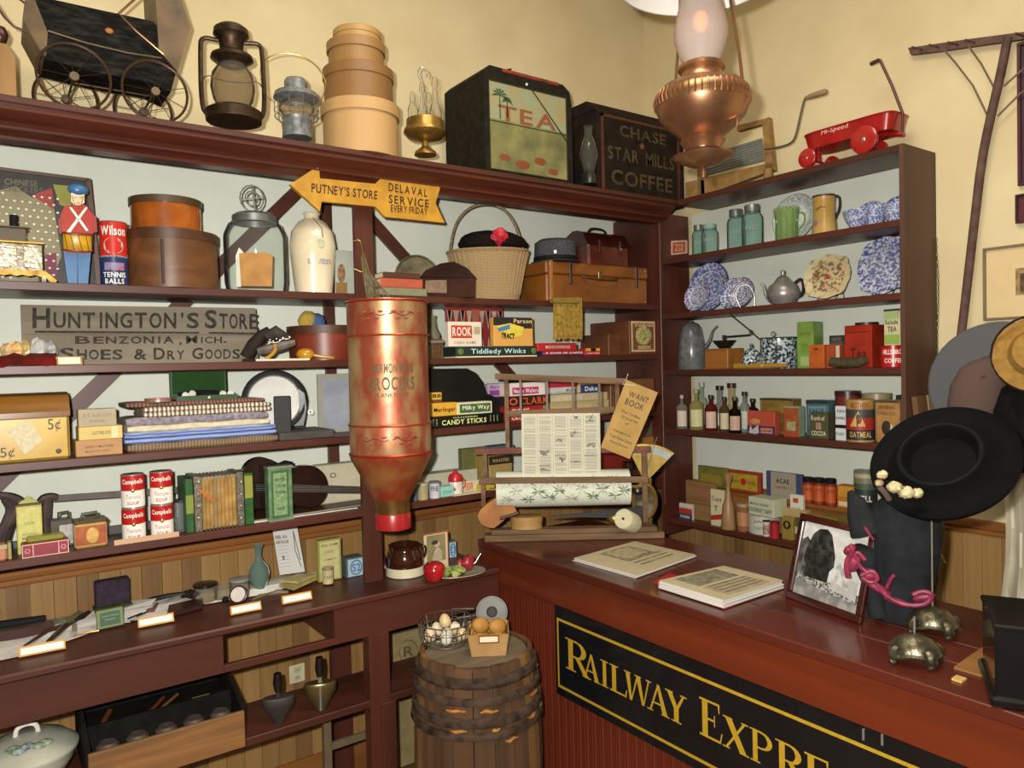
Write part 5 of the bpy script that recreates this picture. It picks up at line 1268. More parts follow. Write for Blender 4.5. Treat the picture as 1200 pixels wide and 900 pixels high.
# right of the post
for nm, lab, u0, u1, vt, dep, c, ld, tx in (
        ('jar', 'small dark blue jar just right of the post', 484, 490, 567, .04, '44586c', None, []),
        ('jar', 'small tan round jar with printed disc by the red bin spout', 489, 502, 566, .035, 'a89c70', 'b8b090', []),
        ('tin', 'small lilac and white salve tin beside the tan jar', 503, 516, 564, .035, 'c4c4cc', '6a6a70', [('FINE', .7, .45, .75, pm('3c3c60'))])):
    t = tin('A4', nm, lab, nm, u0, u1, vt, dep, pm(c, r=.35), lid=pm(ld) if ld else None, texts=tx, n=18)
r, h = DIM[t.name]
pack('A4', 'soap_box', 'pale mint soap box beside the salve tin', 'box', 517, 532, 570, .02, .04, pm('8cc4b4', v=.92), texts=[('SOAP', .15, .4, .85, .6, pm('4a8a7c'))])
q = Q('A4', 534, .06); t = q.T('red_pitcher', 'tiny red and white pitcher with knobbed lid', 'pitcher')
MB().lathe(q.lp([(0, 580), (8, 580), (9, 570), (8, 561), (6, 558)]), n=18).obj('body', pm('d8d0c4', r=.3), t)
MB().lathe(q.lp([(8.2, 566), (8.6, 560), (7, 556), (3, 554), (1.5, 551), (0, 550)]), n=18).obj('lid', pm('b8242a', r=.3), t)
MB().ball(q.pt(533, 571, -.03), .010, .003, .012).obj('red_print', pm('b02a24'), t)
MB().tube(chaikin(q.pts([(541, 560), (546, 563), (545, 571), (541, 574)]), 2), .0025).obj('handle', RED, t)
t = pack('A4', 'greeting_card', 'red and cream illustrated card leaning beside the red pitcher', 'card', 543, 561, 563, .05, .003, pm('d8cca4'), prints=[(.1, .2, .6, .85, pm('b85a44', c2='d8b494', s=90))], lean=R_(8))
solo(MB().box(xA(530, -dA+.02, z4), xA(562, -dA+.02, z4), -dA+.004, -dA+.04, z4+.0003, z4+.004), 'paper_packet', pm('d0c8ac'), 'flat cream paper packet at the shelf edge by the red pitcher', 'paper', world=True)
pack('A4', 'flat_box', 'long flat cream box lid behind the little jars', 'box', 492, 560, 553, .18, .08, pm('c0bca4', v=.93))
pack('A4', 'book', 'tall olive green book standing at the wall', 'book', 543, 572, 525, .20, .04, pm('6c6c3a', v=.85), prints=[(.5, 0, 1, 1, pm('8a7c34'))])
t = pack('A4', 'coffee_tin', 'black and tan coffee tin behind the paper rack', 'tin', 574, 601, 533, .10, .09, pm('a08a50', v=.85), b=.003, prints=[(.0, .70, 1, .98, pm('2a2218'))], texts=[('ROASTED', .15, .78, .85, .88, pm('c0a060'))])
w, h = DIM[t.name]
pack('A4', 'carton', 'dark blue carton lying on the coffee tin', 'box', 577, 603, 522, .12, .07, pm('3c4c60', c2='566a80', s=30), z=z4+h+.0005)
pack('A4', 'soap_box', 'yellow box at the foot of the coffee tin', 'box', 561, 580, 567, .03, .05, pm('c4a838'))
pack('A4', 'carton', 'dark red upright carton behind the paper rack', 'box', 704, 742, 527, .08, .12, pm('7c2018', v=.85))
for u, vt, lab in ((736, 541, 'nearer'), (748, 541, 'farther')):
    tin('A4', 'jar', 'dark glass jar with black lid, %s the scale' % ('second from' if lab == 'nearer' else 'next to'), 'jar', u-6, u+6, vt, .05, pm('2c1a14', r=.2), lid=BLACK, n=18)
t = pack('A4', 'carton', 'orange-brown carton low in the shelf corner', 'box', 754, 771, 512, .05, .1, pm('a06c2c'))
pack('A4', 'carton', 'grey-brown carton on top of the orange-brown one', 'box', 750, 769, 489, .06, .1, pm('6a5640'), z=z4+DIM[t.name][1]+.0005)

# ================================================================== the bench top
z5 = ZA['A5']
def bp5(u, v, dz=0): p = onz(u, v, z5+dz); p.y = sq5(p.y); return p
# white liner cloth
random.seed(11)
front = [(-30, 782), (30, 768), (75, 751), (130, 733), (190, 724), (240, 711), (300, 697), (350, 684), (395, 671), (413, 662)]
back = [(-30, 722), (30, 711), (75, 702), (130, 694), (190, 687), (240, 680), (290, 668), (340, 662), (380, 658), (405, 652)]
mb = MB(); n = len(front); m_ = 6; vs = []
for i in range(n):
    for j in range(m_):
        f = j/(m_-1); u = front[i][0]*(1-f)+back[i][0]*f+random.uniform(-4, 4); v = front[i][1]*(1-f)+back[i][1]*f+random.uniform(-2, 2)
        p = bp5(u, v); p.z += .002+random.uniform(0, .018)*(1 if 0 < j < m_-1 else .2); vs.append(p)
mb.add(vs, [(i*m_+j, (i+1)*m_+j, (i+1)*m_+j+1, i*m_+j+1) for i in range(n-1) for j in range(m_-1)], False)
solo(mb, 'cloth_liner', pm('e0ddd6', r=.85, c2='cdc9c0', s=12), 'rumpled white cloth liner spread along the bench under the small things', 'cloth', world=True)
mb = MB(); vs = [bp5(u, v, .03+.02*k) for k, (u, v) in enumerate(((88, 720), (112, 690), (128, 695), (105, 722)))]
solo(mb.add([bp5(a, b, c) for a, b, c in ((92, 722, .012), (110, 692, .035), (122, 690, .03), (118, 712, .014), (170, 706, .012), (176, 692, .035))], [(0, 1, 2, 3), (3, 2, 5, 4)]), 'cloth_fold', pm('c4c0ba', r=.85), 'raised fold of white cloth by the purple box', 'cloth', world=True)
# tent cards
def tent(u0, u1, v0, v1, lab):
    um = (u0+u1)/2; p = onz(um, (v0+v1)/2+6, z5); d = D(p); w = (u1-u0)*d/FPX/.86; h = .028
    t = T('tent_card', lab, 'label card', (p.x, p.y, z5+.006), R_(-3), 'gold-edged tent cards along the bench edge')
    MB().prism([(-w/2, 0, 0), (-w/2, .012, h), (-w/2, .026, 0)], (w, 0, 0)).obj('card', pm('c8903c', r=.6), t)
    MB().add([(-w/2+.005, .0020, .005), (w/2-.005, .0020, .005), (w/2-.005, .0100, h-.005), (-w/2+.005, .0100, h-.005)], [(0, 1, 2, 3)], M=Matrix.Translation(Vector((0, -.0012, 0)))).obj('paper', pm('efe8d8', v=.96), t)
tent(30, 70, 752, 771, 'gold-edged white tent card below the dark red razor case')
tent(167, 200, 719, 737, 'gold-edged white tent card below the green soap card')
tent(274, 304, 706, 721, 'gold-edged white tent card below the round shaving mirror')
tent(334, 364, 694, 708, 'gold-edged white tent card below the yellow paper packet')
def lay(name, lab, cat, pts, h, mat, dz=.010, b=None, grp='odds and ends on the bench'):
    """a flat object lying on the bench: outline in the picture, thickness h"""
    t = [bp5(u, v, dz) for u, v in pts]
    return solo(MB().prism(t, (0, 0, h)), name, mat, lab, cat, world=True, group=grp)
def rod(name, lab, cat, pts, r, mat, dz=.016, grp='odds and ends on the bench'):
    return solo(MB().tube([bp5(u, v, dz) for u, v in pts], r, 8), name, mat, lab, cat, world=True, group=grp)
q = Q('A5', 30, .10)
lay('razor_case', 'long dark red razor case at the left end of the bench', 'case', [(-20, 753), (62, 738), (60, 729), (-20, 742)], .030, pm('3c1a1c', r=.4), .006)
lay('glass_tray', 'frosted glass tray holding a black brush at the left end', 'tray', [(-20, 738), (60, 728), (78, 710), (-20, 718)], .012, gl('b8bab0', .4), .004)
rod('hair_brush', 'long black brush in the frosted glass tray', 'brush', [(-10, 720), (20, 718), (50, 713)], [.016, .017, .012], pm('20201e', r=.7, bump=.6, s=200), .035)
rod('folding_knife', 'brown wooden-handled folding knife', 'knife', [(28, 757), (55, 738), (75, 728)], [.003, .007, .009], pm('3c2618'))
rod('straight_razor', 'dark straight razor pointing to the back of the bench', 'razor', [(56, 752), (78, 728), (98, 706)], [.006, .009, .010], pm('33201a'), .022)
rod('pliers', 'steel grooming pliers between the knives', 'tool', [(62, 745), (74, 733), (84, 722)], .005, pm('8a8470', r=.35, m=.7), .026)
rod('comb_case', 'olive tube-shaped comb case with metal tips', 'case', [(74, 727), (82, 718), (88, 708)], .011, pm('6c6a48', r=.5), .030)
rod('hook_tool', 'small brass button hook beside the razors', 'tool', [(86, 745), (104, 741), (116, 739)], .003, BRASS, .018)
rod('cork_bottle', 'tiny clear vial standing by the button hook', 'vial', [(87, 742), (87, 731)], .007, gl('c8c4b0', .4), .020)
t = pack('A5', 'trinket_box', 'purple-brown velvet box standing open at the back of the bench', 'box', 113, 154, 680, dep5(133, 706), .05, pm('3e3340', r=.9, c2='2e2630', s=40), b=.006, prints=[])
w, h = DIM[t.name]; MB().box(-w/2-.006, w/2+.004, -.02, .05, 0, h*.28, .005).obj('green_base', pm('3c4428', r=.8), t)
t = pack('A5', 'soap_card', 'green card of soap propped in the middle of the cloth', 'card', 114, 146, 714, dep5(130, 738), .012, pm('6c7c4c', v=.85), prints=[(.12, .14, .86, .84, pm('35543c'))], texts=[('SHAVING', .2, .6, .78, .68, pm('7c9c74')), ('SOAP', .3, .4, .68, .5, pm('7c9c74'))], z=z5+.008, rz=R_(4), lean=R_(-12))
rod('black_comb', 'long black curved brush at the back of the bench', 'comb', [(156, 697), (168, 690), (186, 686), (206, 683)], [.008, .012, .013, .009], pm('18181a', r=.5), .02)
rod('silver_clip', 'shiny silver clip at the end of the black brush', 'clip', [(188, 699), (197, 693), (206, 690)], [.003, .008, .010], METAL, .024)
lay('curved_guard', 'brown curved tortoiseshell piece on the cloth', 'comb', [(170, 716), (176, 712), (177, 700), (181, 705), (180, 716)], .012, pm('6a3c28', r=.35))
lay('comb_box', 'dark plum flat curved comb holder behind the second tent card', 'comb', [(196, 724), (238, 713), (236, 704), (218, 706), (197, 713)], .016, pm('34191a', r=.4), .008)
for i, (a, b) in enumerate((((150, 725), (166, 718)), ((153, 728), (165, 727)), ((160, 722), (172, 716)))):
    rod('hair_pin', ('longest', 'shortest', 'middle')[i]+' dark hair pin near the green card', 'hair pin', [a, b], .003, pm('3a3430', r=.4, m=.5), .016)
random.seed(6)
mb = MB()
for i in range(16): mb.tube([bp5(210+random.random()*16, 692+random.random()*7, .02+random.random()*.03), bp5(214+random.random()*16, 688+random.random()*8, .03+random.random()*.03)], .006, 6)
solo(mb, 'shaving_brush', pm('2a1210', r=.6, c2='160a08', s=50), 'dark tufted brush head on the cloth beside the glass jars', 'brush', world=True)
for i in range(4): pass
mb = MB()
for i in range(4): mb.tube([bp5(222+i*3, 700-i*1.5, .012), bp5(230+i*3.4, 708-i*1.5, .01)], .0016, 4)
solo(mb, 'fork_tines', METAL, 'four steel tines sticking out of the dark brush', 'fork', world=True)
for u, dep, vt, hw, c, cap, lab in ((241, dep5(241, 703), 686, 13, 'eceade', '1d1412', 'low glass jar with dark brown lid'), (261, dep5(261, 703), 684, 9, 'eceade', None, 'clear glass beaker behind the shaving mirror'), (281, dep5(281, 700), 680, 11, 'e8eceb', '8c8c88', 'open glass dish with silver rim beside the bottle vase')):
    q = Q('A5', u, dep, z5+.012); t = q.T('glass_jar', lab, 'jar'); H = q.Z(vt)
    MB().lathe([(0, 0), (hw*q.m*.9, 0), (hw*q.m, .006), (hw*q.m, H)], n=20).obj('glass', gl(c, .07), t)
    if cap: MB().lathe([(hw*q.m*.8, H-.001), (hw*q.m*1.03, H-.001), (hw*q.m*1.03, H+.008), (hw*q.m*.6, H+.011), (0, H+.011)], n=20).obj('lid' if cap == '1d1412' else 'rim', pm(cap, r=.3), t)
# round shaving mirror
q = Q('A5', 280, dep5(280, 711), z5+.012); t = q.T('shaving_mirror', 'round white-faced hand mirror with dark rim lying tilted', 'mirror')
M_ = Matrix.Translation(Vector((0, 0, .032))) @ Matrix.Rotation(R_(-25), 4, 'Z') @ Matrix.Rotation(R_(65), 4, 'X')
MB().lathe([(0, -.016), (.026, -.016), (.032, -.010), (.033, .004), (.028, .006), (0, .006)][::-1], M=M_, n=24).obj('case', pm('3a1a16', r=.3), t)
MB().lathe([(0, .007), (.027, .007), (.026, .0085), (0, .0085)], M=M_, n=24).obj('face', pm('cfc8c0', r=.4), t)
MB().ball((-.045, .0, .02), .012, .010, .012).obj('knob', BLACK, t)
# vase
q = Q('A5', 304, dep5(304, 688), z5+.006); t = q.T('bottle_vase', 'green-blue glass bottle vase with round body', 'vase')
MB().lathe(q.lp([(0, 686), (6, 686), (11, 680), (12.5, 672), (11, 664), (5, 657), (3.3, 650), (4, 642), (6.5, 638.5)]), n=24).obj('glass', gl('87a296', .42), t)
# flyer
t = T('flyer', 'white illustrated flyer leaning against the wall at the back of the bench', 'paper', tuple(bp5(345, 672, 0)))
yf = -.12; F_ = lambda l, d=0: [ony(u, v, yf+d) for u, v in l]
MB().prism(F_([(319, 619), (348, 616), (357.5, 670), (328, 674)]), (0, .002, 0)).obj('sheet', pm('ccccc8', v=.96), t, world=True)
lettering('REEL ALL', F_([(323, 632), (337, 630), (336.5, 626.5), (322.5, 628)], -.001), INK, t, world=True); lettering('AND ROLLER', F_([(323.5, 638), (338.5, 636), (338, 632.5), (323, 634)], -.001), INK, t, world=True)
lettering('5', F_([(331, 656), (334, 655.5), (333.5, 651), (330.5, 651.5)], -.001), INK, t, world=True)
MB().tube(F_([(343.5, 622), (348, 640), (352, 656)], -.001), .0012, 4).tube(F_([(343.5, 622), (346, 645), (353, 664)], -.001), .0012, 4).obj('printed_rod', INK, t, world=True)
mb = MB()
for i in range(7): mb.tube(F_([(325+i*.4, 641+i*4), (338+i*.4, 639+i*4)], -.001), .0006, 4)
mb.obj('printed_lines', pm('8a8a88'), t, world=True, kind='stuff')
lay('paper_packet', 'yellowed folded paper packet lying by the flyer', 'paper', [(325, 686), (344, 692), (370, 679), (351, 672)], .012, pm('a89a5c', c2='948650', s=20), .010)
lay('paper_packet', 'second yellowed packet resting on the first', 'paper', [(326, 680), (350, 684), (368, 672), (340, 668)], .008, pm('b4a870', c2='9c9058', s=20), .024)
rod('wooden_spoon', 'small brown wooden scoop beside the last tent card', 'scoop', [(314, 697), (325, 694), (338, 694)], [.004, .011, .006], pm('6c5c44'), .02)
rod('wooden_spoon', 'small olive leaf-shaped scoop beside the mirror', 'scoop', [(296, 703), (304, 699), (314, 696)], [.003, .009, .004], pm('6c6440'), .02)
t = pack('A5', 'carton', 'tall yellow-green product carton standing near the post', 'box', 374, 401, 632, dep5(388, 681), .03, pm('96904a', v=.9), z=z5+.002, prints=[(.07, .04, .90, .96, pm('c2bd84'))],
         texts=[('BALSAM', .15, .84, .82, .90, pm('6a6438')), ('ROSE', .3, .68, .65, .74, pm('8c8450')), ('LINIMENT', .2, .5, .78, .55, pm('8c8450')), ('CURE', .35, .3, .62, .36, pm('8c8450')), ('ALL', .4, .12, .6, .18, pm('8c8450'))])
t = tin('A5', 'round_tin', 'little cream cylindrical tin before the yellow-green carton', 'tin', 378, 391, 665, dep5(385, 685), pm('bcb284'), bands=[(.88, 1.0, pm('8a8450'))], z=z5+.006, texts=[('TABS', .7, .35, .55, pm('7a5c34'))], n=18)
def blue_box(k, u0, u1, vt, fr, lab, z=None):
    t = pack(k, 'carton', lab, 'box', u0, u1, vt, fr, .06, pm('4c5c60', v=.85), prints=[(.10, .04, .96, .92, pm('a8b8bc', v=.95))], z=z)
    w, h = DIM[t.name]; MB().tube([(w*.05+w*.3*math.cos(i*math.pi/12), -.0015, h*.48+h*.36*math.sin(i*math.pi/12)) for i in range(24)], .0025, 5, True).obj('blue_ring', pm('3c78b0'), t)
    lettering('S2', fq(w, h, .33, .28, .78, .68), pm('3c78b0'), t)
blue_box('A5', 406, 427, 653, dep5(416, 676), 'pale blue carton with round blue monogram against the post')
# ---- right of the post
q = Q('A5', 475, dep5(475, 673)); t = q.T('bean_pot', 'stoneware bean pot with glossy brown top and cream base', 'pot')
MB().lathe([(0, 0), (21*q.m, 0), (22.5*q.m, .004), (22*q.m, q.Z(662))], n=32).obj('cream_base', pm('cfc6a8', r=.35, v=.95), t)
MB().lathe([(22*q.m, q.Z(662)), (22.5*q.m, q.Z(656)), (21*q.m, q.Z(648)), (18.5*q.m, q.Z(643)), (18*q.m, q.Z(641)), (19*q.m, q.Z(638)), (17*q.m, q.Z(637)), (16*q.m, q.Z(645)), (0, q.Z(648))], n=32).obj('brown_glaze', pm('3c1a0e', r=.12, c2='2a110a', s=10, coat=.8), t)
MB().tube(chaikin(q.pts([(492, 643), (500, 640), (499, 652), (495, 656)]), 2), .005).obj('handle', pm('3c1a0e', r=.12), t)
t = pack('A5', 'picture_card', 'cream card with a portrait of a lady in profile, standing by the bean pot', 'picture', 498, 526, 624, dep5(512, 667), .005, pm('c9bb98', v=.95), prints=[(.10, .22, .88, .94, pm('8c8258', c2='78704c', s=20)), (.12, .05, .86, .16, pm('d8c8a4')), (.0, .97, 1, 1, pm('a84c38')), (.97, 0, 1, 1, pm('a84c38'))])
w, h = DIM[t.name]
MB().ball((w*.02, -.002, h*.68), w*.12, .001, h*.08).obj('face', pm('caa684'), t); MB().ball((-w*.08, -.003, h*.74), w*.14, .001, h*.06).obj('dark_hair', pm('3a3430'), t); MB().prism([(-w*.2, -.002, h*.24), (w*.22, -.002, h*.24), (w*.2, -.002, h*.5), (w*.04, -.002, h*.62), (-w*.1, -.002, h*.5)], (0, .001, 0)).obj('blouse', pm('b8a48c'), t)
t = T('book', 'thin pink-edged book lying behind the bean pot', 'book', tuple(bp5(480, 645))); a, b = xA(452, -.20, z5), xA(515, -.20, z5)
MB().box(a, b, -.20, -.06, z5+.0005, z5+.020, .002).obj('cover', pm('6c2c3c'), t, world=True); MB().box(a-.002, b-.003, -.202, -.07, z5+.003, z5+.016).obj('pages', pm('c498a0'), t, world=True)
blue_box('A5', 526, 535, 634, dep5(530, 654), 'narrow blue and white carton behind the portrait card')
# apple
q = Q('A5', 509, dep5(509, 682)); t = q.T('apple', 'large shiny red apple in front of the portrait card', 'apple')
r = 13.2*q.m
MB().lathe([(r*a, r*b+r*.88) for a, b in ((.01, -.72), (.2, -.85), (.45, -.86), (.75, -.65), (.95, -.25), (1, .15), (.92, .55), (.70, .82), (.42, .92), (.15, .84), (.01, .70))], n=28).obj('flesh', pm('a81a20', r=.15, c2='7c1018', s=6, st=(3, 3, .6), coat=.6), t)
MB().tube([(0, 0, r*1.58), (.004, 0, r*1.9)], .0018).obj('stem', BROWN, t)
# salad plate
q = Q('A5', 535, .03, z5+.0); q = Q(None, 0, 0, p=tuple(onz(537, 676, z5)))
t = T('plate', 'oval metal-rimmed plate at the bench edge heaped with mock salad', 'plate', (q.p[0], q.p[1]+.02, z5), R_(-20))
MB().lathe([(0, .003), (.07, .003), (.105, .012), (.125, .016), (.123, .019), (.10, .015), (.06, .007), (0, .006)], n=36, sy=.72).obj('dish', pm('a8a490', r=.3, m=.4), t)
random.seed(5)
c0 = Vector((q.p[0], q.p[1]+.02, z5))
LL = ('beside the tomato wedges', 'at the back rim', 'behind the centre', 'back and nearest the portrait card', 'touching the apple', 'in front, nearest the apple', 'at the front above the berries')
for i in range(7):
    a = i*.9; rr = .03+.035*(i % 3)/2
    solo(MB().ball((0, 0, .014), .026, .020, .014, 9, 6, wob=.35), 'lettuce_leaf', pm(('92a858', '7c9848', 'a8b870')[i % 3], r=.7, bump=.4, s=60), 'crinkled green lettuce leaf on the oval plate, '+LL[i], 'lettuce', (c0.x+rr*math.cos(a)-.015, c0.y+rr*.6*math.sin(a)-.008, z5+.010), a, group='lettuce leaves on the oval plate')
for dx, dy, s_, l_ in ((.065, .005, .030, 'largest'), (.085, .022, .022, 'outermost'), (.045, .032, .02, 'smallest, rearmost')):
    solo(MB().ball((0, 0, s_), s_, s_*.8, s_, 8, 6, wob=.4), 'tomato_piece', pm('96202c', r=.35), l_+' red tomato wedge on the oval plate', 'tomato', (c0.x+dx, c0.y+dy, z5+.012), group='tomato wedges on the oval plate')
for dx, dy, l_ in ((-.045, -.045, 'nearest the apple'), (-.026, -.05, 'in the middle of the three'), (-.005, -.052, 'farthest from the apple')):
    solo(MB().ball((0, 0, .008), .009, .009, .008, 8, 6), 'cranberry', pm('5c1218', r=.3), 'dark red berry on the plate rim, '+l_, 'berry', (c0.x+dx, c0.y+dy, z5+.012), group='dark berries on the oval plate')
solo(MB().tube([(c0.x+.06, c0.y+.0, z5+.02), (c0.x+.09, c0.y-.01, z5+.04), (c0.x+.115, c0.y-.015, z5+.075)], .0018), 'fork', METAL, 'thin silver fork handle sticking up from the oval plate', 'fork', world=True)

# ================================================================== lower shelf
z6 = ZA['A6']
# tool chest
xL, xR = -2.975, -2.535
y0 = YF-.05; yb_ = -.205
P6 = lambda u, v, y: ony(u, v, y)
a = xA(105, y0, z6); b = xA(288, y0, z6); hh = zv(833, b, y0)-z6
t = T('tool_chest', 'open black-lined wooden tool chest with tan front on the lower shelf', 'chest', ((a+b)/2, (y0+yb_)/2, z6))
TF = wd('8c6034', 'x', '5c4024', r=.6, s=12)
MB().box(a, b, y0, y0+.014, z6+.0005, z6+hh, .002).obj('front_board', TF, t, world=True)
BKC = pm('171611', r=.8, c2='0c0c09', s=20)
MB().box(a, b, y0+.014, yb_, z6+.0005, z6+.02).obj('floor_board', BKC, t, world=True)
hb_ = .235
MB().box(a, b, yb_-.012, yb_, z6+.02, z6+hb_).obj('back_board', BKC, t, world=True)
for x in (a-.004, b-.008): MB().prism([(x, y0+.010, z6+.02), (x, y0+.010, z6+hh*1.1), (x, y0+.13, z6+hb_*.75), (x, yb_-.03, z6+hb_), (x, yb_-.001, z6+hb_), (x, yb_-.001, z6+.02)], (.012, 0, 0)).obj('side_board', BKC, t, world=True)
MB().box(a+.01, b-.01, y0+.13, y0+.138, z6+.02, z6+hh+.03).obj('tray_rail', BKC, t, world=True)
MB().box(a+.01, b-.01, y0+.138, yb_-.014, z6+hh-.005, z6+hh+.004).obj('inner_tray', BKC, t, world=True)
for i in range(5):
    x = a+.06+i*(b-a-.12)/4
    s = solo(MB().lathe([(0, 0), (.028, 0), (.033, .085), (.024, .096), (0, .094)], n=16), 'bit_tin', pm('4a3c38', r=.5, c2='342a28', s=40), ('leftmost', 'second from left', 'middle', 'second from right', 'rightmost')[i]+' dull round pot in the front tray of the tool chest', 'pot', (x, y0+.07, z6+.0205), group='pots in the front tray of the tool chest')
for k_, (p0, p1, r, c, nm, lab) in enumerate((((.12, .20, .0), (.20, .30, .05), .008, '7c4422', 'chisel', 'brown-handled chisel in the upper tray, left of the chest'), ((.42, .2, .0), (.56, .28, .05), .006, '7c3a22', 'chisel', 'thin red-brown chisel lying across the upper tray'),
                                       ((.48, .15, .0), (.66, .30, .045), .005, '8a5a2c', 'folding_rule', 'slim wooden rule lying across the upper tray'), ((.72, .22, .0), (.84, .22, .02), .010, '6c6a34', 'glue_tube', 'olive tube at the right of the upper tray'))):
    X = lambda f: a+(b-a)*f; Yk = y0+.14
    solo(MB().tube([(X(p0[0]), Yk+.02, z6+hh+.004+r), (X(p1[0]), Yk+.12 if k_ != 3 else Yk+.02, z6+hh+.004+r)], r, 8), nm, pm(c, r=.4), lab, 'tool', world=True, group='tools in the upper tray of the chest')
# tureen
q = Q('A6', 30, -.02); q = Q(None, 34, 0, p=(xA(34, YF+.14, z6), YF+.14, z6)); t = q.T('tureen', 'grey-white covered tureen with blue flower on its lid', 'tureen')
GW = pm('b4b4a4', r=.25, c2='a0a294', s=10, coat=.3)
MB().lathe([(0, 0), (.06, 0), (.065, .012), (.10, .03), (.125, .075), (.128, .1), (.118, .104)], n=36).obj('bowl', GW, t)
MB().lathe([(.118, .104), (.138, .102), (.138, .110), (.11, .135), (.06, .155), (0, .162)], n=36).obj('lid', GW, t)
MB().tube(chaikin([(-.03, 0, .155), (-.026, 0, .182), (0, 0, .19), (.026, 0, .182), (.03, 0, .155)], 2), .007).obj('lid_handle', WHITE, t)
for dx, dy, c in ((0, -.075, '3c4c80'), (-.02, -.085, '5c6c98'), (.03, -.08, '5c7c4c'), (.045, -.07, '6c8c54'), (-.035, -.07, '55744c')):
    rr = math.hypot(dx, dy); MB().ball((dx, dy, .156-.02*(rr-.06)/.05), .022, .016, .010, 10, 5).obj('painted_flower' if c < '5c7' else 'painted_leaf', pm(c, c2='a8b0a0', s=90), t)
# sad irons
for u, lab, cm, cb, vt in ((327, 'dark flat iron with black handle, standing on the lower shelf', '3c3430', '2c2826', 789), (376, 'brass-bodied iron with black handle, next to the outlet', '7c7048', 'a09060', 770)):
    q = Q(None, u, 0, p=(xA(u, YF+.05, z6), YF+.05, z6)); t = q.T('flat_iron', lab, 'iron')
    hw = 19*q.m; H = q.Z(vt); mt = pm(cm, r=.3 if cb[0] == 'a' else .6, m=.8 if cb[0] == 'a' else .3, c2=None)
    MB().lathe([(0, 0), (hw*.25, 0), (hw*.55, H*.16), (hw*.95, H*.36), (hw, H*.5), (hw*.9, H*.53), (0, H*.53)], n=24, sy=.45).obj('body', mt, t)
    MB().tube([(0, 0, H*.5), (0, 0, H*.66)], .008).obj('neck', METAL if cb[0] == 'a' else mt, t)
    MB().tube([(0, 0, H*.64), (0, 0, H*.8), (0, 0, H)], [.012, .017, .013], 12).obj('handle', pm('1c1614', r=.3), t)
    if cb[0] == 'a': MB().tube([(0, -hw*.46, .01), (0, -hw*.46, H*.5)], .004).obj('ridge', METAL, t)
# outlet
c = ony(348, 789, -.016); t = T('outlet', 'ivory electrical outlet plate on the panelling', 'outlet', (c.x, c.y, c.z-.04))
MB().box(c.x-.033, c.x+.033, -.021, -.0145, c.z-.038, c.z+.038, .002).obj('plate', pm('c9c4a0', r=.4), t, world=True)
for dz in (-.016, .016):
    MB().box(c.x-.014, c.x+.014, -.0225, -.021, c.z+dz-.012, c.z+dz+.012, .001).obj('socket', pm('bab492', r=.4), t, world=True)
    for dx in (-.005, .005): MB().box(c.x+dx-.001, c.x+dx+.001, -.0228, -.0224, c.z+dz-.004, c.z+dz+.005).obj('slot', INK, t, world=True)
# poster on the back wall, right of the leg
yk = -.12; t = T('paper_sack', 'tan printed flour sack on the floor behind barrel and bench', 'sack', (xA(500, yk, z6), yk, 0))
a = [ony(u, v, yk) for u, v in ((461, 745), (545, 728), (545, 806), (461, 816))]
MB().box(a[0].x, a[1].x, yk, yk+.05, .0005, a[0].z, .008).obj('sack', pm('94835c', r=.8, c2='82734e', s=20), t, world=True)
MB().tube([ony(479+11*math.cos(i*math.pi/8), 764+14*math.sin(i*math.pi/8), yk-.002) for i in range(16)], .0018, 5, True).obj('printed_ring', pm('5c5440'), t, world=True)
lettering('R', [ony(u, v, yk-.002) for u, v in ((473, 770), (485, 768), (485, 756), (473, 758))], pm('5c5440'), t, world=True); lettering('FLOUR', [ony(u, v, yk-.002) for u, v in ((465, 795), (500, 789), (500, 781), (465, 787))], pm('6c6450'), t, world=True)
# wooden stool leg glimpsed under the bench
t = T('stool', 'grey wooden stool half hidden behind the bench leg', 'stool', (-2.06, -.30, 0))
for x in (-2.17, -1.98): MB().box(x, x+.03, -.34, -.31, 0, .44, .002).obj('leg', pm('6a5c44'), t, world=True)
MB().box(-2.19, -1.93, -.36, -.14, .44, .462, .003).obj('seat', pm('a8a08c'), t, world=True)
MB().box(-2.15, -1.97, -.33, -.32, .30, .33).obj('rail', pm('6a5c44'), t, world=True)
# ================================================================== shelf B1
def fB(u, v, x): return onx(u, v, x)
def china(c='4a5a98', s=55): return pm('c4c8d6', r=.15, c2=c, s=s*1.8, lo=.44, hi=.6, coat=.5, det=8)
def plate(k, name, lab, u, vt, dep, rim, mid, well, z=None, lean=12, oval=1.0, cat='plate', group=None, ring='8a92b8'):
    side, zb, fr = SH[k]; x = fr+dep; y = yB(u, x, zb); H = zv(vt, x+.02, y)-zb; r = H/2/math.cos(R_(lean))
    t = T(name, lab, cat, (x, y, zb+.0005), R_(-90), group)
    M_ = Matrix.Rotation(R_(90-lean), 4, 'X') @ Matrix.Translation(Vector((0, r*oval**0, 0)))
    sy = 1.0; sx = oval
    MB().lathe([(0, -.004), (r*.55, -.004), (r*.60, 0), (r*.98, .014), (r, .017), (r*.97, .019), (r*.62, .005), (r*.58, .003)], M=M_, n=40, sx=sx).obj('rim', rim, t)
    MB().lathe([(r*.58, .003), (r*.56, .0022), (0, .0022)], M=M_, n=40, sx=sx).obj('well', well, t)
    MB().lathe([(r*.62, .0056), (r*.66, .007), (r*.66, .0075), (r*.62, .0062)], M=M_, n=40, sx=sx).obj('ring', pm('d8dade', r=.2), t)
    MB().lathe([(r*.97, .0192), (r*1.0, .0172), (r*1.003, .0176), (r*.97, .0198)], M=M_, n=40, sx=sx).obj('edge_line', pm(ring, r=.2), t)
    return t, r
AQ = gl('dceeea', .06); AQ2 = gl('d4eae6', .07)
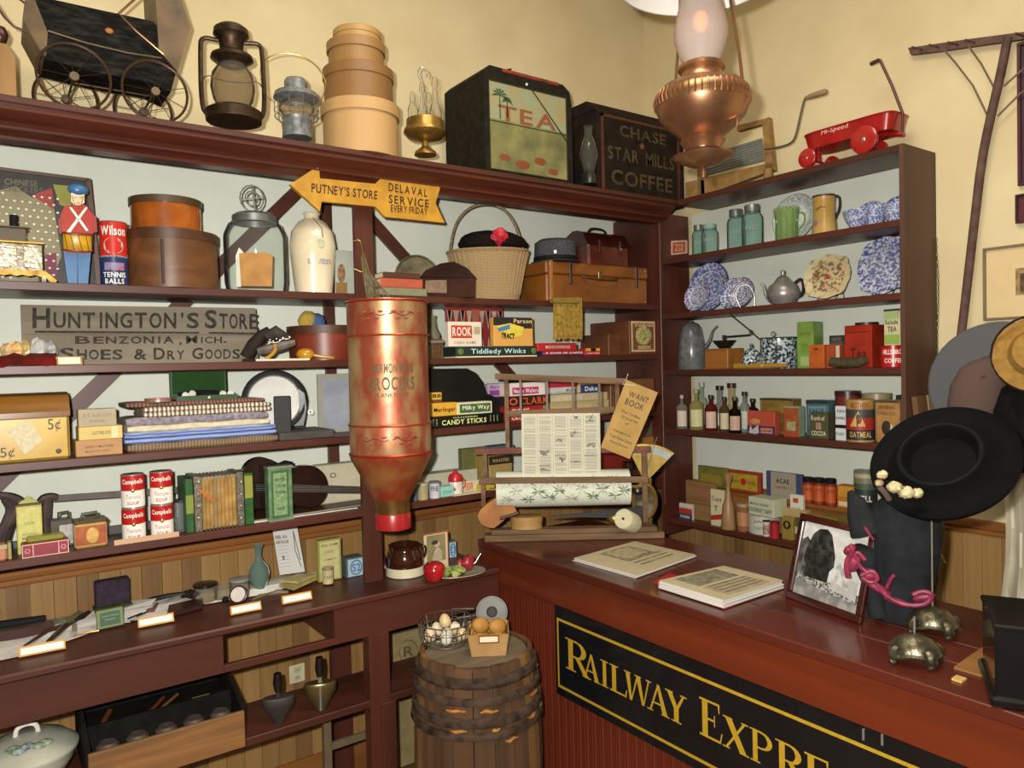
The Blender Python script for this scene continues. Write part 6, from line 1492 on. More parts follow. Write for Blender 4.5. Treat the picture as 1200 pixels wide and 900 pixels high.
def mason(u, hw, vt, dep, lab, g, cap):
    q = Q('B1', u, dep); t = q.T('canning_jar', lab, 'jar', 'aqua canning jars'); H = q.Z(vt); r = hw*q.m
    MB().lathe([(0, 0), (r*.9, 0), (r, r*.12), (r, H*.68), (r*.9, H*.76), (r*.68, H*.82), (r*.68, H*.9)], n=22).obj('glass', g, t)
    MB().lathe([(r*.72, H*.84), (r*.74, H*.98), (r*.70, H), (0, H)], n=22).obj('lid', cap, t)
    letter_cyl('MASON', r*1.01, .7, H*.38, H*.50, gl('c8dcd8', .3), t)
ZCAP = pm('8c928e', r=.35, m=.7)
mason(819, 7.5, 264, .12, 'short aqua canning jar half behind another, nearest the corner post', AQ2, ZCAP)
mason(832, 9.5, 263, .05, 'short squat aqua canning jar with glass lid, in front', AQ, gl('b8d8d0', .4))
mason(863, 10.5, 246, .13, 'tall aqua canning jar standing behind its twin', AQ, ZCAP)
mason(882, 12, 240.5, .08, 'tallest aqua canning jar with zinc lid', AQ, ZCAP)
WF = pm('d6dad4', r=.2, c2='b4bab8', s=60, lo=.4, hi=.5)
plate('B1', 'dinner_plate', 'white plate with grey scalloped lace rim, standing behind the green pitcher', 930, 228, .13, pm('c6ccc8', r=.2, c2='8c9490', s=110, lo=.4, hi=.6), None, WF, lean=10, ring='a0a8a4')
q = Q('B1', 922, .06); t = q.T('green_pitcher', 'small green glass pitcher with ribbed sides', 'pitcher')
GG = gl('bcd49c', .22); H = q.Z(244)
MB().lathe([(0, 0), (q.m*12, 0), (q.m*12.5, H*.1), (q.m*12, H*.6), (q.m*14, H*.95), (q.m*14.6, H)], n=24).obj('glass', GG, t)
for i in range(12): a = i*math.pi/6; MB().tube([(q.m*12.6*math.cos(a), q.m*12.6*math.sin(a), .003), (q.m*12.2*math.cos(a), q.m*12.2*math.sin(a), H*.6), (q.m*14.2*math.cos(a), q.m*14.2*math.sin(a), H*.94)], .0018, 5).obj('rib', GG, t)
MB().tube(chaikin(q.pts([(934, 250), (942, 251), (942, 264), (932, 272)]), 2), .004).obj('handle', GG, t)
q = Q('B1', 966, .07); t = q.T('floral_pitcher', 'tan stoneware pitcher with moulded flower and dark brown handle', 'pitcher'); H = q.Z(229.5)
MB().lathe([(0, 0), (q.m*14, 0), (q.m*14, H*.06), (q.m*12, H*.5), (q.m*12, H*.85), (q.m*12.8, H*.98), (q.m*12, H), (q.m*11, H*.9), (0, H*.9)], n=26).obj('body', pm('b89a5c', r=.3, c2='a0803c', s=10, coat=.3), t)
MB().tube(chaikin(q.pts([(977, 231), (983, 231), (983, 246), (978, 256), (976, 266)]), 2), .0045).obj('handle', pm('2c2018', r=.35), t)
MB().ball(q.pt(960, 262, -.038), .020, .004, .012, 8, 5).obj('purple_flower', pm('7a5a78', c2='5c3c5c', s=80), t)
MB().tube(q.pts([(957, 247), (962, 244), (968, 245)], -.041), .004).obj('painted_bird', pm('7a5028'), t)
MB().lathe([(q.m*12.7, H*.95), (q.m*13, H), (q.m*12.2, H)], n=26).obj('brown_lip', BROWN, t)
CH = china()
def cup(u, vt, dep, lab, withp, z=None):
    q = Q('B1', u, dep); t = q.T('teacup', lab, 'cup', 'blue and white teacups'); H = q.Z(vt); r = 15*q.m
    MB().lathe([(0, 0), (r*.5, 0), (r*.55, H*.1), (r*.85, H*.5), (r*1.03, H*.97), (r*1.0, H), (r*.8, H*.55), (0, H*.2)], n=24).obj('bowl', china('5a68a0', 80), t)
    MB().tube(chaikin([(r*.95, 0, H*.85), (r*1.4, 0, H*.8), (r*1.3, 0, H*.4), (r*.8, 0, H*.3)], 2), .0028).obj('handle', pm('d4d6dc', r=.2), t)
cup(1004, 247, .05, 'blue and white teacup at the left of the cup row', 1); cup(1025, 241, .10, 'blue and white teacup in the middle of the cup row', 1); cup(1050, 239, .07, 'blue and white teacup at the end, against the side panel', 1)
plate('B1', 'saucer', 'small blue saucer standing on edge behind the first two cups', 1021, 237, .20, china('3c4a84'), None, CH, lean=10, group='saucers behind the cups'); plate('B1', 'saucer', 'small blue saucer half hidden by the side panel', 1052, 231, .19, china('3c4a84'), None, CH, lean=10, group='saucers behind the cups')
# little red tag on the side panel
yk = -dA-.001
t = T('red_tag', 'small square orange-red tag on the corner post', 'label card', tuple(ony(795, 297, yk)))
MB().prism([ony(u, v, yk) for u, v in ((786.5, 299), (804.5, 297), (804.5, 281.5), (786.5, 282.5))], (0, -.006, 0)).obj('card', pm('d8b09c'), t, world=True)
MB().prism([ony(u, v, yk-.0065) for u, v in ((788.3, 297), (803, 295.5), (803, 283.2), (788.3, 284.2))], (0, -.001, 0)).obj('print', pm('b4502c'), t, world=True)
lettering('TITE', [ony(u, v, yk-.008) for u, v in ((791, 290), (800.5, 289.5), (800.5, 286), (791, 286.3))], pm('d8b09c'), t, world=True); lettering('RITE', [ony(u, v, yk-.008) for u, v in ((791, 295), (800.5, 294.5), (800.5, 291), (791, 291.4))], pm('d8b09c'), t, world=True)

# ================================================================== shelf B2
plate('B2', 'platter', 'large blue and white platter leaning in the corner', 829, 308, .14, china('4c5ca0', 45), None, china('6474ac', 40), lean=10, ring='39457c')
plate('B2', 'saucer', 'flower-patterned blue saucer in front of the large platter', 816, 330, .05, china('5a5884', 70), None, china('6c6c94', 90), lean=14, ring='4a4a78', group='blue saucers on the second shelf')
plate('B2', 'saucer', 'blue plate behind the wire-held saucer', 858, 327, .10, china('4a588f', 60), None, china('5c6494', 70), lean=12, ring='4a4a78', group='blue saucers on the second shelf')
plate('B2', 'saucer', 'blue and white saucer held by a wire stand', 868, 326, .06, china('6c6488', 70), None, china('5c5c84', 80), lean=12, ring='3a4478', group='blue saucers on the second shelf')
q = Q('B2', 878, .05); solo(MB().tube(chaikin(q.pts([(868, 360), (862, 345), (868, 334), (878, 334), (884, 345), (884, 360)], -.02), 2), .0012, 5), 'plate_stand', METAL, 'thin looped wire stand around the small blue saucer', 'stand', q.p, q.a)
# pewter teapot
q = Q('B2', 918, .10); t = q.T('teapot', 'round pewter teapot with black handle', 'teapot')
PW = pm('a8a6a0', r=.35, m=.55, c2='8c8a86', s=10)
H = q.Z(316.5)
MB().lathe([(0, 0), (q.m*12, 0), (q.m*13, .006), (q.m*18, H*.22), (q.m*19, H*.35), (q.m*16, H*.55), (q.m*10, H*.66), (q.m*9.4, H*.7), (q.m*6, H*.8), (q.m*2.5, H*.86), (q.m*2.6, H*.93), (q.m*3, H*.97), (0, H)], n=28).obj('body', PW, t)
MB().tube(chaikin(q.pts([(904, 352), (898, 344), (897, 334), (893, 330)]), 2), [.012, .008, .006, .005], 10).obj('spout', PW, t)
MB().tube(chaikin(q.pts([(930, 333), (939, 326), (941, 345), (932, 350)]), 2), .007).obj('handle', pm('1c1816', r=.4), t)
# decorated octagonal plate on stand
def octplate(u0, u1, vt, dep, name, lab, mat, mat2, k='B2', tall=1.0):
    side, zb, fr = SH[k]; x = fr+dep; y0, y1 = yB(u0, x, zb), yB(u1, x, zb); yc = (y0+y1)/2; W_ = (y0-y1); H = zv(vt, x+.02, yc)-zb-.012
    t = T(name, lab, 'plate', (x, yc, zb+.012), R_(-90)); M_ = Matrix.Rotation(R_(78), 4, 'X') @ Matrix.Translation(Vector((0, H/2, 0)))
    pts = []
    for i in range(32):
        a = 2*math.pi*i/32+.05; e = 1+.035*math.cos(8*a); c_, s_ = math.cos(a), math.sin(a)
        sg_ = lambda q: math.copysign(abs(q)**.75, q); pts.append((W_/2*sg_(c_)*e, H/2*sg_(s_)*e))
    mb = MB(); vs = [(a, b, .014) for a, b in pts]+[(a*.7, b*.7, .004) for a, b in pts]; n = 32
    mb.add(vs, [(i, (i+1) % n, n+(i+1) % n, n+i) for i in range(n)], True, M_); mb.add([(a, b, .010) for a, b in pts]+[(a, b, .014) for a, b in pts], [(i, (i+1) % n, n+(i+1) % n, n+i) for i in range(n)], True, M_); mb.obj('rim', mat, t)
    MB().add([(a*.7, b*.7, .004) for a, b in pts], [tuple(range(n))], False, M_).obj('well', mat2, t)
    MB().tube([(-W_*.22, -.03, -.011), (-W_*.2, .0, -.006), (-W_*.2, .05, .05), (-W_*.2, .08, -.011)], .0018, 5).tube([(W_*.22, -.03, -.011), (W_*.2, .0, -.006), (W_*.2, .05, .05), (W_*.2, .08, -.011)], .0018, 5).obj('wire_stand', pm('8a8678', r=.35, m=.8), t)
    return t, W_, H, M_
t, W_, H, M_ = octplate(942, 995, 298, .10, 'dessert_plate', 'cream scalloped plate with brown flowers on a wire stand', pm('cbbd94', r=.25, c2='8c7a5c', s=45, lo=.34, hi=.46), pm('c4b48c', r=.25, c2='7c5c40', s=70, lo=.42, hi=.55))
MB().ball(M_ @ Vector((0, 0, .006)), .010, .003, .010).obj('red_flower', pm('a83c24'), t)
octplate(1004, 1064, 277, .14, 'platter', 'big blue and white oval platter by the side panel', china('46548c', 45), china('5c6898', 45))

# ================================================================== shelf B3
q = Q('B3', 811, .10); t = q.T('coffee_pot', 'tall grey enamel coffee pot in the corner', 'coffee pot'); H = q.Z(375)
GE = pm('6c6e70', r=.25, c2='54565a', s=40, coat=.3)
MB().lathe([(0, 0), (q.m*16, 0), (q.m*17, .006), (q.m*15, H*.5), (q.m*11.5, H*.84), (q.m*8, H*.92), (q.m*3, H*.96), (q.m*2.4, H*.99), (0, H)], n=28).obj('body', GE, t)
MB().tube(chaikin(q.pts([(826, 408), (832, 400), (835, 388), (841, 383)]), 2), [.013, .009, .006, .005], 10).obj('spout', GE, t)
t = pack('B3', 'coffee_grinder', 'wooden box coffee mill with black iron cup and long crank', 'coffee mill', 826, 853, 408.5, .05, .13, wd('a0682c', 'x', '7c4c20'), b=.003)
w, h = DIM[t.name]
MB().box(-w/2-.006, w/2+.006, -.006, .136, 0, .008).obj('base_board', wd('8a5826', 'x'), t)
MB().lathe([(w*.12, h), (w*.2, h+.004), (w*.42, h+.04), (w*.40, h+.04), (w*.15, h+.008)], (0, .065, 0), 24).obj('cup', pm('201c1a', r=.5), t)
MB().tube([(-w*.0, .065, h), (0, .065, h+.058), (w*.9, .10, h+.062)], .0045).obj('crank', pm('1c1917', r=.5), t)
MB().tube([(-w*.0, .065, h+.045), (0, .065, h+.067)], .010).obj('hub', pm('1c1917'), t)
MB().ball((w*.95, .10, h+.075), .010, .010, .013).obj('crank_knob', pm('6a6444', r=.4), t)
q = Q('B3', 878, .10); solo(MB().tube([q.pt(858, 368), q.pt(877, 385), q.pt(895, 403)], .0035), 'iron_rod', pm('22201e', r=.5), 'thin black iron rod leaning over the sugar bowl', 'rod', q.p, q.a)
EN = pm('b8c4c8', r=.2, c2='24363f', s=90, lo=.47, hi=.55, coat=.3, det=3)
q = Q('B3', 881, .05); t = q.T('sugar_bowl', 'small blue speckled enamel sugar bowl with lid', 'bowl'); H = q.Z(402)
MB().lathe([(0, 0), (q.m*8, 0), (q.m*11.5, H*.25), (q.m*11, H*.45), (q.m*8, H*.55)], n=22).obj('bowl', EN, t)
MB().lathe([(q.m*9.6, H*.5), (q.m*9, H*.62), (q.m*5, H*.76), (q.m*1.5, H*.8), (q.m*2.4, H*.92), (0, H)], n=22).obj('lid', EN, t)
t = T('wooden_paddle', 'yellow wooden butter paddle lying at the shelf edge', 'paddle', (-dB+.025, yB(888, -dB+.025, ZB['B3']), ZB['B3']), R_(-90))
a, b = yB(856, -dB+.02, ZB['B3']), yB(920, -dB+.02, ZB['B3']); L = a-b
MB().box(-L*.45, L*.12, -.015, .03, .0005, .028, .008).obj('blade', wd('b08830', 'x', '94702a'), t); MB().tube([(L*.1, .008, .014), (L*.5, .008, .014)], [.013, .009]).obj('handle', wd('b08830', 'x', '94702a'), t)
q = Q('B3', 913, .12); t = q.T('enamel_pail', 'blue and white speckled enamel pail with a ladle in it', 'pail'); H = q.Z(396); r = q.m*21
MB().lathe([(0, 0), (r*.96, 0), (r, .004), (r, H), (r*.97, H), (r*.95, .01), (0, .01)], n=32).obj('body', EN, t)
MB().tube([(r*math.cos(i*math.pi/14), r*math.sin(i*math.pi/14), H) for i in range(28)], .003, 6, True).obj('rim', pm('2c3438', r=.3), t)
q2 = q; M_ = Matrix.Translation(Vector(q.pt(907, 391, .0))) @ Matrix.Rotation(R_(80), 4, 'X')
solo(MB().ball((0, 0, 0), .011, .013, .004, M=M_), 'ladle', pm('8a8c88', r=.4), 'tip of a grey ladle handle above the enamel pail', 'ladle', q.p, q.a)
pack('B3', 'tea_tin', 'tall light green tin beside the enamel pail', 'tin', 935, 953, 377, .10, .10, pm('7c9c46', r=.35, c2='64883a', s=18), texts=[('JAPAN', .15, .70, .85, .77, pm('5a6c2c')), ('TEA', .3, .45, .7, .53, pm('5a6c2c'))], prints=[(.2, .05, .9, .25, pm('9cb06c'))], rz=R_(8))
pack('B3', 'spice_tin', 'dark spice tin behind the orange and brown tins', 'tin', 972, 990, 393, .16, .08, pm('34302c', r=.35), prints=[(.1, .05, .9, .8, pm('5c5648'))], texts=[('HARVEY', .2, .82, .85, .94, pm('8c8c80'))])
pack('B3', 'spice_tin', 'bright orange tin at the front of the shelf', 'tin', 948, 966, 404, .04, .07, pm('b8602a', r=.35, c2='a04c1e', s=20), prints=[(.35, .78, .62, .86, pm('5c2a14'))])
pack('B3', 'spice_tin', 'brick-orange tin right beside the bright orange one', 'tin', 968, 984, 404, .045, .06, pm('9c4a28', r=.35), prints=[(.75, .1, 1, .95, pm('c4b49c'))])
t = pack('B3', 'tea_canister', 'big square brick-red tea canister', 'canister', 990, 1022, 381, .07, .14, pm('9c2c18', r=.4, c2='862010', s=16), texts=[('Tea', .22, .22, .82, .46, pm('3c140c'))])
w, h = DIM[t.name]; MB().lathe([(w*.38, h), (w*.38, h+.012), (0, h+.013)], (0, .07, 0), 28).obj('lid', pm('3c1c18', r=.4), t); MB().tube([(-w*.42, -.003, h*.84), (w*.42, -.003, h*.84)], .0012, 4).obj('painted_line', pm('4c180c'), t)
q = Q('B3', 995, .015)
solo(MB().tube(chaikin([(-.075, 0, .03), (-.04, -.005, .022), (.03, 0, .022), (.07, 0, .032)], 2), [.018, .022, .021, .014], 12), 'dried_gourd', pm('4c4630', r=.8, c2='38321f', s=40, bump=.4), 'brown-green dried gourd lying in front of the red canister', 'gourd', q.p, q.a)
t = tin('B3', 'coffee_tin', 'round red coffee tin with white lettering at the side panel', 'tin', 1033, 1061, 405, .08, pm('b41c20', r=.3), texts=[('HILLS BROS', .85, .60, .82, WHITE), ('COFFEE', .7, .22, .42, WHITE)], lid=pm('a01820', r=.3, m=.2))
t = pack('B3', 'tea_tin', 'cream and green tea tin standing on the round red coffee tin', 'tin', 1036, 1055, 362, .055, .06, pm('c4c49c', r=.4), z=ZB['B3']+DIM[t.name][1]*1.006, prints=[(0, .94, 1, 1, pm('3a3c30')), (.05, .72, .95, .92, pm('a8bc7c')), (.05, .04, .95, .30, pm('8cac4c'))], texts=[('Salada', .1, .58, .9, .70, pm('3c4c2c')), ('TEA', .25, .38, .80, .52, pm('7c2c20'))])

# ================================================================== shelf B4
def bottle(u0, u1, vt, dep, lab, c, lc, cap='1c1816', shoulder=.62, neck=.32, mix=.35, sq=.75, k='B4'):
    q = Q(k, (u0+u1)/2, dep); t = q.T('medicine_bottle', lab, 'bottle', 'medicine bottles'); H = q.Z(vt); r = (u1-u0)/2*q.m*1.12
    MB().lathe([(0, 0), (r*.95, 0), (r, .003), (r, H*shoulder), (r*.8, H*(shoulder+.08)), (r*neck, H*(shoulder+.14)), (r*neck, H*.93)], n=18, sy=sq).obj('glass', gl(c, mix), t)
    MB().lathe([(0, H*.90), (r*neck*1.3, H*.90), (r*neck*1.3, H), (0, H)], n=12).obj('stopper', pm(cap, r=.4), t)
    if lc: MB().lathe([(r*1.02, H*.08), (r*1.02, H*(shoulder-.08))], n=8, a0=-math.pi/2-.85, a1=-math.pi/2+.85, sy=sq).obj('label', pm(lc, v=.9), t)
    return t
bottle(817, 829, 448, .17, 'very tall slim clear bottle behind the olive one', 'dce4da', 'c8ccb8', 'b0b4a8', .55, .35, .15)
bottle(834, 854, 452, .17, 'wide clear flask with black cap, at the back', 'd8d8d0', 'c8c4b4', '1c1816', .45, .3, .15)
bottle(848, 868, 449, .16, 'clear pale yellow bottle with dark red cap, at the back', 'e8e0b8', 'c4bc9c', '3c1418', .40, .35, .2)
bottle(793.5, 805.5, 463, .04, 'slim clear bottle with pink-edged label, nearest the corner', 'c8c0bc', 'c8b8a4', 'a8a89c', .62, .25, .2)
bottle(809, 824, 456, .05, 'olive-yellow bottle with tall cream label', 'b8b070', 'c4bc90', '8c8a70', .58, .28)
bottle(827, 840, 463, .05, 'dark red bottle with cream label and black stopper', '7c2c28', 'c4a898')
bottle(844, 854.5, 465, .04, 'brown bottle with cream label and cork', '6c5638', 'c0b494', '2c2018')
bottle(855, 868, 465, .03, 'near-black bottle with reddish label', '2a1a14', 'b89884', '4c3c20', .55)
bottle(868, 878, 459, .09, 'slim grey bottle with black screw cap', 'a8b0a4', 'b0b4a4', '141414', .60, .42)
bottle(876, 889, 467, .12, 'short dark bottle behind the orange-red carton', '3a2a20', 'b8ac94')
t = pack('B4', 'carton', 'orange-red powder carton with a printed child and purple foot', 'box', 876, 908, 482, .02, .04, pm('a84634', r=.5, v=.9), prints=[(0, 0, 1, .38, pm('3c2a50')), (.50, .08, .92, .30, pm('c08060'))], texts=[('CREAM', .55, .14, .88, .24, pm('5c2c34'))])
w, h = DIM[t.name]; MB().ball((-w*.20, -.002, h*.55), w*.2, .002, h*.13).obj('printed_child', pm('b87c50'), t); MB().prism([(-w*.44, -.002, h*.06), (-w*.38, -.002, h*.4), (-w*.3, -.002, h*.2), (-w*.1, -.002, h*.42), (-w*.06, -.002, h*.08), (-w*.2, -.002, h*.02)], (0, .0008, 0)).obj('printed_feet', pm('b8b0b4'), t)
pack('B4', 'tin', 'tall brown-gold tin behind the orange-red carton', 'tin', 891, 929, 467, .10, .07, pm('8c7434', r=.35, c2='6c5424', s=20), prints=[(0, .95, 1, 1, pm('2c2818')), (.1, .1, .9, .6, pm('7c4c24', c2='5c3c20', s=40))])
t = pack('B4', 'spice_tin', 'orange pictorial tin with pale green side', 'tin', 919, 936, 476, .04, .05, pm('84947c', r=.4), prints=[(0, 0, 1, .94, pm('9c5024', c2='7c3c1c', s=30)), (.2, .2, .8, .5, pm('a8a078', c2='6c7450', s=80)), (0, 0, 1, .1, pm('a83c20'))])
pack('B4', 'tin', 'blue-green tin behind the cocoa tin', 'tin', 945, 971, 469, .11, .06, pm('4c6c70', r=.4, c2='3c5860', s=20), prints=[(.0, .9, 1, 1, pm('203038')), (.1, .62, .9, .84, pm('6c8c98'))], texts=[('BAKER', .15, .66, .85, .78, pm('2c4c6c'))])
t = pack('B4', 'cocoa_tin', 'dull grey-green cocoa tin with white lettering', 'tin', 949, 970, 483.5, .035, .055, pm('4c4a34', r=.4, v=.88), prints=[(.35, .36, .65, .62, pm('7c5c50', c2='a88c7c', s=90))], texts=[('Runkel', .1, .70, .85, .88, pm('c4b490')), ('COCOA', .12, .12, .92, .30, pm('d0d0b0'))])
tin('B4', 'round_tin', 'dark red-brown round tin behind the white carton', 'tin', 980, 1008, 458, .16, pm('6c2c20', r=.35), lid=pm('3c1c18', r=.35))
pack('B4', 'carton', 'slim white carton with black print next to the oats tin', 'box', 979, 992, 476, .03, .03, pm('c8ccd0', v=.95), prints=[(0, .36, 1, .46, INK)], texts=[('SODA', .2, .82, .9, .90, INK), ('BAKING', .1, .62, .9, .70, INK), ('PURE', .1, .15, .8, .24, pm('5c6c7c'))])
t = tin('B4', 'oats_tin', 'round oatmeal tin with gold triangle, black and red bands', 'tin', 993, 1024, 468, .045, pm('a88848', r=.4, c2='8c6c38', s=20), bands=[(.06, .30, pm('26202c')), (.30, .58, pm('a02420')), (.58, .78, pm('3c3c38'))], texts=[('MOTHERS', .7, .80, .94, pm('8c3c24')), ('OATMEAL', .8, .12, .26, pm('c4a454'))], rim=False, n=28)
r, h = DIM[t.name]
mb = MB(); mb.add([(r*1.02*math.sin(a), -r*1.02*math.cos(a), h*z_) for a, z_ in ((-.75, .38), (-.4, .38), (0, .38), (.35, .38), (.2, .52), (-.15, .74), (-.4, .6))], [tuple(range(7))]); mb.obj('gold_triangle', pm('c0a050'), t)
MB().ball((r*-.15, -r*1.02, h*.5), .006, .002, .010).obj('triangle_picture', pm('4c4030'), t)
tin('B4', 'round_tin', 'plain tan round tin at the back beside the side panel', 'tin', 1012, 1044, 461, .18, pm('8c7c58', r=.4), lid=pm('9c8c68', r=.35))
t = pack('B4', 'tobacco_tin', 'tan tin printed with a dark portrait head', 'tin', 1026, 1054, 469, .045, .06, pm('a8804c', r=.4, c2='946c3c', s=20), b=.006, prints=[(0, .94, 1, 1, pm('4c3c24'))], texts=[('ORIGINAL', .15, .80, .85, .88, pm('5c3c20')), ('TOBACCO', .12, .66, .88, .73, pm('6c4c2c'))])
w, h = DIM[t.name]; MB().ball((-w*.02, -.002, h*.36), w*.2, .0015, h*.17).obj('portrait_head', pm('2c241c'), t); MB().ball((w*.17, -.002, h*.26), w*.10, .001, h*.2).obj('portrait_collar', pm('b4b894'), t)
pack('B4', 'carton', 'dark blue-black box pressed against the side panel', 'box', 1050, 1060, 463, .13, .05, pm('1c2428'))

# ================================================================== shelf B5
z5b = ZB['B5']
# stepped riser
xr = -dB+.105
t = T('riser', 'red-brown wooden step along the back of the lowest shelf', 'riser', (xr, -.9, z5b))
zr_ = zv(583, xr, yB(900, xr, z5b+.1))-z5b
MB().box(xr, -.045, -LB+.03, -.42, z5b+zr_-.016, z5b+zr_, .002).obj('step_top', RAILY, t, world=True)
MB().box(xr+.01, xr+.022, -LB+.03, -.42, z5b+.0005, z5b+zr_-.016).obj('step_front', RAILY, t, world=True)
for y in (-.45, -LB+.06): MB().box(xr+.03, -.05, y-.01, y+.01, z5b+.0005, z5b+zr_-.016).obj('step_leg', RAILY, t, world=True)
zt5 = z5b+zr_+.0005
def up(name, lab, cat, u0, u1, vt, front, dep, mat, **k): return pack('B5', name, lab, cat, u0, u1, vt, .105+front, dep, mat, z=zt5, **k)
up('book', 'olive and yellow flat tin standing on the step near the corner', 'tin', 818, 852, 547, .06, .02, pm('5c5c28', c2='74702c', s=20), prints=[(.1, .1, .8, .6, pm('8c7c2c'))])
t = up('seed_box', 'red-framed yellow tin leaning on the step', 'tin', 853, 891, 552, .03, .02, pm('943420', r=.4), prints=[(.08, .12, .92, .86, pm('a8902c', c2='947c24', s=30))], texts=[('POST', .15, .4, .38, .55, pm('6c3c1c')), ('OATS', .62, .4, .86, .55, pm('6c3c1c'))])
w, h = DIM[t.name]; MB().ball((0, -.0025, h*.5), w*.09, .001, h*.16).obj('red_seal', RED, t)
up('carton', 'grey-beige and blue carton lettered with four capitals, on the step', 'box', 898, 940, 554, .03, .02, pm('3c4468'), prints=[(.14, .0, .84, 1, pm('948c7c', v=.92))], texts=[('ACAE', .30, .58, .66, .76, INK), ('COMPOUND CO', .22, .36, .76, .46, pm('8c5c3c'))])
for i, u in enumerate((947.5, 960, 973.5)):
    q = Q('B5', u, .105+.02, zt5); t = q.T('spice_jar', ('first', 'middle', 'last')[i]+' of three orange-labelled jars with black lids on the step', 'jar', 'orange-labelled jars on the step'); r = 6.4*q.m; H = q.Z(559+i*.8)
    MB().cyl(r, 0, H*.82, n=18).obj('body', pm('7c3014', r=.3), t); MB().lathe([(r*1.02, H*.14), (r*1.02, H*.72)], n=18).obj('orange_label', pm('b8501c'), t)
    MB().cyl(r*.95, H*.80, H, n=18).obj('lid', BLACK, t); letter_cyl('SPICE', r*1.04, .6, H*.5, H*.62, pm('5c2410'), t)
up('carton', 'small orange and yellow carton behind the bonnet', 'box', 981, 1001, 569, .01, .05, pm('b06820'), prints=[(.1, .5, .9, .95, pm('c48c30')), (.1, .1, .9, .3, pm('d0c0a0'))])
t = tin('B5', 'jelly_tin', 'tall round green-grey jelly tin with white letters', 'tin', 1002, 1027, 551.5, .155, pm('7c7c64', r=.35, v=.85), bands=[(.1, .55, pm('26302c')), (.55, .7, pm('4c5844')), (.84, .94, pm('b4ac84'))], texts=[('JELL', .55, .2, .4, WHITE)], z=zt5)
# front row
pack('B5', 'wooden_box', 'plain tan wooden box printed in faint red, near the corner', 'wooden box', 804, 838, 565, .07, .03, wd('8c6c44', 'x', '745636', r=.7), texts=[('COLLECTOR', .12, .72, .92, .86, pm('a45c3c')), ('CIGARS', .2, .55, .7, .64, pm('8c5438'))], prints=[(0, .42, 1, .44, pm('5c4428'))])
pack('B5', 'carton', 'tiny cream, red and navy carton at the corner of the lowest shelf', 'box', 796, 811, 590.5, .03, .02, pm('c8c0b0'), prints=[(0, .38, 1, .72, pm('a8342c')), (0, 0, 1, .38, pm('34405c'))], texts=[('RAZOR', .15, .12, .85, .26, WHITE)])
t = pack('B5', 'carton', 'tall cream carton with script lettering and red stripe', 'box', 833, 848, 574, .025, .02, pm('c8bc98', v=.93), texts=[('Cope', .12, .66, .9, .82, pm('5c5444')), ('T', .3, .42, .6, .56, pm('5c5444'))])
w, h = DIM[t.name]; MB().prism([(-w*.5, -.001, h*.14), (w*.5, -.001, h*.22), (w*.5, -.001, h*.36), (-w*.5, -.001, h*.27)], (0, .001, 0)).obj('red_stripe', pm('a02c24'), t)
q = Q('B5', 854, .02); H = q.Z(553); solo(MB().lathe([(0, 0), (q.m*8.5, 0), (q.m*9, .006), (q.m*7, H*.4), (q.m*4, H*.52), (q.m*2.6, H*.7), (q.m*3, H*.8), (q.m*5, H*.9), (q.m*5, H*.95), (0, H)], n=22), 'wooden_cone', wd('9c7c50', 'z', '80623c'), 'pale turned wooden darning cone at the shelf front', 'turned wood', q.p, q.a)
tin('B5', 'glass_jar', 'brown-contents jar with printed label beside the wooden cone', 'jar', 864, 878, 590, .04, pm('8c5c3c', r=.25), bands=[(.2, .7, pm('b07c54'))], lid=pm('9c9074', r=.4))
t = tin('B5', 'cotton_tin', 'wide round white tin with faded print, under the taffy box', 'tin', 878, 914, 602, .08, pm('b8b8a8', r=.4, v=.9), texts=[('Johnsons', .7, .62, .80, pm('5c5c50')), ('COTTON', .7, .30, .44, pm('6c6c60'))], rim=True)
zc_ = z5b+DIM[t.name][1]+.002
t = pack('B5', 'taffy_box', 'white and green oblong taffy box lying on the wide white tin', 'candy box', 876, 908, 584, .02, .09, pm('b8bca0', v=.93), z=zc_, texts=[('MAPLE SUGAR', .08, .58, .82, .72, pm('3c4c34')), ('COCONUT TAFFY', .04, .18, .96, .42, pm('2c3c2c'))], rz=R_(-6))
tin('B5', 'spice_can', 'tiny white spice can with black lid at the shelf front', 'tin', 894, 902.5, 609, .03, pm('c4c0b4', r=.4), bands=[(.1, .7, pm('a89888', c2='7c4c3c', s=80))], lid=BLACK, n=16)
tin('B5', 'spice_can', 'tiny bright red can at the shelf front', 'tin', 902.5, 913, 611, .02, pm('a8242c', r=.3), n=16, lid=pm('7c1c20', r=.3))
t = pack('B5', 'tea_tin', 'small tan tin with black round ornament beside the red can', 'tin', 916, 929, 606, .03, .035, pm('8c7434', r=.4, v=.85), b=.003)
w, h = DIM[t.name]; MB().ball((0, -.001, h*.66), w*.34, .0015, w*.34).obj('black_ornament', INK, t); MB().ball((0, -.002, h*.66), w*.16, .0015, w*.22).obj('ornament_centre', pm('8c7434'), t)
pack('B5', 'tea_tin', 'green-brown tin partly behind the photo frame', 'tin', 931, 942, 607, .05, .035, pm('4c4c2c'), prints=[(.1, .3, .9, .6, pm('b4ac88'))])
up2 = pack('B5', 'carton', 'small white carton with red heading standing before the step', 'box', 926, 941, 580, .075, .02, pm('c8c4b4', v=.95), z=z5b+.075, prints=[(.25, .72, .65, .88, pm('a84434'))], texts=[('SALVE', .2, .42, .8, .55, pm('5c5c54'))])
pack('B5', 'carton', 'flat tan box supporting the small white carton', 'box', 918, 945, 597, .06, .04, pm('a89464'), z=z5b)
